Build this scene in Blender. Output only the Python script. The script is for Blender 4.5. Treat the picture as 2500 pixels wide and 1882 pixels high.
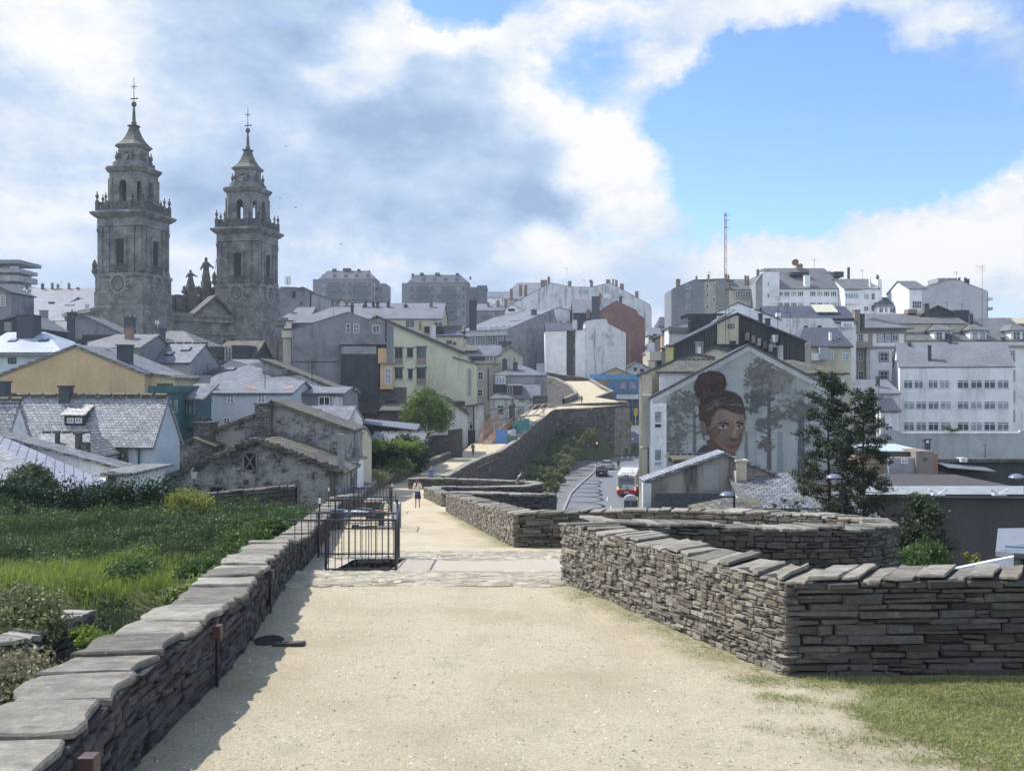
import bpy, math, random
import numpy as np
from mathutils import Vector, noise as mnoise
R = random.Random(7); NR = np.random.default_rng(7)
for o in list(bpy.data.objects): bpy.data.objects.remove(o)
scene = bpy.context.scene; C = scene.collection
F = 2400.0; CX = 1250.0; CY = 941.0
# ---------------- camera
cam = bpy.data.cameras.new('camera'); cam.sensor_width = 36; cam.lens = 36*F/2500.0
cam.clip_start = .1; cam.clip_end = 6000
co = bpy.data.objects.new('camera', cam); C.objects.link(co)
co.rotation_euler = (math.radians(90), 0, 0); scene.camera = co
# ---------------- sun
SUNV = Vector((-.77, .38, 1.0)).normalized()
sl = bpy.data.lights.new('sun', 'SUN'); sl.energy = 5.0; sl.angle = math.radians(.53); sl.color = (1, .95, .87)
so = bpy.data.objects.new('sun', sl); C.objects.link(so); so.location = (-60, 30, 80)
so.rotation_euler = SUNV.to_track_quat('Z', 'Y').to_euler()
# ---------------- render look
scene.view_settings.view_transform = 'Standard'; scene.view_settings.look = 'None'
scene.view_settings.exposure = 0.2; scene.view_settings.gamma = 1.0
scene.cycles.max_bounces = 5; scene.cycles.diffuse_bounces = 3; scene.cycles.glossy_bounces = 2
scene.cycles.transparent_max_bounces = 8; scene.cycles.volume_bounces = 0
# ---------------- world: Nishita sky with clouds laid out by direction
w = bpy.data.worlds.new('World'); scene.world = w; w.use_nodes = True
nt = w.node_tree; nt.nodes.clear()
def N(t, nt, **k):
    n = nt.nodes.new(t)
    for a, b in k.items(): setattr(n, a, b)
    return n
def L(nt, a, b): nt.links.new(a, b)
def math_(nt, op, a, b=None, c=None, clamp=False):
    n = N('ShaderNodeMath', nt, operation=op); n.use_clamp = clamp
    for i, v in enumerate((a, b, c)):
        if v is None: continue
        if isinstance(v, (int, float)): n.inputs[i].default_value = v
        else: L(nt, v, n.inputs[i])
    return n.outputs[0]
out = N('ShaderNodeOutputWorld', nt); bg = N('ShaderNodeBackground', nt); bg.inputs[1].default_value = .1
sky = N('ShaderNodeTexSky', nt); sky.sky_type = 'NISHITA'; sky.sun_disc = False
sky.sun_elevation = math.asin(SUNV.z); sky.sun_rotation = math.radians(296); sky.altitude = 450; sky.air_density = 1.0; sky.dust_density = .6
tc = N('ShaderNodeTexCoord', nt)
def wnoise(scale, detail=6, rough=.6, stretch=(1, 1, 1), off=(0, 0, 0), dist=0):
    mp = N('ShaderNodeMapping', nt); mp.inputs['Scale'].default_value = stretch; mp.inputs['Location'].default_value = off
    L(nt, tc.outputs['Generated'], mp.inputs['Vector'])
    n = N('ShaderNodeTexNoise', nt); n.inputs['Scale'].default_value = scale; n.inputs['Detail'].default_value = detail
    n.inputs['Roughness'].default_value = rough; n.inputs['Distortion'].default_value = dist
    L(nt, mp.outputs[0], n.inputs['Vector']); return n
wn = wnoise(5, 7, .62)
vs = N('ShaderNodeVectorMath', nt, operation='SUBTRACT'); L(nt, wn.outputs['Color'], vs.inputs[0]); vs.inputs[1].default_value = (.5, .5, .5)
vm = N('ShaderNodeVectorMath', nt, operation='SCALE'); L(nt, vs.outputs[0], vm.inputs[0]); vm.inputs['Scale'].default_value = .17
va = N('ShaderNodeVectorMath', nt, operation='ADD'); L(nt, vm.outputs[0], va.inputs[0]); L(nt, tc.outputs['Generated'], va.inputs[1])
def dirv(x, y): return Vector(((x-CX)/F, 1, (CY-y)/F)).normalized()
def blobs(lst, start):
    acc = start
    for (x, y, rx, ry, wgt) in lst:
        c = dirv(x, y); k = c.y
        s = N('ShaderNodeVectorMath', nt, operation='SUBTRACT'); L(nt, va.outputs[0], s.inputs[0]); s.inputs[1].default_value = c
        m = N('ShaderNodeVectorMath', nt, operation='MULTIPLY'); L(nt, s.outputs[0], m.inputs[0]); m.inputs[1].default_value = (F/rx/k, 1.2, F/ry/k)
        l = N('ShaderNodeVectorMath', nt, operation='LENGTH'); L(nt, m.outputs[0], l.inputs[0])
        mr = N('ShaderNodeMapRange', nt, interpolation_type='SMOOTHSTEP'); L(nt, l.outputs['Value'], mr.inputs[0])
        mr.inputs[1].default_value = 1.25; mr.inputs[2].default_value = .45; mr.inputs[3].default_value = 0; mr.inputs[4].default_value = wgt
        acc = math_(nt, 'ADD', acc, mr.outputs[0])
    return acc
fine = wnoise(9, 8, .62, (1, 1, 1.9), (3, 1, 2)); mid = wnoise(3.2, 5, .55, (1, 1, 1.8), (7, 2, 5), .4)
a0 = math_(nt, 'MULTIPLY_ADD', fine.outputs[0], 1.5, -.80)
alpha = blobs([(150, 350, 1000, 900, 1.5), (850, 480, 520, 330, 1.1), (1050, 260, 330, 260, 1.0), (1200, 500, 420, 260, 1.0), (1560, 400, 260, 210, 1.15),
   (1400, 90, 520, 110, .55), (1950, 80, 430, 130, .85), (2100, 240, 300, 60, .35), (1700, 170, 260, 60, .35), (2330, 170, 260, 90, .85), (2440, 560, 290, 230, 1.3), (2080, 630, 460, 100, 1.2),
   (1640, 690, 520, 90, .95), (1250, 660, 420, 100, .7), (1130, 25, 150, 70, -1.2), (1290, 150, 110, 60, -.5), (620, 20, 90, 40, -.5), (2000, 350, 470, 210, -1.6), (1800, 240, 300, 130, -.9), (1480, 600, 110, 40, -.8), (1500, 150, 170, 80, -.45)], a0)
gy_ = N('ShaderNodeSeparateXYZ', nt); L(nt, tc.outputs['Generated'], gy_.inputs[0])
rear = N('ShaderNodeMapRange', nt, interpolation_type='SMOOTHSTEP'); L(nt, gy_.outputs[1], rear.inputs[0]); rear.inputs[1].default_value = .35; rear.inputs[2].default_value = -.35; rear.inputs[3].default_value = 0; rear.inputs[4].default_value = 1  # unseen bright cloud added behind the camera to lift shaded faces
alpha = math_(nt, 'ADD', alpha, math_(nt, 'MULTIPLY', rear.outputs[0], .45))
alpha = math_(nt, 'MULTIPLY', alpha, 1.35, clamp=True)
b0 = math_(nt, 'MULTIPLY_ADD', mid.outputs[0], 1.45, -.29)
b1 = math_(nt, 'MULTIPLY_ADD', fine.outputs[0], 1.7, -.87)
br = math_(nt, 'ADD', b0, b1)
bright = blobs([(1590, 370, 230, 210, .6), (1330, 260, 140, 110, .4), (1000, 60, 230, 90, .5), (880, 190, 160, 60, .35), (200, 560, 260, 120, .25), (60, 60, 260, 140, .35),
   (820, 300, 380, 150, -.08), (1120, 520, 300, 130, -.06), (1380, 520, 130, 60, -.3), (2420, 540, 260, 200, .55), (2080, 610, 420, 90, .4), (1950, 80, 500, 150, .35),
   (1560, 660, 400, 90, .35), (620, 470, 200, 150, -.15), (450, 180, 380, 160, .12), (950, 670, 300, 60, .3)], br)
bright = math_(nt, 'ADD', bright, math_(nt, 'MULTIPLY', rear.outputs[0], .45))
ramp = N('ShaderNodeValToRGB', nt); L(nt, bright, ramp.inputs[0])
e = ramp.color_ramp.elements; e[0].position = 0.0; e[0].color = (.36, .50, .74, 1); e[1].position = 1.0; e[1].color = (1, 1, 1, 1)
e2 = e.new(.45); e2.color = (.57, .71, .92, 1)
e3 = e.new(.75); e3.color = (.82, .89, .97, 1)
csc = N('ShaderNodeVectorMath', nt, operation='SCALE'); L(nt, ramp.outputs[0], csc.inputs[0]); L(nt, math_(nt, 'MULTIPLY_ADD', rear.outputs[0], 4.0, 8.7), csc.inputs['Scale'])
skm = N('ShaderNodeVectorMath', nt, operation='MULTIPLY'); L(nt, sky.outputs[0], skm.inputs[0]); skm.inputs[1].default_value = (1.4, 1.65, 2.0)
mx = N('ShaderNodeMix', nt, data_type='RGBA'); L(nt, alpha, mx.inputs[0]); L(nt, skm.outputs[0], mx.inputs[6]); L(nt, csc.outputs[0], mx.inputs[7])
gs_ = N('ShaderNodeSeparateXYZ', nt); L(nt, tc.outputs['Generated'], gs_.inputs[0])
hz = N('ShaderNodeMapRange', nt); L(nt, gs_.outputs[2], hz.inputs[0]); hz.inputs[1].default_value = .15; hz.inputs[2].default_value = .04; hz.inputs[3].default_value = 0; hz.inputs[4].default_value = .75
mh = N('ShaderNodeMix', nt, data_type='RGBA'); L(nt, math_(nt, 'MULTIPLY', hz.outputs[0], math_(nt, 'SUBTRACT', 1.0, math_(nt, 'MULTIPLY', bright, .75, clamp=True))), mh.inputs[0]); L(nt, mx.outputs[2], mh.inputs[6]); mh.inputs[7].default_value = (6.2, 7.4, 9.0, 1)
L(nt, mh.outputs[2], bg.inputs[0]); L(nt, bg.outputs[0], out.inputs[0])
w.cycles.sampling_method = 'MANUAL'; w.cycles.sample_map_resolution = 512

# ---------------- helpers
def P(x, y, d): return Vector(((x-CX)/F*d, d, (CY-y)/F*d))
def tag(o, label=None, cat=None, group=None, kind=None):
    if label: o['label'] = label
    if cat: o['category'] = cat
    if group: o['group'] = group
    if kind: o['kind'] = kind
    return o
def empty(name, loc=(0, 0, 0), rz=0, label=None, cat=None, group=None, parent=None):
    o = bpy.data.objects.new(name, None); C.objects.link(o); o.location = loc; o.rotation_euler = (0, 0, rz)
    o.empty_display_size = .2
    if parent: o.parent = parent
    return tag(o, label, cat, group)
def link(name, me, parent=None):
    o = bpy.data.objects.new(name, me); C.objects.link(o)
    if parent: o.parent = parent
    return o
def face_uv(me):
    n = len(me.loops)
    if n == 0: return
    uv = me.uv_layers.new(name='UVMap')
    vco = np.empty(len(me.vertices)*3); me.vertices.foreach_get('co', vco); vco = vco.reshape(-1, 3)
    lv = np.empty(n, dtype=np.int32); me.loops.foreach_get('vertex_index', lv)
    fn = np.empty(len(me.polygons)*3); me.polygons.foreach_get('normal', fn); fn = fn.reshape(-1, 3)
    ft = np.empty(len(me.polygons), dtype=np.int32); me.polygons.foreach_get('loop_total', ft)
    ln = np.repeat(fn, ft, axis=0); p = vco[lv]
    t = np.stack([-ln[:, 1], ln[:, 0], np.zeros(n)], 1); tl = np.linalg.norm(t, axis=1)
    flat = tl < .05; t[flat] = (1, 0, 0); t /= np.linalg.norm(t, axis=1)[:, None]
    b = np.cross(ln, t)
    out = np.stack([(p*t).sum(1), (p*b).sum(1)], 1)
    uv.data.foreach_set('uv', out.ravel())
class G:
    def __init__(s): s.v = []; s.f = []; s.m = []
    def add(s, vs, fs):
        k = len(s.v); s.v += [tuple(q) for q in vs]; s.f += [tuple(i+k for i in f) for f in fs]; return s
    def box(s, x0, x1, y0, y1, z0, z1, j=0):
        v = [(x, y, z) for z in (z0, z1) for (x, y) in ((x0, y0), (x1, y0), (x1, y1), (x0, y1))]
        if j: v = [(a+R.uniform(-j, j), b+R.uniform(-j, j), c+R.uniform(-j, j)) for a, b, c in v]
        return s.add(v, [(0, 3, 2, 1), (4, 5, 6, 7), (0, 1, 5, 4), (1, 2, 6, 5), (2, 3, 7, 6), (3, 0, 4, 7)])
    def prism(s, poly, y0, y1):   # poly (x,z), extruded along y
        n = len(poly); a = sum(poly[i][0]*poly[(i+1) % n][1]-poly[(i+1) % n][0]*poly[i][1] for i in range(n))
        if a < 0: poly = poly[::-1]
        v = [(x, y0, z) for x, z in poly]+[(x, y1, z) for x, z in poly]
        f = [tuple(range(n)), tuple(range(2*n-1, n-1, -1))]+[((i+1) % n, i, i+n, (i+1) % n+n) for i in range(n)]
        return s.add(v, f)
    def prismz(s, poly, z0, z1):   # poly (x,y), extruded up
        n = len(poly); a = sum(poly[i][0]*poly[(i+1) % n][1]-poly[(i+1) % n][0]*poly[i][1] for i in range(n))
        if a < 0: poly = poly[::-1]
        v = [(x, y, z0) for x, y in poly]+[(x, y, z1) for x, y in poly]
        f = [tuple(range(n-1, -1, -1)), tuple(range(n, 2*n))]+[(i, (i+1) % n, (i+1) % n+n, i+n) for i in range(n)]
        return s.add(v, f)
    def slab(s, pts, t):        # thick sheet, thickness below
        pts = [Vector(p) for p in pts]
        n = (pts[1]-pts[0]).cross(pts[2]-pts[0]).normalized()
        if n.z < 0: n = -n; pts = pts[::-1]
        k = len(pts); v = pts+[p-n*t for p in pts]
        return s.add(v, [tuple(range(k)), tuple(range(2*k-1, k-1, -1))]+[((i+1) % k, i, i+k, (i+1) % k+k) for i in range(k)])
    def tube(s, a, b, r, r2=None, n=8):
        a = Vector(a); b = Vector(b); r2 = r if r2 is None else r2
        q = (b-a).normalized().to_track_quat('Z', 'Y'); v = []
        for (c, rr) in ((a, r), (b, r2)):
            for i in range(n):
                t = 2*math.pi*i/n; v.append(c+q @ Vector((math.cos(t)*rr, math.sin(t)*rr, 0)))
        return s.add(v, [(i, (i+1) % n, (i+1) % n+n, i+n) for i in range(n)]+[tuple(range(n-1, -1, -1)), tuple(range(n, 2*n))])
    def lathe(s, prof, c=(0, 0, 0), n=16, rot=0, sq=1):
        v = []; f = []; m = len(prof)
        for (r, z) in prof:
            for i in range(n):
                t = 2*math.pi*i/n+rot; v.append((c[0]+math.cos(t)*r, c[1]+math.sin(t)*r*sq, c[2]+z))
        for j in range(m-1):
            for i in range(n): f.append((j*n+i, j*n+(i+1) % n, (j+1)*n+(i+1) % n, (j+1)*n+i))
        f += [tuple(range(n-1, -1, -1)), tuple((m-1)*n+i for i in range(n))]
        return s.add(v, f)
    def build(s, name, mat, parent=None, smooth=False, bevel=0):
        me = bpy.data.meshes.new(name); me.from_pydata(s.v, [], s.f)
        me.materials.append(mat); me.update(); face_uv(me)
        if smooth: me.shade_smooth()
        o = link(name, me, parent)
        if bevel:
            b = o.modifiers.new('bevel', 'BEVEL'); b.width = bevel; b.segments = 2; b.limit_method = 'ANGLE'
        return o
def npmesh(name, V, Fq, mat, parent=None, smooth=False, k=4, uv=False):
    me = bpy.data.meshes.new(name); V = np.asarray(V, dtype=np.float32); Fq = np.asarray(Fq, dtype=np.int32)
    me.vertices.add(len(V)); me.vertices.foreach_set('co', V.ravel())
    me.loops.add(Fq.size); me.loops.foreach_set('vertex_index', Fq.ravel())
    me.polygons.add(len(Fq)); me.polygons.foreach_set('loop_start', np.arange(0, Fq.size, k, dtype=np.int32))
    me.materials.append(mat); me.update(calc_edges=True); me.validate()
    if uv: face_uv(me)
    if smooth: me.shade_smooth()
    return link(name, me, parent)
# ---------------- materials
MC = {}
def newmat(name):
    m = bpy.data.materials.new(name); m.use_nodes = True; nt = m.node_tree
    b = nt.nodes['Principled BSDF']; return m, nt, b
def mixc(nt, fac, a, b, mode='MIX'):
    n = N('ShaderNodeMix', nt, data_type='RGBA'); n.blend_type = mode
    for i, v in ((0, fac), (6, a), (7, b)):
        if isinstance(v, (int, float)): n.inputs[i].default_value = v
        elif isinstance(v, tuple): n.inputs[i].default_value = (*v[:3], 1)
        else: L(nt, v, n.inputs[i])
    return n.outputs[2]
def tn(nt, scale, detail=4, rough=.55, coord='Object', stretch=None, dist=0, off=None):
    t = N('ShaderNodeTexCoord', nt); n = N('ShaderNodeTexNoise', nt)
    n.inputs['Scale'].default_value = scale; n.inputs['Detail'].default_value = detail; n.inputs['Roughness'].default_value = rough; n.inputs['Distortion'].default_value = dist
    if stretch or off:
        mp = N('ShaderNodeMapping', nt); mp.inputs['Scale'].default_value = stretch or (1, 1, 1); mp.inputs['Location'].default_value = off or (0, 0, 0)
        L(nt, t.outputs[coord], mp.inputs[0]); L(nt, mp.outputs[0], n.inputs['Vector'])
    else: L(nt, t.outputs[coord], n.inputs['Vector'])
    return n.outputs[0]
def rmp(nt, v, a, b, c=0., d=1.):
    n = N('ShaderNodeMapRange', nt); L(nt, v, n.inputs[0]); n.inputs[1].default_value = a; n.inputs[2].default_value = b
    n.inputs[3].default_value = c; n.inputs[4].default_value = d; return n.outputs[0]
def bump(nt, b, h, strength, dist):
    n = N('ShaderNodeBump', nt); n.inputs['Strength'].default_value = strength; n.inputs['Distance'].default_value = dist
    L(nt, h, n.inputs['Height']); L(nt, n.outputs[0], b.inputs['Normal'])
def sc(c, k): return tuple(min(1, v*k) for v in c)
def plain(name, col, rough=.6, var=.12, scale=2.5, metal=0, spec=.5, island=0, bmp=0, bs=30, coord='Object'):
    if name in MC: return MC[name]
    m, nt, b = newmat(name)
    v = rmp(nt, tn(nt, scale, 5, .6, coord), .3, .7)
    c = mixc(nt, v, sc(col, 1-var), sc(col, 1+var))
    if island:
        g = N('ShaderNodeNewGeometry', nt); r = rmp(nt, g.outputs['Random Per Island'], 0, 1, 1-island, 1+island)
        cc = N('ShaderNodeVectorMath', nt, operation='SCALE'); L(nt, c, cc.inputs[0]); L(nt, r, cc.inputs['Scale']); c = cc.outputs[0]
    L(nt, c, b.inputs['Base Color']); b.inputs['Roughness'].default_value = rough; b.inputs['Metallic'].default_value = metal
    b.inputs['Specular IOR Level'].default_value = spec
    if bmp: bump(nt, b, tn(nt, bs, 5, .6, coord), bmp, .03)
    MC[name] = m; return m
def plaster(name, col, stain=.5, dirt=(.09, .095, .10), var=.1, rough=.85, thr=.52):
    """old rendered wall: blotches of dirt and runs down the face"""
    if name in MC: return MC[name]
    m, nt, b = newmat(name)
    v = rmp(nt, tn(nt, .5, 5, .62), .3, .7); c = mixc(nt, v, sc(col, 1-var), sc(col, 1+var))
    s1 = rmp(nt, tn(nt, .42, 6, .68, stretch=(1.6, 1.6, .22), off=(3, 8, 1)), thr, thr+.16)
    s2 = rmp(nt, tn(nt, .22, 7, .7, off=(9, 2, 4)), thr+.02, thr+.2)
    s = math_(nt, 'MAXIMUM', s1, s2); s = math_(nt, 'MULTIPLY', s, stain)
    c = mixc(nt, s, c, dirt)
    g = rmp(nt, tn(nt, 6, 5, .7), .35, .65, .88, 1.1)
    cc = N('ShaderNodeVectorMath', nt, operation='SCALE'); L(nt, c, cc.inputs[0]); L(nt, g, cc.inputs['Scale'])
    L(nt, cc.outputs[0], b.inputs['Base Color']); b.inputs['Roughness'].default_value = rough; b.inputs['Specular IOR Level'].default_value = .25
    bump(nt, b, tn(nt, 9, 6, .65), .35, .03)
    MC[name] = m; return m
def bricks(name, c1, c2, mort, bw, rh, msz=.02, rough=.6, moss=0, mossc=(.13, .12, .05), bmp=.5, var=.25, spec=.5, distort=0, sq=1, big=.18):
    if name in MC: return MC[name]
    m, nt, b = newmat(name)
    t = N('ShaderNodeTexCoord', nt); vec = t.outputs['UV']
    if distort:
        nn = N('ShaderNodeTexNoise', nt); nn.inputs['Scale'].default_value = 1.6/max(rh, .1)*.4; nn.inputs['Detail'].default_value = 3; L(nt, vec, nn.inputs['Vector'])
        s_ = N('ShaderNodeVectorMath', nt, operation='SUBTRACT'); L(nt, nn.outputs['Color'], s_.inputs[0]); s_.inputs[1].default_value = (.5, .5, .5)
        k_ = N('ShaderNodeVectorMath', nt, operation='SCALE'); L(nt, s_.outputs[0], k_.inputs[0]); k_.inputs['Scale'].default_value = distort
        a_ = N('ShaderNodeVectorMath', nt, operation='ADD'); L(nt, vec, a_.inputs[0]); L(nt, k_.outputs[0], a_.inputs[1]); vec = a_.outputs[0]
    br = N('ShaderNodeTexBrick', nt); L(nt, vec, br.inputs['Vector']); br.inputs['Scale'].default_value = 1
    br.inputs['Brick Width'].default_value = bw; br.inputs['Row Height'].default_value = rh; br.inputs['Mortar Size'].default_value = msz
    br.inputs['Mortar Smooth'].default_value = .3; br.inputs['Bias'].default_value = 0
    br.inputs['Color1'].default_value = (*c1, 1); br.inputs['Color2'].default_value = (*c2, 1); br.inputs['Mortar'].default_value = (*mort, 1)
    br.squash = sq; br.offset = .5
    c = br.outputs['Color']
    g = rmp(nt, tn(nt, 1.1/max(bw, .05)*.7, 4, .7), .3, .7, 1-var, 1+var)
    g2 = rmp(nt, tn(nt, .35, 5, .65), .3, .7, 1-big, 1+big)
    gg = math_(nt, 'MULTIPLY', g, g2)
    cc = N('ShaderNodeVectorMath', nt, operation='SCALE'); L(nt, c, cc.inputs[0]); L(nt, gg, cc.inputs['Scale']); c = cc.outputs[0]
    if moss:
        mm = rmp(nt, tn(nt, .9, 6, .75, off=(4, 4, 4)), .62-moss*.2, .72-moss*.2); c = mixc(nt, math_(nt, 'MULTIPLY', mm, .75), c, mossc)
    L(nt, c, b.inputs['Base Color'])
    b.inputs['Specular IOR Level'].default_value = spec
    L(nt, rmp(nt, tn(nt, 3, 4, .6), .3, .7, rough-.1, rough+.12), b.inputs['Roughness'])
    h = math_(nt, 'MULTIPLY_ADD', br.outputs['Fac'], -1.0, g); bump(nt, b, h, bmp, .03)
    MC[name] = m; return m
def stone(name, col, lichen=.25, lic=(.30, .27, .12), rough=.8, isl=.38, sc_=14, warm=.1):
    """individual stones: random tone per island, grain, lichen"""
    if name in MC: return MC[name]
    m, nt, b = newmat(name)
    g = N('ShaderNodeNewGeometry', nt); ri = g.outputs['Random Per Island']
    v = rmp(nt, tn(nt, sc_, 6, .7, stretch=(1, 1, 2.5)), .28, .72)
    c = mixc(nt, v, sc(col, .62), sc(col, 1.3))
    k = rmp(nt, ri, 0, 1, 1-isl, 1+isl)
    cc = N('ShaderNodeVectorMath', nt, operation='SCALE'); L(nt, c, cc.inputs[0]); L(nt, k, cc.inputs['Scale']); c = cc.outputs[0]
    r2 = math_(nt, 'FRACT', math_(nt, 'MULTIPLY', ri, 17.31))
    c = mixc(nt, math_(nt, 'MULTIPLY', rmp(nt, r2, .6, 1), warm*4), c, (.24, .17, .10))
    bd = rmp(nt, tn(nt, 2.2, 7, .72, stretch=(1, 2.6, 5), off=(1, 1, 6)), .32, .66, .62, 1.22)
    c2 = N('ShaderNodeVectorMath', nt, operation='SCALE'); L(nt, c, c2.inputs[0]); L(nt, bd, c2.inputs['Scale']); c = c2.outputs[0]
    li = rmp(nt, tn(nt, 5, 7, .8, off=(2, 5, 1)), .60, .66)
    c = mixc(nt, math_(nt, 'MULTIPLY', li, lichen), c, lic)
    l2 = rmp(nt, tn(nt, 11, 6, .8, off=(7, 5, 1)), .62, .68)
    c = mixc(nt, math_(nt, 'MULTIPLY', l2, lichen*1.6), c, (.45, .46, .43))
    L(nt, c, b.inputs['Base Color']); b.inputs['Roughness'].default_value = rough; b.inputs['Specular IOR Level'].default_value = .35
    bump(nt, b, math_(nt, 'ADD', tn(nt, sc_*2.2, 8, .75, stretch=(1, 1, 2.2)), tn(nt, sc_*.5, 6, .7, stretch=(.6, 2, 2.2))), .85, .035)
    MC[name] = m; return m
def leafmat(name, c1, c2, trans=.35):
    if name in MC: return MC[name]
    m, nt, b = newmat(name)
    g = N('ShaderNodeNewGeometry', nt)
    c = mixc(nt, g.outputs['Random Per Island'], c1, c2)
    v = rmp(nt, tn(nt, .8, 3, .6), .3, .7, .75, 1.3)
    cc = N('ShaderNodeVectorMath', nt, operation='SCALE'); L(nt, c, cc.inputs[0]); L(nt, v, cc.inputs['Scale']); c = cc.outputs[0]
    L(nt, c, b.inputs['Base Color']); b.inputs['Roughness'].default_value = .55; b.inputs['Specular IOR Level'].default_value = .35
    tr = N('ShaderNodeBsdfTranslucent', nt); L(nt, c, tr.inputs[0])
    ms = N('ShaderNodeMixShader', nt); ms.inputs[0].default_value = trans; L(nt, b.outputs[0], ms.inputs[1]); L(nt, tr.outputs[0], ms.inputs[2])
    o = nt.nodes['Material Output']; L(nt, ms.outputs[0], o.inputs[0])
    MC[name] = m; return m
def glow(name, col, s):
    if name in MC: return MC[name]
    m, nt, b = newmat(name); b.inputs['Base Color'].default_value = (*col, 1); b.inputs['Emission Color'].default_value = (*col, 1); b.inputs['Emission Strength'].default_value = s
    MC[name] = m; return m
SL = bricks('slate', (.145, .155, .175), (.23, .24, .26), (.05, .055, .065), .42, .26, .022, rough=.48, bmp=.6)
SLR = bricks('slate_rough', (.16, .162, .17), (.28, .278, .27), (.045, .047, .052), .42, .25, .026, rough=.45, moss=.25, bmp=.9, var=.35, distort=.12)
SLB = bricks('slate_bright', (.24, .255, .28), (.38, .39, .405), (.075, .08, .095), .34, .2, .022, rough=.42, moss=.2, bmp=.9, distort=.08, var=.35)
SLF = bricks('slate_fine', (.16, .168, .185), (.215, .222, .24), (.10, .105, .115), .35, .22, .012, rough=.48, bmp=.25, var=.1)
SLD = bricks('slate_dark', (.055, .06, .075), (.10, .105, .12), (.03, .03, .04), .35, .22, .012, rough=.5, bmp=.3, var=.15)
SLG = bricks('slate_brown', (.13, .13, .13), (.20, .195, .19), (.07, .07, .07), .4, .25, .015, rough=.5, moss=.2, bmp=.3, var=.15)
SLM = bricks('slate_moss', (.07, .07, .07), (.16, .15, .135), (.03, .03, .03), .55, .3, .03, rough=.75, moss=.75, bmp=1, var=.35, distort=.15)
GL = plain('window_glass', (.035, .045, .06), rough=.12, var=.5, scale=.6, spec=.8)
GLL = plain('curtained_glass', (.30, .34, .38), rough=.25, var=.45, scale=1.3, spec=.6)
WH = plain('white_frame', (.72, .74, .76), .5, .05)
DK = plain('dark_frame', (.035, .04, .045), .6, .1)
METAL = plain('dark_metal', (.03, .03, .035), .45, .2, metal=.3)
BRICKC = bricks('chimney_brick', (.20, .12, .09), (.28, .17, .13), (.2, .18, .16), .25, .08, .012, bmp=.3)
CHD = plaster('chimney_dark', (.075, .085, .10), .4)
CHW = plaster('chimney_white', (.60, .61, .62), .5)
WOOD = plain('old_wood', (.10, .085, .07), .85, .3, 6)
# ---------------- walk profile tables: distance, left edge, right edge, height (metres from the eye)
def interp(tab, d):
    if d <= tab[0][0]: return tab[0][1]
    for (a, b), (c, e_) in zip(tab, tab[1:]):
        if d <= c: return b+(e_-b)*(d-a)/(c-a)
    return tab[-1][1]
ZW = [(-6, -1.75), (0, -2.13), (6.3, -2.47), (9, -2.66), (14.9, -2.97), (17, -3.22), (18.75, -3.59), (22.5, -3.95), (25.4, -4.19), (46, -5.9), (61.7, -7.6), (75, -8.2), (80, -8.4),
      (110, -9.3), (133, -9.4), (140, -8.2), (148, -6.3), (152, -4.9), (156, -4.0), (162, -3.6), (171, -3.07), (190, -1.6), (225, .5), (240, 1.0), (262, 1.2)]
XL = [(-6, -1.4), (6.3, -2.45), (9.9, -2.72), (15.5, -3.5), (18.75, -4.05), (32, -5.9), (40, -7.0), (56, -9.0), (70, -10.2), (80, -10.9), (91, -10.1), (110, -9.6), (125, -8.2),
      (133, -7.4), (140, -5.6), (148, -1), (156, 2.5), (162, 6), (171, 9.5), (176, 11.4), (190, 11), (225, 9.7), (240, 8.3), (262, 8)]
XR = [(-6, 16), (9.55, 16), (9.56, 2.9), (14.9, 1.3), (15.4, 2.6), (16.2, 4.6), (17.2, 6.3), (18.8, 7.5), (20.5, 7.95), (22.8, 7.6), (24.6, 6.5), (25.6, 5.2), (26.05, .5), (46, -2.5), (47.2, 1.2),
      (49, 1.8), (52, 2.3), (56, 2.2), (59.5, 1.4), (61.7, -3.7), (70, -5.6), (70.6, 1.0), (73, 2.2), (76, 2.4), (79, 1.6), (80.2, 1.0), (80.4, -5.2), (105, -4.7), (128, -1.4), (140, .9), (148, 3.6),
      (158, 6.9), (159.5, 13), (162, 13.2), (164, 17), (167, 20), (172, 20.2), (176, 17), (178, 15.2), (190, 19.5), (205, 19), (232, 19), (262, 20)]
RM = [(0, 0), (133, 133), (140, 150), (148, 168), (158, 190), (165, 205), (172, 214), (178, 222), (190, 228), (225, 248), (244, 258), (262, 268)]
def rm(d): return interp(RM, d) if d < 262 else d+6
def rmt(tab, sc_=True): return [(rm(a), b*rm(a)/a if a > 133 else b) for a, b in tab]
ZW, XL, XR = rmt(ZW), rmt(XL), rmt(XR)
def rp3(pts): return [(x*rm(y)/y, rm(y), z*rm(y)/y) if y > 133 else (x, y, z) for x, y, z in pts]
def zw(d): return interp(ZW, d)
HX0, HX1, HD0, HD1 = -3.55, -2.42, 18.9, 22.4
rows = sorted(set([round(-5+.14*i, 3) for i in range(106)]+[round(10+.3*i, 3) for i in range(54)]+[26.2+1.2*i for i in range(44)]+[79+2.5*i for i in range(80)]+[a for a, _ in XR]+[HD0, HD1, 9.54]))
rows = [r for r in rows if -5 <= r <= 268]
def cols(d):
    a, b = interp(XL, d), interp(XR, d)
    h0, h1 = (max(HX0, a+.3), HX1) if 11 < d < 27 else ((a+.9, a+2) if d <= 11 else (a+(b-a)*.12, a+(b-a)*.3))
    if d < 14.9: m = 2.35 if d < 9.6 else 2.35-(d-9.6)*.282
    else: m = h1+(b-h1)*.8
    m2 = 5.4 if b > 8 and d < 9.6 else (m+b)/2
    o = list(np.linspace(a, h0, 6))+list(np.linspace(h0, h1, 8))[1:]+list(np.linspace(h1, m, 44))[1:]+list(np.linspace(m, m2, 24))[1:]+list(np.linspace(m2, b, 6))[1:]
    return o
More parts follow.
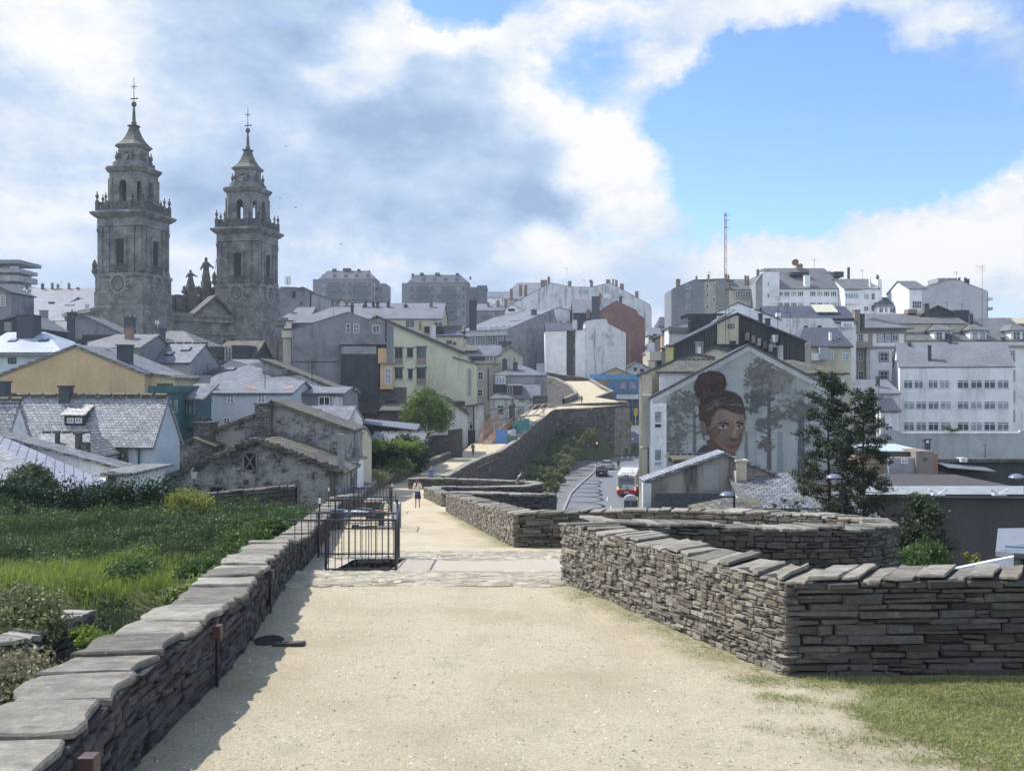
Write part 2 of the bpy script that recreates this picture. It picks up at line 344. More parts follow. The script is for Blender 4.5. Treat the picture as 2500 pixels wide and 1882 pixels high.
V = []; Fq = []; att = []
def lawn(x, y):
    n = mnoise.noise(Vector((x*.9, y*.9, 3)))*.45+mnoise.noise(Vector((x*3, y*3, 9)))*.35
    g = 0
    if y < 9.5:
        dl = (x-2.05)*.9-(abs(y-7.2))*.12
        g = max(0, min(1, (dl+n*1.5)*1.4))*.95
    # strip along the foot of the lit parapets
    wl = 2.4-(y-9)*.282 if 8.5 < y < 15 else None
    if wl is not None: g = max(g, max(0, min(1, 1-(wl-x)/.55+n*1.3))*.8)
    if 25.5 < y < 46:
        wl = -3.1*(y-25.4)/20.6; g = max(g, max(0, min(.8, 1-(wl-x)/.5+n)))
    wl = interp(XL, y)
    if 50 < y: g = max(g, max(0, min(.8, 1-(x-wl)/.7+n)))
    elif y < 24: g = max(g, max(0, min(.3, 1-(x-wl)/.45+n)))
    return g
nc = None
for d in rows:
    cs = cols(d); nc = len(cs)
    for x in cs:
        z = zw(d)
        if d < 30: z += mnoise.noise(Vector((x*1.3, d*1.3, 0)))*.016+mnoise.noise(Vector((x*4, d*4, 5)))*.006
        V.append((x, d, z)); att.append(lawn(x, d))
for i in range(len(rows)-1):
    for j in range(nc-1):
        if 5 <= j < 12 and HD0-.001 <= rows[i] < HD1-.01: continue
        a = i*nc+j; Fq.append((a, a+1, a+nc+1, a+nc))
def gravelmat():
    m, nt, b = newmat('gravel')
    at = N('ShaderNodeAttribute', nt); at.attribute_name = 'grass'
    n1 = tn(nt, 38, 6, .78); n2 = tn(nt, 9, 5, .7); n3 = tn(nt, .7, 5, .6); n4 = tn(nt, 120, 3, .7)
    c = mixc(nt, rmp(nt, n1, .33, .67), (.30, .25, .17), (.75, .66, .48))
    c = mixc(nt, rmp(nt, n4, .35, .65, 0, .55), c, (.62, .54, .40))
    c = mixc(nt, rmp(nt, n2, .56, .66, 0, .5), c, (.30, .285, .215))
    c = mixc(nt, rmp(nt, n3, .42, .66, 0, .6), c, (.40, .335, .215)); c = mixc(nt, rmp(nt, tn(nt, 2.3, 6, .75, off=(3, 3, 3)), .55, .68, 0, .45), c, (.36, .33, .24)); c = mixc(nt, rmp(nt, tn(nt, 22, 3, .8, off=(6, 3, 3)), .64, .70, 0, .7), c, (.20, .18, .13))
    t = N('ShaderNodeTexCoord', nt); sx = N('ShaderNodeSeparateXYZ', nt); L(nt, t.outputs['Object'], sx.inputs[0]); y = sx.outputs[1]
    yy = math_(nt, 'ADD', y, rmp(nt, n2, .3, .7, -.15, .15))
    # smooth paved apron between two strips of rough stone sets
    ap = math_(nt, 'MULTIPLY', rmp(nt, yy, 17.3, 17.4), rmp(nt, yy, 21.9, 21.8))
    sets = math_(nt, 'MULTIPLY', rmp(nt, yy, 14.6, 15.0), rmp(nt, yy, 24.4, 24.0))
    sn = tn(nt, 6, 6, .7, stretch=(.7, 3.2, 1))
    c = mixc(nt, math_(nt, 'MULTIPLY', sets, .9), c, mixc(nt, rmp(nt, sn, .4, .62), (.26, .245, .20), (.62, .60, .50)))
    c = mixc(nt, ap, c, mixc(nt, rmp(nt, n1, .3, .7), (.44, .39, .315), (.57, .51, .42)))
    gm = math_(nt, 'MULTIPLY', at.outputs['Fac'], rmp(nt, tn(nt, 14, 6, .8), .38, .62, .25, 1.3), clamp=True)
    gc = mixc(nt, rmp(nt, tn(nt, 2.5, 4, .7), .35, .65), (.21, .185, .085), (.085, .125, .03))
    c = mixc(nt, gm, c, gc)
    L(nt, c, b.inputs['Base Color']); b.inputs['Roughness'].default_value = .92; b.inputs['Specular IOR Level'].default_value = .2
    h = math_(nt, 'ADD', n1, math_(nt, 'MULTIPLY', n2, .8)); h = math_(nt, 'MULTIPLY_ADD', n4, .35, h); bump(nt, b, h, .8, .03)
    return m
GRAVEL = gravelmat()
walk = npmesh('path', V, Fq, GRAVEL, smooth=True)
a_ = walk.data.attributes.new('grass', 'FLOAT', 'POINT'); a_.data.foreach_set('value', np.array(att, dtype=np.float32))
tag(walk, kind='structure')
# body of the town wall under the walk
BODY = bricks('rubble_body', (.075, .072, .068), (.19, .18, .165), (.02, .02, .02), .8, .34, .05, rough=.85, moss=.35, bmp=1, var=.45, distort=.3)
BODYB = bricks('bastion_blocks', (.21, .195, .17), (.31, .285, .245), (.06, .055, .05), .75, .42, .035, rough=.85, moss=.15, bmp=1, var=.4, distort=.22)
V = []; Fq = []
rr = [d for d in rows if d > 12 or abs(d-9.54) < .03 or int(d*100) % 56 == 0]
rr = sorted(set([-5]+rr))
for d in rr:
    a, b = interp(XL, d), interp(XR, d); z = zw(d)
    V += [(a-.5, d, -15.2), (a-.5, d, z-.16), (a, d, z-.16), (b, d, z-.16), (b, d, -15.2)]
n = len(rr)
for i in range(n-1):
    for j in (0, 3):
        p = i*5+j; Fq.append((p, p+5, p+6, p+1))
Fq += [(0, 1, 3, 4), ((n-1)*5, (n-1)*5+1, (n-1)*5+3, (n-1)*5+4)]
body = npmesh('town_wall', V, Fq, BODY, uv=True)
tag(body, 'long old town wall of dark slate rubble that carries the gravel walk', 'town wall')

# ---------------- terrain
ZLt = [(-10, -5.5), (20, -5.6), (22.1, -5.5), (22.5, -4.78), (25.4, -4.74), (29, -4.2), (33, -4.3), (37, -5.4), (46, -8.0), (60, -8.3), (90, -9.5), (120, -11), (200, -12.5), (300, -3), (330, 2), (465, 16), (760, 20), (6000, 20)]
ZRt = [(-10, -14.6), (216, -14.6), (262, -10.6), (300, -4), (330, 2), (465, 16), (760, 20), (6000, 20)]
gx = [-5000, -1200, -500, -260]+list(np.arange(-160, -48, 8))+list(np.arange(-48, 0, 1.0))+list(np.arange(0, 32, 1.5))+list(np.arange(36, 160, 8))+[260, 500, 1200, 5000]
gy = [-400, -60, -20]+list(np.arange(-10, 60, .8))+list(np.arange(60, 200, 4))+list(np.arange(200, 800, 30))+[1200, 2500, 5500]
V = []; Fq = []
for y in gy:
    mid_ = (interp(XL, y)+interp(XR, y))/2 if -6 < y < 268 else 0
    for x in gx:
        zl, zr = interp(ZLt, y), interp(ZRt, y)
        t = 0 if x < mid_-1.5 else 1
        z = zl*(1-t)+zr*t
        if t == 0 and y < 40: z += mnoise.noise(Vector((x*.3, y*.3, 0)))*.25+mnoise.noise(Vector((x*.8, y*.8, 7)))*.12
        # green slope beside the far stretch of the walk
        if t == 0 and 40 < y < 125: z = max(z, zw(y)-1.2-max(0, interp(XL, y)-x)*.12) if 0 < interp(XL, y)-x < 14 else z
        if t == 1 and 100 < y < 207:     # bank of hedges below the outer face
            e0 = interp(XR, y); wd_ = max(2.5, interp([(100, 2.9), (115, 4.36), (151, 7.9), (183, 11.5), (192, 12), (199, 15)], y)-e0-.5); k = max(0, min(1, 1.5*(1-(x-e0)/wd_)))
            z += k*interp([(100, 0), (121, .4), (142, 1.4), (158, 2.2), (176, 3.5), (190, 5.0), (200, 5.4), (206, 0)], y)
        if -6 < y < 268 and interp(XL, y)-1.7 < x < interp(XR, y)+1.7: z = min(z, zw(y)-.9)
        V.append((x, y, z))
nx = len(gx)
for i in range(len(gy)-1):
    for j in range(nx-1):
        a = i*nx+j; Fq.append((a, a+1, a+nx+1, a+nx))
EARTH = plain('earth', (.07, .085, .03), .95, .5, 1.2, bmp=.5, bs=6)
tag(npmesh('ground', V, Fq, EARTH, smooth=True), kind='structure')

# ---------------- dry stone parapets
JOINT = plain('dark_joint', (.028, .027, .026), .95, .2)
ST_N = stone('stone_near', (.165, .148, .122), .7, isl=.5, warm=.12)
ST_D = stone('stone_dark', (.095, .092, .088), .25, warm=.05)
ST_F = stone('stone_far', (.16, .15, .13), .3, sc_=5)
ST_L = stone('stone_rubble_sunlit', (.27, .245, .2), .75, isl=.5, warm=.12)  # small rubble of the same stone, paler: sunlight put into the colour
ST_B = stone('stone_weathered_shaded', (.105, .103, .098), .45, isl=.45, warm=.05)  # weathered blocks, darkened further: shade of the near face put into the colour
_r = [(1.15, 15.25), (2.6, 15.75), (4.5, 16.5), (6.1, 17.5), (7.1, 18.9), (7.55, 20.6), (7.3, 22.4), (6.4, 24.1), (4.9, 25.2), (3, 25.62), (.3, 25.7)]
RINGL = sum(math.dist(a, b) for a, b in zip(_r, _r[1:]))
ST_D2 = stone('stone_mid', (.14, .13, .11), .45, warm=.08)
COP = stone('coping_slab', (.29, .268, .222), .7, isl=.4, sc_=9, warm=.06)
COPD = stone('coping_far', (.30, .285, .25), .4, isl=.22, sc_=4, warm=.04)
def polyinfo(pts):
    P2 = [Vector((p[0], p[1])) for p in pts]; s = [0]
    for a, b in zip(P2, P2[1:]): s.append(s[-1]+(b-a).length)
    nr = []
    for i in range(len(P2)):
        d0 = (P2[i]-P2[i-1]).normalized() if i else None
        d1 = (P2[i+1]-P2[i]).normalized() if i < len(P2)-1 else None
        if d0 is None: n_ = Vector((-d1.y, d1.x))
        elif d1 is None: n_ = Vector((-d0.y, d0.x))
        else:
            n0, n1 = Vector((-d0.y, d0.x)), Vector((-d1.y, d1.x)); n_ = (n0+n1).normalized(); n_ = n_/max(.45, n_.dot(n0))
        nr.append(n_)
    def at(sv, off, k=2):
        sv2 = min(max(sv, 0), s[-1])
        i = 0
        while i < len(s)-2 and s[i+1] < sv2: i += 1
        t = (sv2-s[i])/max(1e-6, s[i+1]-s[i])
        p = P2[i].lerp(P2[i+1], t)+nr[i].lerp(nr[i+1], t)*off
        if sv != sv2: p += (P2[i+1]-P2[i]).normalized()*(sv-sv2)
        return p, pts[i][2]+(pts[i+1][2]-pts[i][2])*t
    return s[-1], at
def addstone(g, c8, front, ch):
    """c8: four corners of the outer rectangle [(x,y,z)], inward vector, chamfer"""
    inn = front; m = sum((Vector(c) for c in c8), Vector())/4
    rim = [Vector(c)+inn*ch for c in c8]; fr = [Vector(c).lerp(m, min(.42, ch*1.1/max(.01, (Vector(c)-m).length))) for c in c8]
    back = [Vector(c)+inn*.14 for c in c8]
    v = fr+rim+back; f = [(0, 1, 2, 3)]
    for i in range(4):
        j = (i+1) % 4; f += [(j, i, i+4, j+4), (j+4, i+4, i+8, j+8)]
    g.add(v, f)
def courses(h, ch):
    zz = [0]
    while zz[-1] < h-.4*ch: zz.append(zz[-1]+ch*R.uniform(.55, 1.5))
    zz[-1] = h; return zz
def facewall(g, at, s0, s1, off, sgn, h0, h1, ch, lr, pro=.025, ztopoff=0, hole=None):
    """courses of stones on one face. h0,h1: depth below the top of lowest and highest course"""
    zz = courses(h0-h1, ch)
    for za, zb in zip(zz, zz[1:]):
        s = s0-R.uniform(0, lr[0])
        while s < s1:
            l = R.uniform(*lr)*(1.6 if R.random() < .12 else 1); a, b = max(s, s0), min(s+l, s1); s += l
            if b-a < .03: continue
            parts = [(za, zb)]
            if R.random() < .22 and zb-za > ch*.8: m = za+(zb-za)*R.uniform(.4, .6); parts = [(za, m), (m, zb)]
            for (p, q) in parts:
                pr = R.uniform(-pro*.7, pro)+(.02 if R.random() < .07 else 0); gp = ch*R.uniform(.05, .12); j = ch*.17
                pa, z1 = at(a+gp, sgn*(off+pr)); pb, z2 = at(b-gp, sgn*(off+pr))
                if hole and hole[0] < (a+b)/2 < hole[1] and hole[2] < (p+q)/2 < hole[3]: continue
                ja = [R.uniform(-j, j) for _ in range(8)]
                c = [(pa.x+ja[0], pa.y, z1-h0+p+gp+ja[4]), (pb.x+ja[1], pb.y, z2-h0+p+gp+ja[5]), (pb.x+ja[2], pb.y, z2-h0+q-gp+ja[6]), (pa.x+ja[3], pa.y, z1-h0+q-gp+ja[7])]
                d = (pb-pa).normalized() if (pb-pa).length > 1e-4 else Vector((1, 0)); nrm = Vector((-d.y, d.x, 0))*sgn
                if sgn > 0: c = [c[1], c[0], c[3], c[2]]
                addstone(g, c, -nrm, min(.022, ch*.22))
def parapet(label, pts, t, h, ch=.07, lr=(.12, .4), mat=ST_N, cmat=COP, sides=(1, -1), hout=None, cl=(.35, .8), ct=.06, ends=(0, 0), hole=None, name='stone_parapet', group=None, segs=None):
    """pts (x,y,ztop); sides +1 = left of travel"""
    pts = rp3(pts) if not group else pts
    root = empty(name, (pts[0][0], pts[0][1], pts[0][2]-h), 0, label, 'stone wall', group)
    o = Vector((pts[0][0], pts[0][1], pts[0][2]-h))
    Ln, at = polyinfo(pts)
    g = G(); core = G(); extra = []
    for sgn in sides:
        hh = hout[1] if hout and hout[0] == sgn else h
        if segs and sgn == segs[0]:
            for (sa, sb, m_, c_, l_) in segs[1]:
                g2 = G(); facewall(g2, at, sa, min(sb, Ln), t/2, sgn, hh, ct, c_, l_, pro=min(.04, c_*.5), hole=hole); extra.append((g2, m_))
            continue
        facewall(g, at, 0, Ln, t/2, sgn, hh, ct, ch, lr, pro=min(.045, ch*.4), hole=hole if sgn == sides[0] else None)
    for e_, flag in ((0, ends[0]), (Ln, ends[1])):
        if not flag: continue
        p0, z = at(e_, -t/2); p1, _ = at(e_, t/2)
        if flag and e_ == 0: p0, p1 = p0, p1
        else: p0, p1 = p1, p0
        Lq, at2 = polyinfo([(p0.x, p0.y, z), (p1.x, p1.y, z)])
        facewall(g, at2, 0, Lq, 0, 1, h, ct, ch, lr, pro=.02)
    k = max(2, int(Ln/.5)+1); hi = t/2-.05
    for i in range(k):
        a, b = Ln*i/k, Ln*(i+1)/k
        q = []
        for s_ in (a, b):
            for off in (-hi, hi):
                p, z = at(s_, off); q.append((p.x, p.y, z))
        hh = max(h, hout[1] if hout else h)
        v = [(x, y, z-hh) for x, y, z in q]+[(x, y, z-ct*.9) for x, y, z in q]
        core.add(v, [(0, 2, 3, 1), (4, 5, 7, 6), (0, 4, 6, 2), (1, 3, 7, 5), (0, 1, 5, 4), (2, 6, 7, 3)])
    cg = G(); s = -.04
    while s < Ln+.02:
        l = R.uniform(*cl); e1 = min(s+l, Ln+.05)
        if Ln+.05-e1 < cl[0]*.5: e1 = Ln+.05
        gp = .009+R.random()**2*.04; dz = R.uniform(-.026, .026); tt = ct*R.uniform(.75, 1.25); ov = .0
        ring = []
        nlen = max(2, int((e1-s)/.16)); 
        for i in range(nlen+1):
            sv = s+gp+(e1-s-2*gp)*i/nlen; ring.append((sv+R.uniform(-.02, .02)*(0 < i < nlen), -(t/2+ov+R.uniform(-.055, .045))))
        for off in (-t/6, t/6): ring.append((e1-gp+R.uniform(-.025, .025), off))
        for i in range(nlen, -1, -1):
            sv = s+gp+(e1-s-2*gp)*i/nlen; ring.append((sv+R.uniform(-.02, .02)*(0 < i < nlen), (t/2+ov+R.uniform(-.055, .045))))
        for off in (t/6, -t/6): ring.append((s+gp+R.uniform(-.025, .025), off))
        top, mid2, bot = [], [], []; tl = R.uniform(-.02, .02)
        for sv, off in ring:
            p, z = at(sv, off); pi, _ = at(s+(sv-s)*.97+(e1-s)*.015, off*.955)
            zz = z+dz+tl*off/t+R.uniform(-.004, .004)
            top.append((pi.x, pi.y, zz)); mid2.append((p.x, p.y, zz-.014)); bot.append((p.x, p.y, zz-tt))
        n_ = len(ring)
        cg.add(top+mid2+bot, [tuple(range(n_)), tuple(range(3*n_-1, 2*n_-1, -1))]+[((i+1) % n_, i, i+n_, (i+1) % n_+n_) for i in range(n_)]+[((i+1) % n_+n_, i+n_, i+2*n_, (i+1) % n_+2*n_) for i in range(n_)])
        s = e1
    for gg, nm, mt in [(g, 'face_stones', mat), (core, 'core', JOINT), (cg, 'coping', cmat)]+[(a, 'face_stones', b) for a, b in extra]:
        if not gg.v: continue
        gg.v = [(x-o.x, y-o.y, z-o.z) for x, y, z in gg.v]; gg.build(nm, mt, root)
    return root
# left parapet along the walk
def leftpts(ds, off, h): return [(interp(XL, d)-off, d, zw(d)+h) for d in ds]
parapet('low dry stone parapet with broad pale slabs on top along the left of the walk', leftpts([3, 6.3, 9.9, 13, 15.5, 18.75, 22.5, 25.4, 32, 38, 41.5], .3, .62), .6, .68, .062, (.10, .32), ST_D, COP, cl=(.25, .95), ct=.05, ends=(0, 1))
parapet('left hand low wall of the walk beyond the iron railings, running past the shrubs', leftpts([43, 50, 56, 63, 70, 75, 80, 85, 91, 100, 110, 118, 125, 133], .3, .75), .6, .8, .17, (.3, .8), ST_F, COPD, cl=(1, 2.2), ct=.12, ends=(1, 1))
# right: near corner wall, then the ringed bastions
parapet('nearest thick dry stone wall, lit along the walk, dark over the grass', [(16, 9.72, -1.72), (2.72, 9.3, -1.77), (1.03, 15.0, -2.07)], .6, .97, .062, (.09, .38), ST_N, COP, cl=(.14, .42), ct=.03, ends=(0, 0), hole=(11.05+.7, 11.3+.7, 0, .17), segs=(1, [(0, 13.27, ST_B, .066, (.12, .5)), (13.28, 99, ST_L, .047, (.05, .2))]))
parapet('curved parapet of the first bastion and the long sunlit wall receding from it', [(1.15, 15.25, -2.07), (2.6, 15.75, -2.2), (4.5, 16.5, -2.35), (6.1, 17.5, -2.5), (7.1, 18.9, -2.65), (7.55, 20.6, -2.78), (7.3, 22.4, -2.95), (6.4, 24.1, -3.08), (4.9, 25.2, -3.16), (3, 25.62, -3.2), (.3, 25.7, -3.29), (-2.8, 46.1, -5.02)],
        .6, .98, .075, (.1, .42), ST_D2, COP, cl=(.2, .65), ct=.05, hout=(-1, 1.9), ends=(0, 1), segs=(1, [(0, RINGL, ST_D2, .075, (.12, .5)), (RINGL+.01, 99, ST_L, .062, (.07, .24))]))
parapet('parapet ring of the second bastion, dark with a pale top', [(-2.6, 46.5, -5.02), (-.5, 47.2, -5.15), (1.0, 48.1, -5.3), (1.9, 50, -5.5), (2.0, 53, -5.8), (1.8, 56.5, -6.2), (.9, 59.5, -6.5), (-1, 61.3, -6.62), (-3.9, 62.1, -6.7)], .65, .95, .13, (.2, .6), ST_D, COPD, cl=(.6, 1.3), ct=.08, hout=(-1, 4.5))
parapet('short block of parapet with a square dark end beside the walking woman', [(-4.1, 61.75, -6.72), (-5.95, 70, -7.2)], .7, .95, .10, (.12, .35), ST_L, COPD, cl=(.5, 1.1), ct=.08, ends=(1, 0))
parapet('parapet ring of the third bastion that the man leans on', [(-5.7, 70.3, -7.2), (-2.5, 70.8, -7.25), (.8, 71.3, -7.25), (1.9, 73, -7.3), (2.1, 76, -7.5), (1.3, 79, -7.65)], .65, .9, .15, (.25, .7), ST_D, COPD, cl=(.7, 1.4), ct=.09, hout=(-1, 4))
parapet('dark wall with a rounded left end that hides the legs of the person in blue', [(1.1, 79.6, -7.7), (-2.5, 80.2, -7.62), (-6, 80.5, -7.55), (-7.6, 80.2, -7.53), (-8.2, 79.6, -7.53)], .7, 1.25, .15, (.25, .7), ST_D, COPD, cl=(.7, 1.4), ct=.09, ends=(0, 1))
parapet('right hand parapet of the walk climbing towards the building site', [(-5.6, 81.5, -7.45), (-5.3, 92, -7.9), (-4.9, 105, -8.35), (-3.6, 117, -8.5), (-1.7, 128, -8.5), (.6, 140, -7.7), (3.3, 148, -5.7), (6.4, 157.6, -3.9)], .7, .9, .2, (.3, .9), ST_F, COPD, cl=(1, 2.2), ct=.12, hout=(-1, 1.5))
parapet('straight parapet of the far bastion facing the hedges', [(6.4, 158, -3.85), (12.8, 160, -3.55)], .7, .9, .22, (.4, 1), ST_D, COPD, cl=(1, 2.4), ct=.14, hout=(-1, 1.4))
parapet('round parapet of the far bastion above the street corner', [(9.9, 165.5, -3.05), (13, 164.3, -2.9), (16.5, 164.6, -2.8), (19.2, 167, -2.72), (19.8, 171, -2.7), (18, 175, -2.7), (15.5, 177.5, -2.75)], .7, 1.0, .24, (.4, 1.1), ST_F, COPD, cl=(1, 2.4), ct=.14, hout=(-1, 3.2))
parapet('left parapet of the highest far stretch of the walk', [(8.9, 170, -2.2), (11.6, 176, -1.3), (11.3, 190, .0), (10.1, 225, 1.75), (8.7, 242, 2.3)], .7, 1.0, .25, (.5, 1.2), ST_F, COPD, cl=(1.2, 2.6), ct=.14, hout=(1, 3.6))
parapet('right parapet of the highest far stretch of the walk', [(15.3, 178, -2.0), (19.4, 190, -1.0), (18.9, 205, -.1), (18.9, 236, 1.6)], .7, 1.0, .25, (.5, 1.2), ST_F, COPD, cl=(1.2, 2.6), ct=.14)
parapet('far bend of parapet closing the end of the walk', [(8.7, 244, 3.3), (13, 252, 2.7), (19.8, 254, 1.9)], .7, 2.2, .25, (.5, 1.2), ST_D, COPD, cl=(1.2, 2.6), ct=.14)
# far bastion drum of large blocks
g = G(); pr = [(6.3, 158.4), (6.3, 160), (13.2, 161.6), (13.3, 162.6)]
drum = [(12.9, 164.6), (16.6, 164.9), (19.3, 167.2), (20.0, 171), (18.2, 175.5), (15, 178), (12.9, 178)]
dd = [(a+(.0), b-.9) for a, b in drum]
k = len(drum); dr2 = [(x*rm(y)/y+(.5 if x > 14 else -.2), rm(y)-1.7) for x, y in drum]; v = [(x+.2*(1 if x > 14 else 0), y-.2, -15) for x, y in dr2]+[(x, y, -4.7) for x, y in dr2]
g.add(v, [((i+1) % k, i, i+k, (i+1) % k+k)[::-1] for i in range(k)]+[tuple(range(k, 2*k))])
tag(g.build('bastion', BODYB), 'round drum of the far bastion built of big squared blocks above the street', 'bastion')
# stair pit in the walk
g = G(); z0 = zw(19.5); g.box(HX0-.25, HX0, HD0, HD1, z0-2.4, z0-.34).box(HX1, HX1+.25, HD0, HD1, z0-2.4, z0-.34).box(HX0-.25, HX1+.25, HD1, HD1+.3, z0-2.4, zw(HD1)-.02).box(HX0-.25, HX1+.25, HD0-.3, HD0, z0-2.4, z0-.12).box(HX0, HX1, HD0, HD1, z0-2.6, z0-2.4)
pit = tag(g.build('stair_pit', BODY), 'dark opening with steps going down inside the nearest iron railing', 'stairwell')
g = G()
for i in range(6): g.box(HX0, HX1, HD1-.15-.36*(i+1), HD1-.15-.36*i, z0-2.4, z0-.9-.28*i)
g.build('step', plain('granite', (.30, .30, .29), .8, .2, 8), pit)
g = G().box(HX0-.28, HX1+.28, HD0-.3, HD0-.02, zw(18.8)-.08, zw(18.8)+.012)
g.build('kerb', plain('granite_kerb', (.45, .44, .41), .8, .15, 8), pit, bevel=.01)
# ---------------- houses
class H:
    """a building set up from a facade plane: origin on the ray of pixel column x at distance d, yaw turns the facade"""
    def __init__(s, name, label, x, d, yaw=0, zb=-15, cat='building', group=None):
        s.zb = zb; yw = math.radians(yaw); s.u = Vector((math.cos(yw), math.sin(yw))); s.v = Vector((-math.sin(yw), math.cos(yw)))
        s.o = Vector(((x-CX)/F*d, d)); s.d = d
        s.root = empty(name, (s.o.x, s.o.y, zb), yw, label, cat, group)
        s.body = s.root
    def fp(s, x, y, v=0):
        a = (x-CX)/F; b = (CY-y)/F
        t = (v+s.o.dot(s.v))/(a*s.v.x+s.v.y)
        p = Vector((t*a, t)); return (p-s.o).dot(s.u), t*b-s.zb
    def sp(s, x, y, u0):
        a = (x-CX)/F; b = (CY-y)/F
        t = (u0+s.o.dot(s.u))/(a*s.u.x+s.u.y)
        p = Vector((t*a, t)); return (p-s.o).dot(s.v), t*b-s.zb
    def ex(s, top, Ld, wall, roof=SL, t=.16, ov=.25, slopes=None, v0=0, zb=0, name='wall', zbpx=None, rname='roof', eav=.25):
        """outline of pixel points extruded back Ld metres, roof slab over each slope"""
        pts = [s.fp(x, y, v0) for x, y in top]
        zb_ = zb if zbpx is None else s.fp(top[0][0], zbpx, v0)[1]
        low = [(u, z-(t if roof else 0)) for u, z in pts]
        g = G().prism([(pts[0][0], zb_)]+low+[(pts[-1][0], zb_)], v0, v0+Ld); wl = g.build(name, wall, s.root)
        if roof:
            g = G(); n = len(pts)-1
            for i in range(n):
                if slopes and i not in slopes: continue
                (a, za), (b, zb2) = pts[i], pts[i+1]; dx = b-a; dz = zb2-za; l = math.hypot(dx, dz)
                e0 = eav if i == 0 else 0; e1 = eav if i == n-1 else 0
                ax, az = a-dx/l*e0, za-dz/l*e0; bx, bz = b+dx/l*e1, zb2+dz/l*e1
                g.slab([(ax, v0-ov, az), (bx, v0-ov, bz), (bx, v0+Ld+ov, bz), (ax, v0+Ld+ov, az)], t)
            s.roof = g.build(rname, roof, s.root)
        return pts, wl
    def gs(s, x0, x1, ye, yr, wd, wall, roof=SL, hl=0, hr=0, t=.15, ov=.35, xe=None, zb=0, v0=0, xr=None, wname='wall', rname='roof', gov=.2, back=None):
        """eave along the facade, ridge parallel to it wd metres behind; hips hl / hr metres"""
        u0, ze = s.fp(x0, ye, v0); u1, _ = s.fp(x1, ye, v0)
        if isinstance(wd, tuple): wd = s.sp(wd[0], ye, u1)[0]-v0; hm = wd
        if xe is not None: ze = s.fp(xe[0], xe[1], v0)[1]
        zr = s.fp(*(xr if xr else ((x0+x1)/2, yr)), v0+wd)[1]
        bk = back if back else wd
        g = G().box(u0, u1, v0, v0+wd+bk, zb, ze-.02)
        for (h_, ua, ub) in ((hl, u0, u0+.25), (hr, u1-.25, u1)):
            if h_ == 0:
                k = 1-.12/(max(.3, zr-ze)); vv = [(ua, v0, ze-.02), (ua, v0+wd+bk, ze-.02), (ua, v0+wd, zr-t), (ub, v0, ze-.02), (ub, v0+wd+bk, ze-.02), (ub, v0+wd, zr-t)]
                g.add(vv, [(0, 1, 2), (3, 5, 4), (0, 2, 5, 3), (1, 4, 5, 2), (0, 3, 4, 1)])
        wl = g.build(wname, wall, s.root)
        sl = (zr-ze)/wd; slb = (zr-ze)/bk; g = G(); a, b = u0-(ov if hl else gov), u1+(ov if hr else gov)
        ra, rb = u0+hl-(0 if hl else gov), u1-hr+(0 if hr else gov); zf = ze-ov*sl; zbk = ze-ov*slb
        g.slab([(a, v0-ov, zf), (b, v0-ov, zf), (rb, v0+wd, zr), (ra, v0+wd, zr)], t)
        g.slab([(a, v0+wd+bk+ov, zbk), (ra, v0+wd, zr), (rb, v0+wd, zr), (b, v0+wd+bk+ov, zbk)], t)
        if hl: g.slab([(a, v0-ov, zf), (ra, v0+wd, zr), (a, v0+wd+bk+ov, zbk)], t)
        if hr: g.slab([(b, v0-ov, zf), (b, v0+wd+bk+ov, zbk), (rb, v0+wd, zr)], t)
        s.roof = g.build(rname, roof, s.root); s.ridge = (ra, rb, v0+wd, zr); s.ze = ze; s.u0 = u0; s.u1 = u1; s.wd = wd
        return wl
    def ridge_caps(s, step=.75, r=.13, mat=None):
        ra, rb, v, z = s.ridge; g = G(); x = ra
        while x < rb: g.tube((x, v, z+.04), (x+step*.78, v, z+.06), r, r*.8, 7); x += step
        g.build('ridge_tiles', mat or SLM, s.roof)
    def win(s, x0, y0, x1, y1, nx=2, ny=1, fr=None, gl=None, fw=.07, v=0, sur=None, sill=0, pr=.07, nm='window'):
        u0, z1 = s.fp(x0, y0, v); u1, z0 = s.fp(x1, y1, v); s.winm(u0, u1, z0, z1, v, nx, ny, fr, gl, fw, sur, sill, pr, nm)
    def winm(s, u0, u1, z0, z1, v=0, nx=2, ny=1, fr=None, gl=None, fw=.07, sur=None, sill=0, pr=.07, nm='window'):
        g = G(); f = min(fw, (u1-u0)*.12)
        g.box(u0, u0+f, v-pr, v+.04, z0, z1).box(u1-f, u1, v-pr, v+.04, z0, z1).box(u0+f, u1-f, v-pr+.003, v+.04, z1-f, z1).box(u0+f, u1-f, v-pr+.003, v+.04, z0, z0+f)
        for i in range(1, nx):
            c = u0+(u1-u0)*i/nx; g.box(c-f*.4, c+f*.4, v-pr+.008, v+.03, z0+f, z1-f)
        for i in range(1, ny):
            c = z0+(z1-z0)*i/ny; g.box(u0+f, u1-f, v-pr+.014, v+.03, c-f*.35, c+f*.35)
        w_ = g.build(nm, fr or WH, s.root)
        G().box(u0+f*.5, u1-f*.5, v-.02, v+.02, z0+f*.5, z1-f*.5).build('pane', gl or (GL if R.random() < .75 else GLL), w_)
        if sur:
            q = .16; G().box(u0-q, u0-.003, v-.045, v+.03, z0-q, z1+q).box(u1+.003, u1+q, v-.045, v+.03, z0-q, z1+q).box(u0-.003, u1+.003, v-.045, v+.03, z1+.003, z1+q).box(u0-.003, u1+.003, v-.06, v+.03, z0-q, z0-.003).build('surround', sur, w_)
        if sill: G().box(u0-.1, u1+.1, v-.16, v+.02, z0-.13, z0-.01).build('sill', plain('sill_stone', (.4, .4, .38)), w_)
        return w_
    def row(s, x0, y0, x1, y1, n, gap=.2, **k):
        w_ = (x1-x0)/n
        for i in range(n): s.win(x0+w_*i+w_*gap/2, y0, x0+w_*(i+1)-w_*gap/2, y1, **k)
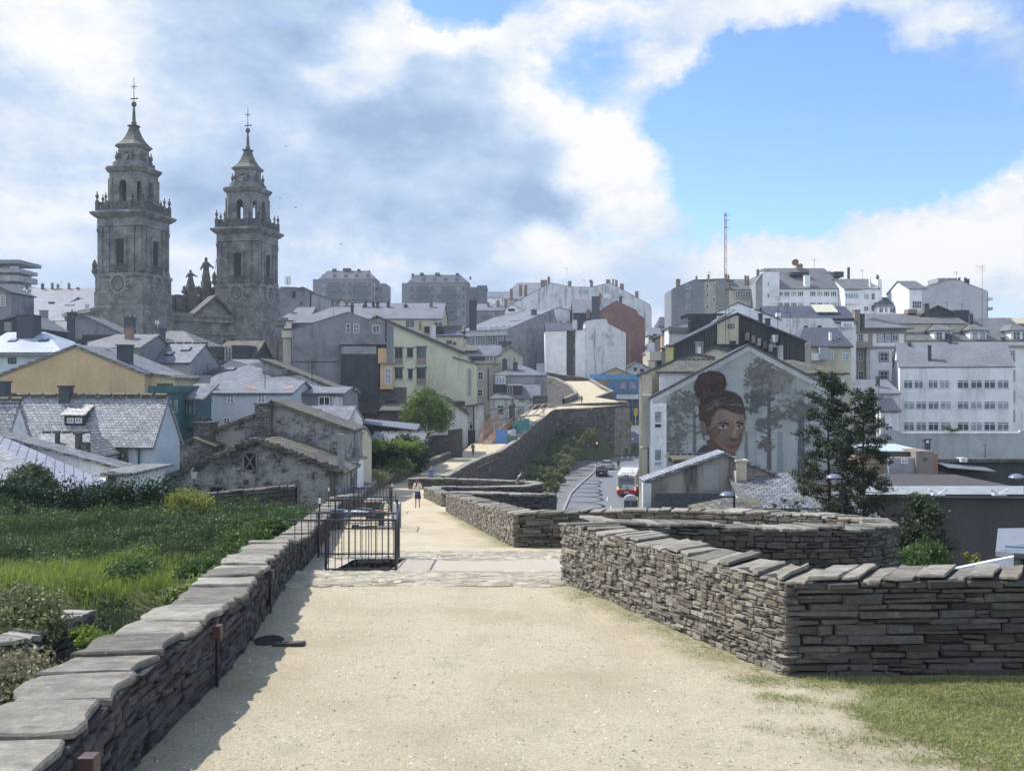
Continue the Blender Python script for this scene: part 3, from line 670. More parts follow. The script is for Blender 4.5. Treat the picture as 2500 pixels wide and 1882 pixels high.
    def chim(s, x0, x1, y0, y1, v=1.5, mat=None, dp=None, pots=2, cap=True, extra=1.2):
        a, z1 = s.fp(x0, y0, v); b, z0 = s.fp(x1, y1, v); w_ = b-a; dp = dp or max(.5, w_*.8)
        g = G().box(a, b, v, v+dp, z0-extra, z1-(.12 if cap else 0))
        if cap: g.box(a-.07, b+.07, v-.07, v+dp+.07, z1-.12, z1)
        c = g.build('chimney', mat or R.choice((CHD, BRICKC, CHD)), getattr(s, 'roof', s.root))
        if pots:
            g = G()
            for i in range(pots): g.tube((a+w_*(i+.5)/pots, v+dp/2, z1), (a+w_*(i+.5)/pots, v+dp/2, z1+.35), .11, .09)
            g.build('chimney_pot', plain('clay_pot', (.13, .08, .06)), getattr(s, 'roof', s.root))
        return c
    def antenna(s, x, y0, y1, v=2, arms=3, w_=.7):
        u, z1 = s.fp(x, y0, v); _, z0 = s.fp(x, y1, v); g = G().tube((u, v, z0-.6), (u, v, z1), .03, .025, 5)
        for i in range(arms):
            z = z1-.12-i*.22; g.tube((u-w_*(1-.2*i)/1, v, z), (u+w_*.5, v, z), .016, n=4)
            for k in range(4): g.tube((u-w_*(.9-.3*k), v-.18, z), (u-w_*(.9-.3*k), v+.18, z), .012, n=4)
        g.build('antenna', METAL, getattr(s, 'roof', s.root))
    def sky(s, x0, x1, y0, y1, v):
        """roof window on the front slope of a gs roof"""
        ra, rb, wv, zr = s.ridge; sl = (zr-s.ze)/s.wd
        a, _ = s.fp(x0, (y0+y1)/2, v); b, _ = s.fp(x1, (y0+y1)/2, v)
        def on(vv, h): n = math.hypot(1, sl); return (vv-sl/n*h, s.ze+(vv)*sl+h/n)
        h = (y1-y0)/F*s.d*1.6+.3
        q = []
        for vv in (v, v+h): y, z = on(vv, .10); q.append((y, z))
        G().slab([(a, *q[0]), (b, *q[0]), (b, *q[1]), (a, *q[1])], .12).build('skylight_frame', METAL, s.roof)
        q = []
        for vv in (v+.1, v+h-.1): y, z = on(vv, .125); q.append((y, z))
        G().slab([(a+.1, *q[0]), (b-.1, *q[0]), (b-.1, *q[1]), (a+.1, *q[1])], .02).build('skylight', plain('skylight_glass', (.25, .3, .36), .08, .1, spec=1), s.roof)
    def bx(s, name, x0, x1, y0, y1, v0, v1, mat, parent=None):
        a, z1 = s.fp(x0, y0, v0); b, z0 = s.fp(x1, y1, v0)
        return G().box(a, b, v0, v1, z0, z1).build(name, mat, parent or s.root)
    def dish(s, x, y, rpx, v=2, mat=None):
        u, z = s.fp(x, y, v); r = rpx/F*s.d; g = G()
        prof = [(.02, -.02), (r*.5, r*.06), (r*.85, r*.18), (r, r*.27), (r*.98, r*.31), (r*.5, r*.10), (.01, r*.03)]
        g.lathe(prof, n=14); a = math.radians(65); g.v = [(u+p[0], v-(p[2])*math.sin(a)*1+p[1]*-.35, z+p[1]*math.sin(a)+p[2]*.4) for p in g.v]
        g.tube((u, v+.05, z-r*1.9), (u, v+.05, z), .05)
        g.build('satellite_dish', mat or plain('dish_rust', (.30, .17, .10)), getattr(s, 'roof', s.root))
PW = plaster('plaster_white', (.80, .81, .82), .3)
PW2 = plaster('plaster_white_worn', (.66, .67, .67), .75)
PG = plaster('plaster_grey', (.25, .252, .262), .8, (.085, .085, .09), var=.2)
PGL = plaster('plaster_grey_light', (.33, .34, .35), .6)
PGB = plaster('plaster_blue_grey', (.22, .235, .26), .35)
PY = plaster('plaster_pale_yellow', (.62, .62, .47), .3)
PO = plaster('plaster_ochre', (.58, .43, .26), .28, (.2, .18, .15))
PC = plaster('plaster_cream', (.55, .51, .40), .35)
PB = plaster('plaster_beige', (.45, .42, .36), .45)
PT = plaster('plaster_taupe', (.26, .22, .19), .45)
PDK = plaster('plaster_dark', (.065, .068, .075), .5, (.03, .03, .035), var=.3)
RUB = bricks('rubble_wall', (.09, .085, .08), (.18, .17, .16), (.05, .05, .05), .42, .2, .03, rough=.9, moss=.2, bmp=1, var=.45, distort=.25)
def ruinmat():
    m, nt, b = newmat('ruin_plaster'); v = tn(nt, 1.1, 8, .72); v2 = tn(nt, 7, 6, .75)
    vo = N('ShaderNodeTexVoronoi', nt); vo.inputs['Scale'].default_value = 3.6; t = N('ShaderNodeTexCoord', nt)
    mp = N('ShaderNodeMapping', nt); mp.inputs['Scale'].default_value = (1, 1, 1.7); L(nt, t.outputs['Object'], mp.inputs[0]); L(nt, mp.outputs[0], vo.inputs['Vector'])
    st = mixc(nt, rmp(nt, vo.outputs['Distance'], .1, .5), (.34, .34, .33), (.06, .06, .062))
    pl = mixc(nt, rmp(nt, v2, .3, .7), (.24, .24, .235), (.40, .395, .38))
    c = mixc(nt, rmp(nt, v, .40, .52), st, pl)
    c = mixc(nt, math_(nt, 'MULTIPLY', rmp(nt, tn(nt, .5, 7, .7, off=(5, 5, 5)), .5, .62), .7), c, (.06, .062, .066))
    L(nt, c, b.inputs['Base Color']); b.inputs['Roughness'].default_value = .95; b.inputs['Specular IOR Level'].default_value = .2
    bump(nt, b, math_(nt, 'ADD', v2, vo.outputs['Distance']), .8, .06); return m
RUIN = ruinmat()
MET = plain('grey_metal_roof', (.20, .215, .235), .45, .12, metal=.2)
GREEN = plain('green_paint', (.035, .10, .11), .6, .2)
BLUEW = plaster('plaster_blue_white', (.50, .56, .62), .2)
# ======== left: far roofs and modern block
h = H('apartment_building', 'grey modern block at the left edge with stacked open balconies', 0, 300)
h.ex([(-90, 652), (22, 650)], 14, PGB, MET, ov=0)
h.bx('roof_canopy', -90, 47, 634, 643, -2, 12, PGB)
for y0, y1 in ((656, 665), (672, 686), (694, 706), (714, 724)): h.bx('balcony', -60, 47, y0, y1, -1.6, 10, PGL)
h.bx('balcony_glass', 24, 46, 650, 656, -1.4, -1.3, GLL); h.bx('orange_panel', 2, 20, 668, 716, -.05, .1, plain('terracotta', (.35, .15, .09)))
h = H('house', 'dark slate roofed house cut by the left edge with one many paned window', 0, 125)
h.ex([(-70, 735), (-18, 690), (27, 712)], 6, PG, SLD, ov=.3); h.win(1, 721, 14, 748, 3, 4, fr=WH)
h = H('apartment_building', 'long low grey roofs on the skyline left of the cathedral towers', 27, 240)
h.gs(27, 232, 727, 703, 7, PGL, SL, hr=3); [h.chim(x, x+5, 692+R.random()*5, 706, 6, extra=1) for x in (62, 100, 124, 138, 165)]; h.antenna(151, 686, 703, 6); h.dish(191, 706, 5, 6)
h.antenna(108, 690, 704, 6); h.row(40, 708, 78, 716, 3, v=-.02)
h = H('house', 'sparkling pale stone slate roof with a small red brick chimney, below the skyline roofs', 28, 205)
h.gs(27, 148, 752, 724, 8, PG, SLB); h.chim(118, 130, 737, 752, 3, CHD, pots=0); h.chim(60, 70, 737, 752, 3, BRICKC, pots=1)
h = H('house', 'plain blue grey roof house just left of the cathedral base', 140, 200)
h.gs(137, 236, 750, 722, 8, PG, SLF, hl=4); h.sky(157, 178, 745, 750, 1)
h = H('house', 'wide roof of pale rough stone slates right under the left cathedral tower', 27, 168)
h.gs(25, 242, 782, 751, 9, PG, SLB, hr=2.5); h.chim(207, 214, 743, 780, 3, CHW, pots=0)
h = H('house', 'dark grey gable wall with a long falling roofline and two chimneys', 183, 125)
h.ex([(183, 773), (212, 771), (300, 813)], 5, PG, SLR); h.chim(163, 182, 762, 818, .1, CHD, pots=1); h.chim(96, 112, 757, 812, 1, PGL, pots=0)
h.gs(96, 184, 815, 785, 5, PDK, SLR, v0=1, wname='side_wall', rname='side_roof')
h = H('house', 'dark gabled roofs and small dormer behind the zinc roof', -20, 112)
h.ex([(-60, 800), (8, 778), (45, 768), (80, 790), (96, 800)], 7, PDK, SLR); h.bx('dormer', 10, 26, 786, 808, -.5, 2, PG)
h = H('house', 'blue grey standing seam zinc roof with a big square dark chimney', 0, 100, -3)
h.gs(-60, 152, 860, 811, 6, BLUEW, bricks('zinc', (.42, .47, .55), (.45, .50, .58), (.22, .25, .3), .6, 30, .03, rough=.35, bmp=.4, var=.04, big=.05), hr=5, zb=0)
h.bx('fascia', -60, 150, 860, 869, -.4, -.1, PGB); h.chim(40, 79, 768, 830, 4, CHD, 1.8, pots=0); h.sky(18, 37, 826, 833, 3); h.sky(93, 111, 826, 833, 3)
h.win(20, 873, 40, 888, 2, 1, fr=DK)
h = H('house', 'low mossy slate roof with chimney among jumbled roofs below the left tower', 183, 96)
h.gs(185, 340, 846, 816, 5, PG, SLR, hl=2); h.chim(200, 296, 817, 824, 4.9, PDK, .5, pots=0, cap=False, extra=.3); h.chim(304, 322, 800, 826, 3, BRICKC, pots=2)
h.bx('dark_vent', 184, 201, 828, 839, .5, 1.5, PDK)
h = H('house', 'pale slate hipped roof directly beneath the cathedral wall', 325, 122)
h.gs(326, 482, 842, 808, 7, PG, SLR, hl=2, hr=4); h.chim(388, 401, 801, 838, 2.5, CHD, pots=0); h.antenna(383, 783, 802, 3); h.dish(384, 788, 6, 3, PW)
h.chim(303, 325, 774, 812, 3, CHD, pots=2)
h = H('house', 'slate roof with two blue skylights and a ruined white chimney', 312, 100, -4)
h.gs(312, 463, 881, 838, (500,), PGL, SL, xe=(463, 881), xr=(495, 838)); h.ridge_caps(.9, .14); h.sky(400, 420, 855, 862, h.wd*.3); h.sky(440, 462, 845, 852, h.wd*.55); h.chim(347, 370, 826, 878, .6, RUB, 1.1, pots=0)
h = H('house', 'dark dormered slate house at the foot of the right cathedral tower', 500, 118)
h.gs(500, 612, 882, 832, 6, PDK, SLM, hl=1); h.bx('dormer', 506, 545, 846, 874, .3, 4, PDK); h.bx('dormer', 565, 607, 843, 876, .3, 4, PDK)
g = G(); 
for x in (548, 555, 562): a, z1 = h.fp(x, 848, .2); b, z0 = h.fp(x+4, 882, .2); g.box(a, b, .2, .6, z0, z1)
g.build('flue_pipe', PGL, h.root)
# ochre gable house
h = H('house', 'large plain ochre gable house with a dark square chimney on its right slope', 184, 75)
h.ex([(-60, 938), (0, 912), (184, 841), (353, 909)], 9, PO, SLR, ov=.12, t=.2)
h.win(383, 924, 418, 939, 2, fr=DK) if 0 else None
u1, z1 = h.fp(353, 909); v1, _ = h.sp(424, 911, u1); 
G().box(u1-.02, u1+1.9, 1.2, v1+.5, 0, z1-.15).build('side_wing', plaster('plaster_ochre_light', (.60, .52, .34), .15), h.root)
G().slab([(u1-.3, .9, z1+.1), (u1+2.3, .9, z1-.35), (u1+2.3, v1+.8, z1-.35), (u1-.3, v1+.8, z1+.1)], .15).build('wing_roof', SLR, h.root)
h.winm(u1+.55, u1+1.75, z1-1.35, z1-.85, 1.2, 2, 1, fr=DK)
h.chim(285, 314, 841, 890, 1.2, CHD, 1.0, pots=0); g = G(); a, z = h.fp(225, 858, 2.5); 
h.bx('skylight', 236, 266, 852, 858, 4, 4.4, plain('skylight_glass', (.25, .3, .36)))
h = H('house', 'green glazed timber gallery between the ochre gable and the white house', 363, 70)
h.ex([(363, 944), (437, 944)], 5, GREEN, None); h.bx('cornice', 361, 439, 942, 958, -.25, 5.1, GREEN)
h.row(365, 975, 437, 1010, 5, .1, nx=2, ny=4, fr=GREEN, gl=GLL)
h.bx('side_gallery', 437, 480, 968, 1046, 1.5, 5, GREEN); 
for i in range(4): h.win(441+10*i, 974, 449+10*i, 1014, 2, 4, fr=GREEN, gl=GLL, v=1.5)
u0, z = h.fp(437, 969, 1.2); u1, _ = h.fp(498, 969, 1.2); G().slab([(u0, 1, z), (u1, 1, z-.15), (u1, 5, z+1), (u0, 5, z+1)], .15).build('roof', SLR, h.root)
# ======== long slate roofed convent wing
h = H('house', 'long steep slate roof with ridge stones and one dormer over a blue white wall', 378, 60, -9)
h.gs(-90, 378, 1073, 962, (409,), plaster('plaster_blue_white', (.50, .56, .62)), SLB, xe=(378, 1066), xr=(414, 968), ov=.4, gov=.1, t=.18); h.ridge_caps(.95, .19, SLM)
h.win(268, 1104, 308, 1120, 3, 1, fr=DK, gl=GLL, sur=PT); h.win(268, 1126, 308, 1155, 3, 2, fr=DK, gl=GLL, sur=PT)
h.chim(143, 168, 941, 960, h.wd-.3, CHD, .5, pots=0); h.chim(-10, 12, 930, 975, h.wd-.3, CHD, .6, pots=0)
a, z1 = h.fp(157, 1010, .3); b, z0 = h.fp(206, 1038, .3)
dm = G().box(a, b, .3, 1.6, z0, z1).build('dormer', PDK, h.roof)
G().slab([(a-.15, .1, z1-.05), (b+.15, .1, z1-.05), (b+.1, 1.6, z1+.75), (a-.1, 1.6, z1+.75)], .1).build('dormer_roof', SLB, dm)
w_ = (b-a)/2
for i in range(2): h.winm(a+.25+i*w_*.8, a+.25+i*w_*.8+w_*.62, z0+.12, z1-.25, .3, 2, 1, fr=WH, gl=GLL, pr=.1)
g = G(); u, z = h.fp(340, 1073, -.1); g.tube((u, -.15, z-.2), (u, -.15, z-6), .07); g.build('drainpipe', plain('green_pipe', (.04, .09, .10)), h.root)
h = H('house', 'small slate gable with a pale triangular end, left of the long roof', 20, 52, -12)
h.gs(-90, 20, 1062, 975, (47,), PW2, SLB, xe=(18, 1060), xr=(47, 977), ov=.2, gov=.05); h.ridge_caps(.8, .15, SLM); h.chim(-8, 9, 1026, 1062, .5, PG, pots=0)
h = H('house', 'low slate lean-to with two thin black chimneys in front of the long roof', 45, 56)
h.gs(48, 212, 1112, 1056, 3.2, PW, SLR, hr=1.2); h.ridge_caps(.6, .1, SLM); h.chim(134, 140, 1056, 1090, 1.5, CHD, .35, pots=0, cap=False); h.chim(183, 194, 1056, 1106, .4, CHD, .4, pots=0); h.chim(196, 212, 1080, 1108, .3, RUB, .5, pots=0, cap=False)
h = H('house', 'white walled building under a long sloping verge of slates, falling to the right', 0, 50, -4)
h.ex([(-90, 1018), (0, 1060), (290, 1137)], 1.1, PW, SLR, t=.14, ov=.3, eav=.1)
h = H('house', 'white corner of the slate verge building with brown pipes and a small eave', 262, 47)
h.gs(262, 316, 1152, 1138, 2.4, PW, SLR, hr=.6); 
g = G()
for x in (266, 273, 280): u, z = h.fp(x, 1150, -.1); g.tube((u, -.12, z), (u, -.12, z-4), .06)
g.build('drainpipe', plain('brown_pipe', (.10, .07, .06)), h.root)
root = empty('house', P(60, 1200, 42), 0, 'nearest hipped slate roof at lower left above the hedge, one face bright and one violet', 'building')
o = root.location
def rp(*pts): return [P(*p)-o for p in pts]
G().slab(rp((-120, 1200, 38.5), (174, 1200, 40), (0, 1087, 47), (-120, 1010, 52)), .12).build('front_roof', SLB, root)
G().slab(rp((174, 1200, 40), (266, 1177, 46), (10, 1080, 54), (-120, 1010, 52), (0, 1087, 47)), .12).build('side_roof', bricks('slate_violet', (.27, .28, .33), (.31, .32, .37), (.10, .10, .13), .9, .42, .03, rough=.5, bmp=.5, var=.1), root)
q = rp((-110, 1200, 38.9), (170, 1200, 40.3), (258, 1178, 46.2), (258, 1178, 56), (-110, 1178, 56)); g = G()
k = len(q); zt_ = q[1].z-.25; g.prismz([(p.x, p.y) for p in q], -8-o.z, zt_); g.build('wall', PY, root)
# ======== ruined stone houses
h = H('ruined_house', 'ruined plastered house with a boarded dark window left of the big gable', 348, 66, cat='ruined house')
h.ex([(345, 1122), (472, 1067), (520, 1085)], 5, RUIN, SLM, t=.14); h.win(398, 1137, 438, 1180, 2, 2, fr=WOOD, gl=PDK, sur=WOOD)
h.bx('old_render', 352, 466, 1120, 1190, -.03, .05, plaster('ruin_render_pink', (.38, .31, .27), .6)) if 0 else None
h = H('ruined_house', 'taller dark ruin behind, with two square chimneys and grass on its broken roof edge', 516, 68, cat='ruined house')
h.ex([(470, 1072), (516, 1049), (619, 1011), (665, 976), (858, 1046)], 5, RUIN, SLM, t=.22, ov=.35)
h.chim(473, 516, 1030, 1160, -1.0, RUB, 1.5, pots=0, extra=6); h.chim(622, 661, 984, 1078, -.6, RUB, 1.3, pots=0, extra=3)
g = G(); 
for x in (483, 500): u, z = h.fp(x, 1022, -.3); g.tube((u, -.3, z-.5), (u+.05, -.3, z+.1), .2, .18)
g.build('chimney_pot', PDK, h.roof)
h = H('ruined_house', 'front ruined gable with speckled plaster, boarded attic opening and two dark windows', 415, 61, cat='ruined house')
h.ex([(398, 1171), (500, 1122), (611, 1078), (634, 1077), (740, 1112), (832, 1151)], 6.5, RUIN, SLM, t=.18, ov=.3)
for (a, b, c, d_) in ((597, 1106, 625, 1146), (514, 1189, 552, 1228), (690, 1184, 727, 1228)):
    u0, z1 = h.fp(a, b); u1, z0 = h.fp(c, d_)
    G().box(u0, u1, -.04, .1, z0, z1).build('opening', plain('black_opening', (.012, .013, .016), .9), h.root)
    fr = G().box(u0-.12, u1+.12, -.12, .05, z1, z1+.16).box(u0-.12, u0, -.10, .05, z0, z1).box(u1, u1+.12, -.10, .05, z0, z1)
    fr.add([(u0, -.07, z0), (u0+.1, -.07, z0), (u1, -.07, z1), (u1-.1, -.07, z1), (u0, -.11, z0), (u0+.1, -.11, z0), (u1, -.11, z1), (u1-.1, -.11, z1)], [(0, 1, 2, 3), (7, 6, 5, 4), (0, 4, 5, 1), (2, 6, 7, 3), (1, 5, 6, 2), (0, 3, 7, 4)])
    if a == 597: fr.add([(u1, -.13, z0), (u1-.1, -.13, z0), (u0, -.13, z1), (u0+.1, -.13, z1), (u1, -.17, z0), (u1-.1, -.17, z0), (u0, -.17, z1), (u0+.1, -.17, z1)], [(0, 1, 2, 3), (7, 6, 5, 4), (0, 4, 5, 1), (2, 6, 7, 3), (1, 5, 6, 2), (0, 3, 7, 4)])
    fr.build('timber_boards', plain('grey_timber', (.17, .16, .15), .85, .35, 6), h.root)
h.bx('small_hole', 595, 607, 1171, 1184, -.03, .1, PDK)
h.bx('corner_posts', 806, 816, 1152, 1260, -.15, .3, WOOD); h.bx('corner_posts', 824, 838, 1060, 1260, 2, 2.5, PG)
g = G(); R2 = random.Random(3)
for i in range(240):        # loose slates sticking out along the broken verge
    t = R2.random(); x = 398+434*t; y = 1171-93*min(1, t/.5) if t < .5 else 1078+73*(t-.54)/.46
    u, z = h.fp(x, y-1, -.3); s_ = R2.uniform(.15, .4); g.box(u-s_, u+s_, -.55+R2.random()*.2, .2, z-.05+R2.uniform(-.06, .08), z+.02+R2.uniform(-.03, .1), .04)
g.build('loose_slates', SLM, h.roof)
# ======== white house and roofs behind
h = H('house', 'pale blue white two storey house with red stained patches on its low slate roof', 468, 80)
h.gs(455, 712, 957, 929, 4.5, BLUEW, SL, hl=2.0, ov=.3); h.chim(490, 509, 917, 942, 1, PGL, pots=0)
for r_ in ((504, 960, 523, 984), (554, 960, 572, 984), (629, 960, 648, 984), (504, 1020, 522, 1040), (546, 1020, 562, 1035)): h.win(*r_, nx=2, ny=2, gl=GLL if r_[1] < 1000 else GL)
h.antenna(506, 886, 940, 2); h.antenna(647, 905, 955, 1)
for (x0, x1, y) in ((593, 626, 944), (690, 716, 938)):
    u, _ = h.fp((x0+x1)/2, y, 1.5); ra, rb, wv, zr = h.ridge; sl = (zr-h.ze)/h.wd; w_ = (x1-x0)/F*80
    G().slab([(u-w_/2, 1, h.ze+1*sl+.015), (u+w_/2, 1, h.ze+sl+.015), (u+w_*.3, 2.4, h.ze+2.4*sl+.015), (u-w_*.4, 2.3, h.ze+2.3*sl+.015)], .02).build('rust_patch', plain('red_lichen', (.27, .17, .15), .8, .6, 2), h.roof)
h = H('house', 'narrow stone house with a broken window right of the pale blue house', 738, 84)
h.gs(738, 838, 958, 944, 4, PG, SLR); h.win(778, 968, 806, 990, 2, 1, gl=PDK); h.bx('white_patch', 810, 836, 968, 992, -.05, .1, PW2)
h = H('house', 'broad hipped slate roof with one small skylight behind the pale blue house', 426, 97)
h.gs(423, 800, 948, 877, 8.5, PG, SL, hl=7, hr=12, xr=(566, 877)); h.sky(550, 572, 901, 909, 5); h.antenna(546, 855, 905, 6); h.antenna(762, 884, 940, 1)
h = H('house', 'long dark slate slope running down to the right behind the hipped roof', 640, 101)
h.ex([(640, 876), (832, 950)], 6, PG, SLM, t=.25)
h = H('house', 'small slate roofed shed with whitewashed gable right of the tall ruin', 738, 76, -6)
h.gs(738, 849, 1026, 991, (868,), PW2, SL, xe=(849, 1026), xr=(868, 991), gov=.08); h.chim(770, 780, 999, 1008, 1, CHD, .4, pots=0)
h = H('house', 'little grey outbuilding with white end wall above the ivy', 838, 73, -8)
h.gs(838, 876, 1075, 1040, (892,), PC, SL, xe=(876, 1073), xr=(892, 1040), gov=.08)
h = H('house', 'thin white house beside the ruin with a tall dark window and slate eave', 838, 67)
h.gs(840, 866, 1125, 1112, 2, PW, SLR, ov=.6); h.win(850, 1140, 857, 1178, 1, 4, fr=WH)
# ======== cathedral
CST = bricks('cathedral_granite', (.175, .172, .168), (.235, .228, .22), (.10, .10, .10), 1.1, .5, .02, rough=.85, moss=.2, mossc=(.16, .14, .09), bmp=.35, var=.3, big=.35)
CSD = plain('weathered_granite', (.115, .113, .112), .9, .45, .9, bmp=.5, bs=6)
CRO = plain('domed_roof_lichen', (.10, .105, .085), .8, .5, 1.2)
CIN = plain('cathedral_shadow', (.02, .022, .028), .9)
croot = empty('cathedral', (-52, 165, -12), 0, 'granite cathedral with two tall stepped bell towers, pediment and rooftop statues', 'cathedral')
CO = croot.location
def ring(w_, ch):        # chamfered square outline half width w_, chamfer ch
    if ch <= 0: return [(-w_, -w_), (w_, -w_), (w_, w_), (-w_, w_)]
    a = w_-ch; return [(-a, -w_), (a, -w_), (w_, -a), (w_, a), (a, w_), (-a, w_), (-w_, a), (-w_, -a)]
def stack(g, prof, ch=0):    # prof: (half width, z)
    n = len(ring(1, ch)); v = []; f = []
    for w_, z in prof: v += [(x, y, z) for x, y in ring(w_, ch*w_)]
    for j in range(len(prof)-1):
        for i in range(n): f.append((j*n+i, j*n+(i+1) % n, (j+1)*n+(i+1) % n, (j+1)*n+i))
    f += [tuple(range(n-1, -1, -1)), tuple((len(prof)-1)*n+i for i in range(n))]; g.add(v, f)
def urn(g, x, y, z, s_=1):
    g.lathe([(.22*s_, 0), (.24*s_, .15*s_), (.10*s_, .3*s_), (.26*s_, .75*s_), (.20*s_, 1.0*s_), (.07*s_, 1.15*s_), (.10*s_, 1.35*s_), (.02, 1.6*s_)], (x, y, z), 8)
def rot4(g, fn):
    """run fn for each of the four faces, rotating what it adds"""
    for k in range(4):
        n0 = len(g.v); fn(g); c, s_ = [(1, 0), (0, 1), (-1, 0), (0, -1)][k]
        g.v[n0:] = [(x*c-y*s_, x*s_+y*c, z) for x, y, z in g.v[n0:]]
def rotb(name, mat, fn, t):
    for k in range(4):
        g = G(); fn(g); c, s_ = [(1, 0), (0, 1), (-1, 0), (0, -1)][k]; g.v = [(x*c-y*s_, x*s_+y*c, z) for x, y, z in g.v]; g.build(name, mat, t)
def tower(name, label, px, d, yaw):
    t = empty(name, Vector(((px-CX)/F*d, d, 0))-CO, math.radians(yaw), parent=croot); t['label'] = label
    zo = 12; t.location.z = 0; k = 1
    def Z(z): return 12+(z if z <= 34 else interp([(34, 34), (38.65, 37.6), (42.6, 40.9), (47.2, 44.3), (47.6, 44.65), (51.9, 48.5)], z))      # metres above the eye -> above the cathedral base
    g = G(); stack(g, [(4.3, Z(-3)), (4.3, Z(12.0)), (4.15, Z(12.3)), (4.15, Z(14.4)), (3.98, Z(14.6)), (3.98, Z(16.6)), (4.2, Z(16.8)), (4.2, Z(17.2)), (3.9, Z(17.4)), (3.72, Z(17.5)), (3.72, Z(24.4)), (3.95, Z(24.6)), (3.85, Z(24.7)), (3.85, Z(25.8)), (4.15, Z(26.0)), (4.65, Z(26.5)), (4.65, Z(26.8)), (4.0, Z(27.0)), (4.0, Z(27.05))])
    g.build('shaft', CST, t)
    g = G()      # pilasters and panels on the faces
    def pil(g):
        for x in (-3.35, -2.15, 2.15, 3.35): g.box(x-.36, x+.36, -3.9, -3.6, Z(17.5), Z(24.3)).box(x-.44, x+.44, -3.98, -3.6, Z(23.7), Z(24.35)).box(x-.44, x+.44, -3.99, -3.6, Z(17.4), Z(17.9))
        g.box(-1.25, -.85, -3.84, -3.6, Z(18.2), Z(23.2)).box(.85, 1.25, -3.84, -3.6, Z(18.2), Z(23.2)).box(-1.3, 1.3, -3.9, -3.6, Z(22.6), Z(22.95))
        g.prism([(-1.35, Z(22.95)), (1.35, Z(22.95)), (0, Z(23.6))], -3.88, -3.6)
        for x in (-3.6, 3.6): g.box(x-.42, x+.42, -4.08, -3.8, Z(14.6), Z(16.7))
    rot4(g, pil); g.build('pilasters', CST, t)
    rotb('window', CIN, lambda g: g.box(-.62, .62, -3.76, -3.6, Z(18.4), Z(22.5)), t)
    g = G()
    def bal(g):
        g.box(-1.35, 1.35, -4.25, -3.7, Z(17.45), Z(17.65)).box(-1.35, 1.35, -4.25, -4.1, Z(18.5), Z(18.65))
        for i in range(8): g.box(-1.3+i*.357, -1.18+i*.357, -4.22, -4.12, Z(17.65), Z(18.5))
    rotb('balcony', CSD, bal, t)
    g = G()
    def med(g):       # round medallion with wreath
        for (r0, r1, dz) in ((.6, .72, .2), (1.1, 1.4, .34)):
            n = 22; v = []
            for i in range(n):
                a = 2*math.pi*i/n
                for rr, y in ((r0-.05, -3.95), (r0, -4.0-dz), (r1, -4.0-dz), (r1+.12, -3.95)): v.append((math.cos(a)*rr, y, Z(15.6)+math.sin(a)*rr*1.15))
            f = []
            for i in range(n):
                for q in range(3): f.append((i*4+q, i*4+q+1, ((i+1) % n)*4+q+1, ((i+1) % n)*4+q))
            g.add(v, f)
        for i in range(16):
            a = 2*math.pi*i/16; g.box(math.cos(a)*1.62-.2, math.cos(a)*1.62+.2, -4.3, -3.95, Z(15.5)+math.sin(a)*1.8-.2, Z(15.5)+math.sin(a)*1.8+.2, .05)
    rotb('medallion', plain('pale_carved_granite', (.25, .245, .235), .9, .3, 2), med, t)
    g = G(); zb_ = Z(27.05)
    def bls(g):
        g.box(-4.05, 4.05, -4.05, -3.8, zb_, zb_+.2).box(-4.0, 4.0, -4.02, -3.82, zb_+1.05, zb_+1.25)
        for i in range(22): g.box(-3.85+i*.36, -3.7+i*.36, -3.98, -3.86, zb_+.2, zb_+1.05)
        for x in (-3.75, -1.9, 1.9): g.box(x-.27, x+.27, -4.13, -3.68, zb_, zb_+1.35)
    rot4(g, bls); g.build('balustrade', CSD, t)
    g = G()
    def ur(g):
        urn(g, -3.8, -3.9, zb_+1.35, 1.05)
    rotb('urn', CSD, ur, t); rotb('urn', CSD, lambda g: urn(g, -2.3, -3.9, zb_+1.35, .9), t); rotb('urn', CSD, lambda g: urn(g, 2.3, -3.9, zb_+1.35, .9), t)
    # belfry: eight piers with open arches
    g = G(); W_ = 2.95; c_ = .52
    stack(g, [(W_, zb_), (W_, Z(28.5))], c_/W_*1.0 if 0 else .3)
    stack(g, [(W_, Z(32.3)), (W_, Z(33.1)), (W_+.25, Z(33.3)), (W_+.5, Z(33.75)), (W_+.5, Z(33.95)), (W_-.4, Z(34.05))], .3)
    rg = ring(W_, .3*W_)
    for i in range(8):
        a = Vector(rg[i]); b = Vector(rg[(i+1) % 8]); l = (b-a).length; dr = (b-a)/l; nn = Vector((dr.y, -dr.x)); ow = min(1.25, l*.52)
        z0, z1, zs = Z(28.5), Z(32.3), Z(31.2)
        n0 = len(g.v)
        e0 = (l-ow)/2
        g.box(-.003, e0, -.06, .55, z0, z1).box(l-e0, l+.003, -.06, .55, z0, z1)
        pts = [(e0, z1)]+[(l/2-ow/2*math.cos(math.pi*q/8), zs+ow/2*math.sin(math.pi*q/8)) for q in range(9)]+[(l-e0, z1)]
        for q in range(len(pts)-1):
            (x0, za), (x1, zb2) = pts[q], pts[q+1]
            if q in (0, len(pts)-2): continue
            g.add([(x0, -.03, za), (x1, -.03, zb2), (x1, -.03, z1), (x0, -.03, z1), (x0, .5, za), (x1, .5, zb2), (x1, .5, z1), (x0, .5, z1)], [(0, 1, 2, 3), (7, 6, 5, 4), (0, 4, 5, 1)])
        for x in (.12, l-.12): g.box(x-.16, x+.16, -.2, 0, z0, z1)
        g.v[n0:] = [(a.x+dr.x*x-nn.x*y, a.y+dr.y*x-nn.y*y, z) for x, y, z in g.v[n0:]]
    g.build('belfry', CST, t)
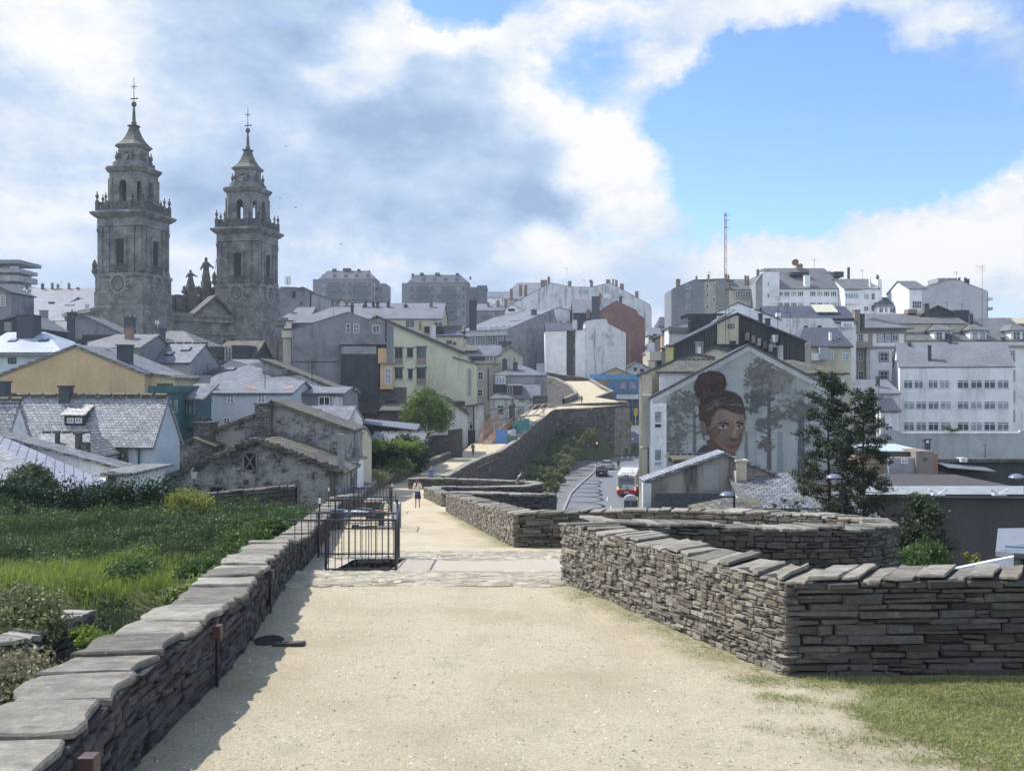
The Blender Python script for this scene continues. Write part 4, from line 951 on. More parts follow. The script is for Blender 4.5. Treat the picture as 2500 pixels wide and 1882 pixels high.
    g = G().lathe([(.05, 1.2), (.35, 1.15), (.5, .5), (.75, .05), (.8, 0)], (0, 0, Z(30)), 12).tube((0, -2.6, Z(31.4)), (0, 2.6, Z(31.4)), .12); g.build('bell', plain('bronze', (.06, .07, .05), .5, metal=.5), t)
    g = G(); stack(g, [(2.6, Z(34.0)), (2.6, Z(35.1)), (2.35, Z(35.25)), (1.85, Z(35.4)), (1.85, Z(38.0)), (2.15, Z(38.25)), (2.3, Z(38.5)), (2.3, Z(38.65))], .32)
    def bt(g):
        g.prism([(1.7, Z(35.2)), (2.6, Z(35.2)), (2.35, Z(35.9)), (1.95, Z(36.6)), (1.8, Z(37.4)), (1.7, Z(37.4))], -.35, .35)
    rot4(g, bt); g.build('lantern', CST, t)
    g = G()
    for i in range(8):
        a = math.pi*i/4+math.pi/8; n0 = len(g.v); g.box(-.3, .3, -1.92, -1.6, Z(36.3), Z(37.1)); c, s_ = math.cos(a-math.pi/8), math.sin(a-math.pi/8)
        g.v[n0:] = [(x*c-y*s_, x*s_+y*c, z) for x, y, z in g.v[n0:]]
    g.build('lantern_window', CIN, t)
    rotb('urn', CSD, lambda g: urn(g, 2.25, -1.2, Z(35.2), 1.15), t); rotb('urn', CSD, lambda g: urn(g, 2.25, 1.2, Z(35.2), 1.15), t)
    g = G(); stack(g, [(2.3, Z(38.65)), (1.95, Z(39.0)), (1.5, Z(39.6)), (1.08, Z(40.5)), (.8, Z(41.4)), (.62, Z(42.2)), (.6, Z(42.3)), (.82, Z(42.45)), (.82, Z(42.6))], .32); g.build('dome', CRO, t)
    g = G().lathe([(.46, 0), (.38, .4), (.46, .5), (.28, .7), (.22, 2.0), (.14, 2.9), (.10, 3.0)], (0, 0, Z(42.6)), 10).lathe([(.05, -.45), (.3, -.35), (.42, 0), (.3, .33), (.06, .42)], (0, 0, Z(47.2)), 12); g.build('spire', CRO, t)
    g = G().tube((0, 0, Z(47.6)), (0, 0, Z(51.9)), .07, .035, 6).tube((-.55, 0, Z(50.3)), (.55, 0, Z(50.3)), .05, n=5).tube((-.3, 0, Z(49.9)), (.3, 0, Z(50.7)), .025, n=4).tube((-.3, 0, Z(50.7)), (.3, 0, Z(49.9)), .025, n=4)
    g.box(-.6, .55, -.02, .02, Z(48.1), Z(48.3)).prism([(.5, Z(48.0)), (.5, Z(48.4)), (.75, Z(48.2))], -.02, .02); g.build('cross_and_vane', METAL, t)
    for x, y in ((4.1, -4.1), (-4.1, -4.1)): G().lathe([(.3, 0), (.5, .4), (.35, .9), (.42, 1.4), (.25, 1.9), (.1, 2.2)], (x, y, Z(17.2)), 7).build('corner_finial', CSD, t)
    return t
tower('bell_tower', 'nearer left bell tower', 327, 155, -11.8)
tower('bell_tower', 'right bell tower beside the grey blocks', 605, 171, -11.8)
# facade body: plane from (231 px, 152 m) to (695 px, 173 m)
A = Vector(((228-CX)/F*151.5, 151.5)); B_ = Vector(((697-CX)/F*172.5, 172.5)); fd = (B_-A); fl = fd.length; fyaw = math.atan2(fd.y, fd.x)
fr_ = empty('facade', Vector((A.x, A.y, 0))-Vector((CO.x, CO.y, 0)), fyaw, parent=croot)
def fpx(x, y, v=0):
    u = Vector((math.cos(fyaw), math.sin(fyaw))); vv = Vector((-u.y, u.x)); a = (x-CX)/F; b = (CY-y)/F
    t = (v+A.dot(vv))/(a*vv.x+vv.y); p = Vector((t*a, t)); return (p-A).dot(u), t*b+12
g = G(); g.box(0, fl, .6, 14, 0, 22.5).box(-.2, fl+.2, .2, 14.2, 22.5, 23.3).box(-.5, fl+.5, -.1, 14.5, 23.3, 23.9).box(-.1, fl+.1, .35, 14, 19.9, 20.4).box(-.4, fl+.4, .1, 14.3, 20.4, 20.9)
g.build('facade_wall', CST, fr_)
g = G(); u0 = fpx(470, 770)[0]; u1 = fpx(578, 770)[0]; um = (u0+u1)/2; zp = fpx(524, 722)[1]
g.prism([(u0+.6, 23.7), (u1-.6, 23.7), (um, zp-.4)], .3, 1.2); g.build('pediment', CST, fr_)
g = G().slab([(u0, -.5, 23.7), (um, -.5, zp+.1), (um, 2.5, zp+.1), (u0, 2.5, 23.7)], .4).slab([(u1, -.5, 23.7), (um, -.5, zp+.1), (um, 2.5, zp+.1), (u1, 2.5, 23.7)], .4); g.build('pediment_cornice', CSD, fr_)
g = G(); ua, za = fpx(422, 716, 6); ub, _ = fpx(545, 720, 6); g.box(ua-2, ub+6, 6, 9, 23, za-.8).box(ua-2.2, ub+6.2, 5.7, 9.3, za-.8, za-.3); 
for i in range(5): x = ua+1+i*(ub-ua)/4; g.box(x-.6, x+.6, 5.6, 9, 23, za-.2)
g.build('attic', CSD, fr_)
g = G()
for xp in (512, 522, 531, 541, 556, 592, 601, 613, 640, 650, 660, 672, 684):
    u, z = fpx(xp, 830); G().lathe([(.42, 0), (.42, 18.9), (.5, 19.1), (.62, 19.9)], (u, .35, 0), 12).build('column', CST, fr_)

g = G(); u0, z1 = fpx(567, 819); u1, z0 = fpx(582, 848); r = (u1-u0)/2
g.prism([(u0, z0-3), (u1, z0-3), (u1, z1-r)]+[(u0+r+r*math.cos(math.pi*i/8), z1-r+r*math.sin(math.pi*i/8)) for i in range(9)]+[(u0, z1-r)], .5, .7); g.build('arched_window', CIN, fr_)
g = G(); u, z = fpx(655, 850); g.lathe([(.35, -2), (.45, -1), (.3, .2), (.38, .9), (.2, 1.2), (.22, 1.5), (.05, 1.8)], (u, .3, z), 8).box(u-.8, u+.8, .4, .7, z-2.3, z+2.4); g.build('niche_statue', CSD, fr_)
def statue(xp, ytop, ybase, s_, arm=0):
    u, z1 = fpx(xp, ytop, 6); _, z0 = fpx(xp, ybase, 6); hh = z1-z0; g = G()
    g.box(u-.9*s_, u+.9*s_, 5.6, 7.4, z0-3, z0+hh*.10, .03).box(u-.6*s_, u+.6*s_, 5.9, 7.1, z0+hh*.10, z0+hh*.28, .04)
    b0 = z0+hh*.28; q = hh*.62
    g.lathe([(.62*s_, 0), (.66*s_, q*.12), (.5*s_, q*.35), (.42*s_, q*.5), (.55*s_, q*.66), (.50*s_, q*.76), (.2*s_, q*.83), (.24*s_, q*.9), (.2*s_, q*.97), (.04, q)], (u, 6.5, b0), 10, sq=.8)
    g.tube((u-.4*s_, 6.4, b0+q*.7), (u-1.0*s_, 6.0, b0+q*.45), .17*s_, .12*s_).tube((u+.4*s_, 6.4, b0+q*.7), (u+1.05*s_, 6.2, b0+q*.55), .17*s_, .12*s_)
    if arm: g.tube((u+1.1*s_, 6.2, b0+q*.2), (u+1.5*s_, 6.2, b0+q*1.0), .05, n=5).tube((u+1.2*s_, 6.2, b0+q*.86), (u+1.7*s_, 6.2, b0+q*.86), .04, n=5)
    for sx in (-1, 1): g.lathe([(.4, 0), (.55, .3), (.25, .7), (.3, 1.0), (.05, 1.3)], (u+sx*1.1*s_, 6.5, z0-.3), 7)
    g.build('statue', CSD, fr_)
statue(468, 652, 712, 1.0); statue(506, 618, 712, 1.2, 1); statue(541, 668, 712, .9)
# ======== centre
h = H('apartment_building', 'far blue grey apartment block with stepped roof, left of two on the skyline', 764, 420, cat='apartment block')
def aptblock(h, x0, x1, xw, ytop, yroof, chims):
    GRN = plain('apartment_cladding', (.10, .12, .155), .7, .1); PNK = plain('apartment_stone', (.20, .20, .215), .8, .1)
    h.ex([(x0, ytop), (x1-32, ytop)], 16, PNK, None); h.bx('rear_wing', x1-32, x1, ytop+10, 860, 5, 22, PNK)
    h.gs(x0+16, x1-26, ytop-2, yroof, 7, PNK, SLD, hl=2.2, hr=4, v0=3, zb=40, wname='attic_wall')
    n = 3
    for k in range(n+1):
        y = ytop+10+20*k
        for (a, b) in ((x0+34, x0+67), (x0+97, x0+132)):
            h.bx('balcony_band', a, b, y+9, y+20, -1.2, 0, GRN); h.win(a+2, y-2, b-2, y+8, 5, 1, fr=DK, v=-.3, gl=GL)
        for (a, b) in ((x0+21, x0+29), (x0+70, x0+78), (x0+86, x0+94), (x0+134, x0+142), (x0+148, x0+153)): h.win(a, y-1, b, y+10, 2, 1, fr=DK)
    for a in range(5): h.win(x0+22+a*27, ytop-12, x0+31+a*27, ytop-5, 2, 1, fr=DK, v=2.98)
    for (a, b, y) in chims: h.chim(a, b, y, yroof+4, 9, CHD, 2, pots=0)
    h.bx('side_window', x1-24, x1-10, ytop+20, ytop+34, 4.9, 5.1, GL); h.bx('side_window', x1-24, x1-10, ytop+42, ytop+56, 4.9, 5.1, GL)
aptblock(h, 764, 942, 0, 682, 661, ((811, 820, 656), (837, 856, 655), (872, 878, 657), (898, 903, 661)))
h.antenna(865, 646, 660, 9)
h = H('apartment_building', 'far blue grey apartment block with stepped roof, right of two on the skyline', 981, 410, cat='apartment block')
aptblock(h, 981, 1170, 0, 691, 671, ((1005, 1010, 668), (1025, 1034, 666), (1062, 1073, 666), (1113, 1120, 667), (1146, 1150, 675)))
h.bx('lower_wing', 1165, 1189, 697, 860, 3, 20, plain('apartment_cladding', (.20, .215, .25)))
for y in (708, 729): h.win(1167, y, 1187, y+11, 3, 1, fr=DK, v=2.98)
h = H('house', 'old grey stained block with white mobile antennas on its roof beside the right tower', 680, 205)
h.ex([(680, 706), (686, 700), (724, 701)], 10, PG, None); h.ex([(724, 704), (740, 700), (760, 710)], 9, PG, SLR, name='side_wall', rname='side_roof'); h.ex([(757, 714), (770, 716), (850, 744)], 9, PGL, SLR, name='long_wall', rname='long_roof')
h.win(714, 712, 722, 728, 1, 2, fr=DK); h.win(728, 713, 740, 724, 2, 2, fr=DK); h.win(733, 736, 738, 745, 1, 1, fr=DK)
g = G(); 
for x in (698, 706): a, z1 = h.fp(x-3, 674, 3); b, z0 = h.fp(x+3, 694, 3); g.box(a, b, 3, 3.5, z0, z1)
u, z = h.fp(702, 700, 3); g.tube((u, 3.4, z-1), (u, 3.4, z+2.2), .08); g.build('mobile_antenna', PW, h.root)
h = H('house', 'blue grey roofs with a small chimney in the gap right of the cathedral', 682, 180)
h.gs(684, 752, 780, 750, 6, PGL, SLF, hl=2); h.chim(708, 716, 754, 772, 3, PGL, pots=0); h.gs(684, 712, 800, 778, 4, PO, SLR, v0=-3, wname='lower_wall', rname='lower_roof')
h = H('house', 'long silvery roof behind the grey gable with many small chimneys', 713, 178)
h.gs(715, 890, 786, 741, 10, PG, SLF, hl=7)
for x in (808, 820, 832, 843): h.chim(x, x+6, 736, 752, 8.5, CHW if x == 832 else BRICKC, pots=1)
h.antenna(863, 700, 745, 6, 4, 1); h.antenna(814, 738, 772, 2)
h = H('house', 'pale silvery roof ending in a grey gable with a tall black chimney', 868, 170)
h.gs(868, 1078, 777, 741, 8, PC, SLF, xe=(1078, 776), xr=(1110, 740))
for x0, x1, y0, y1 in ((918, 925, 740, 752), (944, 951, 738, 757), (986, 994, 744, 761), (1049, 1056, 736, 755), (885, 889, 747, 756), (889, 895, 737, 746), (908, 914, 737, 746)): h.chim(x0, x1, y0, y1, 5.5, BRICKC if x0 > 1000 else CHD, pots=1)
h.chim(1146, 1163, 733, 790, 14, CHD, 1.4, pots=2); 
for r_ in ((990, 781, 1012, 800), (1022, 785, 1030, 806), (1060, 786, 1080, 808)): h.win(*r_, nx=2, fr=PC, gl=GL)
h.bx('balcony', 1036, 1082, 797, 811, -1, 0, METAL)
h = H('house', 'grey rendered blank wall behind the black chimney with a small pale roof', 1165, 300)
h.gs(1165, 1232, 757, 742, 6, PG, SL); h.win(1241, 754, 1257, 760, 2, 1, fr=DK); h.chim(1189, 1195, 740, 752, 3, BRICKC); h.chim(1202, 1208, 762, 778, -.3, PGL, pots=0)
h.ex([(1230, 757), (1250, 741), (1278, 757)], 6, PW, SL, name='gable', rname='gable_roof'); h.win(1241, 754, 1257, 759, 3, 1, fr=DK)
h.chim(1212, 1220, 734, 744, 3, BRICKC); h.chim(1231, 1239, 732, 744, 3, BRICKC)
h = H('house', 'tall windowless grey gable building with small white windows near the top', 712, 135)
h.ex([(712, 804), (849, 761), (903, 780), (942, 789)], 9, PG, SLG, t=.12, ov=.08, eav=.02)
h.bx('lower_annex', 832, 925, 838, 1010, -1.2, 0, PDK); h.bx('annex_ledge', 826, 943, 836, 841, -1.5, .1, PG); h.bx('annex_patch', 833, 918, 845, 864, -1.25, -1.15, PGL)
h.win(845, 790, 855, 813, 1, 2); h.win(863, 791, 877, 813, 2, 2, gl=plain('window_taupe', (.2, .18, .16))); h.win(910, 794, 927, 814, 2, 1)
for r_ in ((838, 962, 854, 976), (856, 962, 871, 976), (883, 962, 897, 976), (909, 962, 917, 978)): h.win(*r_, nx=2, fr=DK, v=-1.22)
h.bx('orange_bay', 923, 941, 850, 887, -1.5, 0, plaster('plaster_orange', (.62, .43, .24), .15)); h.bx('orange_bay', 928, 958, 889, 950, -2.0, 0, PO); h.win(940, 899, 955, 937, 2, 3, v=-2.02, gl=GLL)
h.bx('bay_slab', 926, 960, 885, 889, -2.2, 0, PG); h.bx('pale_corner', 691, 711, 822, 905, 1, 6, PC); h.bx('corner_slab', 688, 712, 808, 824, .6, 6.2, PC)
h.bx('top_terrace', 712, 722, 792, 806, .2, 4, PDK); h.bx('flue_pipe', 941, 944, 784, 866, -.3, 0, METAL); h.chim(856, 862, 745, 765, 2, CHD, .6)
h.bx('terrace_line', 712, 826, 882, 884, -.06, 0, PDK); h.antenna(753, 877, 925, -3)
h.bx('undercroft', 925, 985, 945, 1000, -1.0, 3, RUB); h.bx('metal_gate', 940, 968, 976, 1002, -1.1, -1.0, METAL)
h = H('house', 'pale yellow building with a long dark roof slope and two rows of windows', 912, 158)
h.ex([(908, 776), (921, 770), (1137, 860)], 8, PY, SLD, t=.45, ov=.5, eav=.02)
h.ex([(1110, 872), (1162, 887)], 6, PY, SLM, v0=-.05, name='lower_wing', rname='lower_roof', t=.15)
for r_ in ((964, 850, 983, 889), (994, 851, 1008, 872), (1017, 848, 1040, 889), (964, 899, 983, 925), (997, 903, 1007, 925), (1017, 899, 1040, 940)):
    h.win(*r_, nx=2 if r_[2]-r_[0] > 14 else 1, ny=1, fr=PT if r_[2]-r_[0] > 14 else DK, sill=1); h.bx('lintel', r_[0]-3, r_[2]+3, r_[1]-3, r_[1], -.15, 0, CHD)
for r_ in ((964, 874, 983, 889), (1017, 873, 1040, 889), (1017, 924, 1040, 940)): h.bx('window_apron', *r_[:1], r_[2], r_[1], r_[3], -.09, -.05, PT)
h.chim(1049, 1063, 794, 830, 3, CHW, 1.0, pots=0); h.bx('quoins', 1143, 1150, 900, 965, -.2, .3, PGL)
h = H('house', 'cream house behind the yellow slope with dark low roofs', 1063, 168)
h.gs(1063, 1130, 818, 806, 4, PC, SLD, hr=1); h.win(1090, 831, 1103, 840, 2, 1, fr=DK); h.win(1106, 835, 1114, 842, 1, 1, fr=DK); h.gs(1076, 1130, 808, 795, 3, PDK, SLM, v0=5, wname='rear_wall', rname='rear_roof')
h = H('house', 'grey building with roof windows, white glazed gallery and big stained side wall', 1237, 276, -38)
h.gs(1126, 1237, 804, 760, h.sp(1351, 754, 0)[0], PG, SLF, xe=(1237, 803), xr=(1351, 754), gov=.05, back=3, ov=.6)
for (a, b, y, v) in ((1163, 1176, 792, 2), (1192, 1204, 790, 2), (1208, 1222, 789, 2), (1226, 1236, 790, 2), (1240, 1262, 777, 9)): h.sky(a+4, b+4, y-5, y+1, v)
h.bx('fascia_band', 1132, 1237, 806, 818, -.5, 0, PGL)
h.win(1152, 819, 1160, 841, 1, 3); h.win(1161, 819, 1185, 841, 4, 3, gl=GL); h.win(1191, 819, 1215, 841, 4, 3, gl=GL); h.win(1230, 820, 1236, 834, 1, 2); h.bx('balcony', 1217, 1243, 834, 842, -1.2, 0, METAL)
h.chim(1296, 1305, 756, 772, 15, CHD)
h = H('house', 'small white block with three little windows between grey gables', 1351, 310)
h.ex([(1351, 754), (1366, 749), (1392, 757)], 6, PW, SL); h.bx('grey_gable', 1391, 1440, 757, 790, 1, 5, PG); h.ex([(1391, 757), (1412, 760), (1455, 778)], 6, PG, SL, v0=1, name='grey_wall', rname='grey_roof')
for x in (1355, 1365, 1383): h.win(x, 783, x+7, 792, 2, 1)
h = H('house', 'beige villa with slate gable roof and attic row of white windows', 1135, 212)
h.gs(1137, 1218, 866, 843, 4, PC, SL, xe=(1217, 866), ov=.5, gov=.5); h.ex([(1216, 867), (1247, 844), (1276, 868)], 7, PC, SL, name='gable_wall', rname='gable_roof', t=.14, ov=.5, v0=-.3)
h.bx('main_wall', 1163, 1222, 886, 1010, -1.2, 6, PB); h.bx('cornice', 1160, 1222, 881, 887, -1.6, 6, PB)
h.bx('attic_strip', 1150, 1185, 872, 882, -.2, 0, PDK); h.row(1187, 872, 1213, 883, 3, .1, nx=2); h.row(1137, 872, 1150, 880, 2, .1, nx=2)
for r_ in ((1167, 907, 1179, 926), (1166, 950, 1178, 967)): h.win(*r_, nx=2, ny=2, v=-1.22, sur=plain('pale_surround', (.6, .57, .5)), sill=1)
g = G(); u, z = h.fp(1192, 898, -1.3); g.tube((u, -1.35, z), (u, -1.35, z-7), .09); g.build('drainpipe', METAL, h.root)
h.row(1226, 872, 1262, 883, 3, .45, nx=1, v=-.32)
h.bx('roof_hatch', 1131, 1165, 846, 856, .5, 2.5, PC)
h = H('house', 'hipped slate house with two square black chimneys and a white glazed corner', 1205, 204)
h.gs(1209, 1335, 914, 892, 5, PGL, SL, hl=4.5, hr=5, ov=.35); h.bx('glazed_corner', 1209, 1234, 916, 938, -.25, 1, PW); h.row(1211, 920, 1233, 936, 3, .3, nx=1, v=-.27, gl=GLL)
h.chim(1226, 1238, 876, 904, 2.5, CHD, pots=0, cap=False); h.chim(1252, 1264, 883, 904, 2, CHD, pots=0, cap=False)
h = H('house', 'white walled slate house with one dark sided dormer close to the upper walk', 1197, 197)
h.gs(1197, 1318, 970, 938, 4, PW2, SL, hl=4, ov=.3); h.ridge_caps(.9, .08)
a, z1 = h.fp(1238, 941, .7); b, z0 = h.fp(1252, 964, .7); c, _ = h.fp(1275, 941, .7)
dm = G().box(a-.1, c, .7, 3.6, z0-.1, z1).build('dormer', PDK, h.roof); G().slab([(a-.3, .5, z1), (c, .5, z1), (c, 3.6, z1+.3), (a-.1, 3.6, z1+.3)], .1).build('dormer_roof', SLG, dm)
h.winm(a, b, z0, z1-.1, .7, 2, 1, pr=.09)
h.win(1267, 974, 1279, 981, 2, 1, fr=DK); h.win(1215, 991, 1229, 1012, 2, 1, fr=DK); h.win(1265, 992, 1279, 1012, 2, 1, fr=DK); h.win(1243, 992, 1253, 1010, 2, 1, fr=DK)
h.bx('stone_buttress', 1301, 1337, 966, 1010, -.6, 3, RUB); h.bx('dark_upper_wall', 1204, 1240, 938, 960, 1.5, 4, PDK)
h = H('house', 'blinding white and grey streaked apartment block with a narrow window recess', 1331, 272)
h.ex([(1331, 807), (1383, 806)], 9, PW, SLD, t=.15); h.ex([(1383, 806), (1405, 803)], 9, PGL, None, v0=1.2, name='recess_wall'); h.ex([(1405, 805), (1430, 803)], 8, PW, SLD, t=.15, name='pier', rname='pier_roof')
h.ex([(1429, 790), (1430, 783), (1453, 779), (1482, 778), (1484, 789), (1528, 812)], 9, PW2, SLG, t=.08, ov=.05, eav=0, v0=-.1, name='streaked_gable', rname='coping')
h.gs(1333, 1400, 806, 788, 6, PDK, SLD, v0=.5, zb=8, wname='attic', rname='main_roof'); h.chim(1399, 1409, 781, 795, 2, CHW, pots=0)
for y in (820, 852, 884): h.win(1391, y, 1404, y+17, 2, 1, v=1.18, fr=DK)
h.win(1391, 804, 1396, 812, 1, 1, v=1.18); h.antenna(1338, 852, 905, -3); h.antenna(1462, 846, 880, -3)
h = H('house', 'red brick party wall with stepped coping and grey slate roof to its left', 1444, 300)
RB = bricks('red_brick', (.19, .085, .065), (.26, .115, .085), (.17, .14, .12), .3, .09, .012, rough=.9, bmp=.3, var=.3, big=.25)
h.ex([(1444, 771), (1504, 733), (1554, 757), (1558, 767), (1575, 778)], 8, RB, SLG, t=.1, ov=.02, eav=0); h.gs(1400, 1500, 762, 731, 6, PDK, SLF, v0=1.5, zb=12, wname='left_wall', rname='left_roof')
h.chim(1445, 1464, 724, 775, -.6, CHD, 1, pots=3); h.chim(1512, 1519, 724, 740, 2, CHD); h.chim(1463, 1468, 718, 735, 4, BRICKC); h.bx('downpipe', 1536, 1538, 816, 890, -.15, 0, PG); h.chim(1432, 1440, 757, 768, 1, BRICKC)
h.dish(1504, 728, 4, 3, PW)
h = H('apartment_building', 'large weathered white gabled apartment block high on the hill with rows of chimneys', 1252, 330)
h.ex([(1252, 741), (1344, 690), (1396, 700), (1441, 701), (1490, 690), (1586, 743), (1591, 757)], 12, PW2, SLG, t=.15, ov=.06, eav=0)
h.gs(1228, 1330, 728, 690, 8, PW2, SLB, v0=3, zb=20, hl=5, wname='rear_wall', rname='rear_roof'); h.win(1412, 707, 1437, 720, 4, 3, gl=GLL); h.win(1412, 735, 1437, 747, 5, 3, gl=GLL, fr=PGL); h.win(1475, 697, 1488, 716, 2, 3, gl=GLL)
for x0, x1, y0, y1 in ((1267, 1275, 696, 714), (1280, 1287, 697, 714), (1245, 1252, 706, 724), (1320, 1336, 684, 703), (1337, 1343, 677, 692), (1387, 1395, 687, 700), (1441, 1448, 688, 702), (1480, 1490, 683, 694), (1495, 1499, 683, 696), (1502, 1508, 685, 702), (1514, 1523, 693, 708), (1551, 1559, 712, 728)): h.chim(x0, x1, y0, y1, 1.5, BRICKC, pots=2)
h.antenna(1384, 653, 694, 3, 4); h.antenna(1427, 682, 700, 3); h.antenna(1376, 682, 696, 4, 2, .3); h.antenna(1333, 717, 745, -3, 2); h.antenna(1365, 720, 752, -3, 2); h.antenna(1452, 702, 720, -2, 2); h.dish(1442, 687, 4, 2, PG)
h.bx('air_conditioner', 1474, 1489, 718, 728, -2, -1, PW)
for y in (755, 790, 825): h.win(1583, y, 1587, y+14, 1, 1, fr=DK, v=-.02) if y < 0 else None
h = H('house', 'low white block with flat eaves in front of the far hill roofs', 1190, 350)
h.gs(1190, 1255, 725, 712, 6, PW, SL); h.row(1232, 731, 1250, 737, 2, .3)
h = H('house', 'grey low building with lean roof and glazed porch above the bend of the walk', 1365, 277)
h.ex([(1418, 899), (1475, 876), (1526, 892)], 8, PG, SLG, t=.2, ov=.3); h.gs(1366, 1425, 898, 878, 6, PC, SLG, v0=.5, hl=1, zb=5, wname='porch_wall', rname='porch_roof'); h.row(1368, 899, 1382, 908, 2, .1, v=.45); h.win(1405, 899, 1417, 908, 2, 1, v=.45); h.antenna(1450, 868, 880, 3)
h = H('house', 'white low shed wall left of the porch with grey parapet', 1310, 279); h.ex([(1310, 886), (1340, 884), (1372, 906)], 6, BLUEW, SLG, t=.1)
h = H('house', 'small cream gabled house with dark windows right of the brick wall', 1533, 276)
h.ex([(1530, 897), (1556, 882), (1588, 898)], 8, PW2, SLG, ov=.5); h.win(1547, 897, 1555, 906, 2, 1, fr=DK); h.win(1563, 900, 1572, 909, 2, 1, fr=DK)
h = H('scaffolded_house', 'house wrapped in blue scaffold netting with a long white shop banner', 1440, 268)
h.ex([(1446, 922), (1504, 897), (1546, 916), (1574, 930)], 9, plaster('plaster_orange', (.62, .43, .24), .15), SLG, ov=.4, t=.15)
BN = plain('blue_net', (.08, .20, .34), .7, .35, 1.5); BND = plain('blue_net_dark', (.035, .07, .12), .8, .4, 1.5)
h.bx('netting', 1440, 1573, 914, 926, -1.6, -1.4, plain('blue_sheet', (.10, .33, .55), .5, .3, 1.5)); h.bx('netting', 1484, 1573, 926, 974, -1.5, -1.35, BN); h.bx('netting', 1484, 1573, 974, 1070, -1.55, -1.4, BND)
for x in (1514, 1538): h.win(x, 934, x+13, 948, 2, 1, v=-1.62, gl=GLL)
g = G()
for i in range(7): u, z1 = h.fp(1486+i*14.4, 914, -1.7); _, z0 = h.fp(1486, 1060, -1.7); g.tube((u, -1.75, z0-1), (u, -1.75, z1+.5), .05, n=5)
for y in (934, 956, 972, 1000): a, z = h.fp(1484, y, -1.7); b, _ = h.fp(1574, y, -1.7); g.tube((a, -1.75, z), (b, -1.75, z), .05, n=5)
g.build('scaffold', plain('scaffold_steel', (.22, .27, .33), .5), h.root)
sb = h.bx('banner', 1505, 1559, 963, 974, -2.0, -1.95, plain('banner_white', (.72, .74, .75), .6, .03))
def text(name, body, size, loc, rot, mat, parent=None, ext=.004, shear=0):
    cu = bpy.data.curves.new(name, 'FONT'); cu.body = body; cu.size = size; cu.extrude = ext; cu.align_x = 'CENTER'; cu.align_y = 'CENTER'; cu.shear = shear
    o = bpy.data.objects.new(name, cu); C.objects.link(o); o.location = loc; o.rotation_euler = rot; cu.materials.append(mat)
    dg = bpy.context.evaluated_depsgraph_get(); me = bpy.data.meshes.new_from_object(o.evaluated_get(dg)); bpy.data.objects.remove(o)
    o = link(name, me, parent); o.location = loc; o.rotation_euler = rot; return o
u, z = h.fp(1532, 966.5, -2); text('lettering', '3D  MATDIVER  AL', .46, (u, -2.012, z), (math.pi/2, 0, 0), plain('sign_ink', (.05, .09, .2)), sb)
u, z = h.fp(1532, 971, -2); G().box(u-1.6, u+1.7, -2.008, -2.004, z-.02, z+.02).build('small_print', plain('sign_grey', (.3, .3, .33)), sb)
for (nm, lb, x0, x1, ye, yr, d, wl, rf) in (('house', 'distant dark gabled house on the skyline right of the brick wall', 1610, 1640, 795, 774, 340, PGL, SLD), ('house', 'distant grey roof beyond the little tree', 1583, 1617, 818, 800, 310, PW2, SLF),
    ('house', 'pale stone house with slate roof beneath the orange bay', 1583, 1625, 862, 846, 280, PC, SL), ('house', 'faraway low roofs under the little tree', 1585, 1618, 846, 834, 290, PW2, SLF)):
    h = H(nm, lb, x0, d); h.gs(x0, x1, ye, yr, 6, wl, rf, hl=1)
    h.win(x0+8, ye+4, x0+13, ye+10, 2, 1, fr=DK)
h = H('house', 'narrow building with an orange glazed bay and dark roof terrace', 1615, 150)
h.bx('orange_bay', 1615, 1638, 820, 858, -1, 5, plaster('plaster_orange', (.62, .43, .24), .15)); h.win(1620, 826, 1634, 846, 2, 2, v=-1.02); h.ex([(1612, 818), (1662, 812)], 6, PDK, SLG); h.ex([(1633, 800), (1683, 798)], 7, PDK, SLM, v0=.5, name='roof_storey', rname='upper_roof'); h.bx('stone_band', 1586, 1640, 858, 880, -.6, 4, PB)
# ======== right hand skyline
h = H('apartment_building', 'grey apartment block beside the tall mast with shadowed blank side and white glazed back', 1639, 222)
h.ex([(1639, 710), (1642, 705), (1696, 682), (1718, 688)], 10, PGB, SLG, t=.12, ov=.05, eav=0)
h.ex([(1718, 688), (1740, 688), (1751, 685)], 9, PB, None, v0=.6, name='light_wall'); h.ex([(1751, 686), (1764, 679), (1780, 690)], 9, plaster('plaster_streaked', (.25, .25, .24), .9), None, v0=.2, name='dark_wall')
h.ex([(1778, 706), (1866, 706)], 9, PC, None, v0=.4, name='pale_wall'); h.gs(1772, 1866, 705, 682, 6, PC, SLG, v0=.3, zb=18, hr=1.5, wname='attic', rname='slate_slope')
h.ex([(1696, 683), (1764, 680), (1790, 684)], 6, PG, SLG, v0=3, name='rear_wall', rname='rear_roof')
for y in (695, 717, 743): h.win(1675, y, 1684, y+11, 2, 1)
for y in (693, 716, 744): h.win(1724, y, 1730, y+10, 1, 1, v=.58)
for y in (692, 726): h.win(1739, y, 1746, y+10, 2, 1, v=.58)
h.win(1783, 714, 1788, 726, 1, 1, v=.38); h.win(1795, 711, 1832, 727, 6, 2, v=-.2); h.win(1838, 717, 1850, 727, 2, 1, v=.38); h.win(1795, 739, 1832, 750, 6, 2, v=-.2); h.win(1838, 744, 1850, 754, 2, 1, v=.38, gl=GLL)
for x0, x1, y0, y1 in ((1651, 1661, 682, 702), (1728, 1732, 672, 688), (1771, 1775, 671, 684), (1777, 1781, 673, 684), (1818, 1823, 674, 692), (1825, 1829, 675, 698), (1699, 1703, 676, 684)): h.chim(x0, x1, y0, y1, 2.5, BRICKC, pots=1)
h.antenna(1733, 662, 674, 3)
h = H('apartment_building', 'big white apartment block with long window rows, wide slate roof and a rusty dish', 1866, 218)
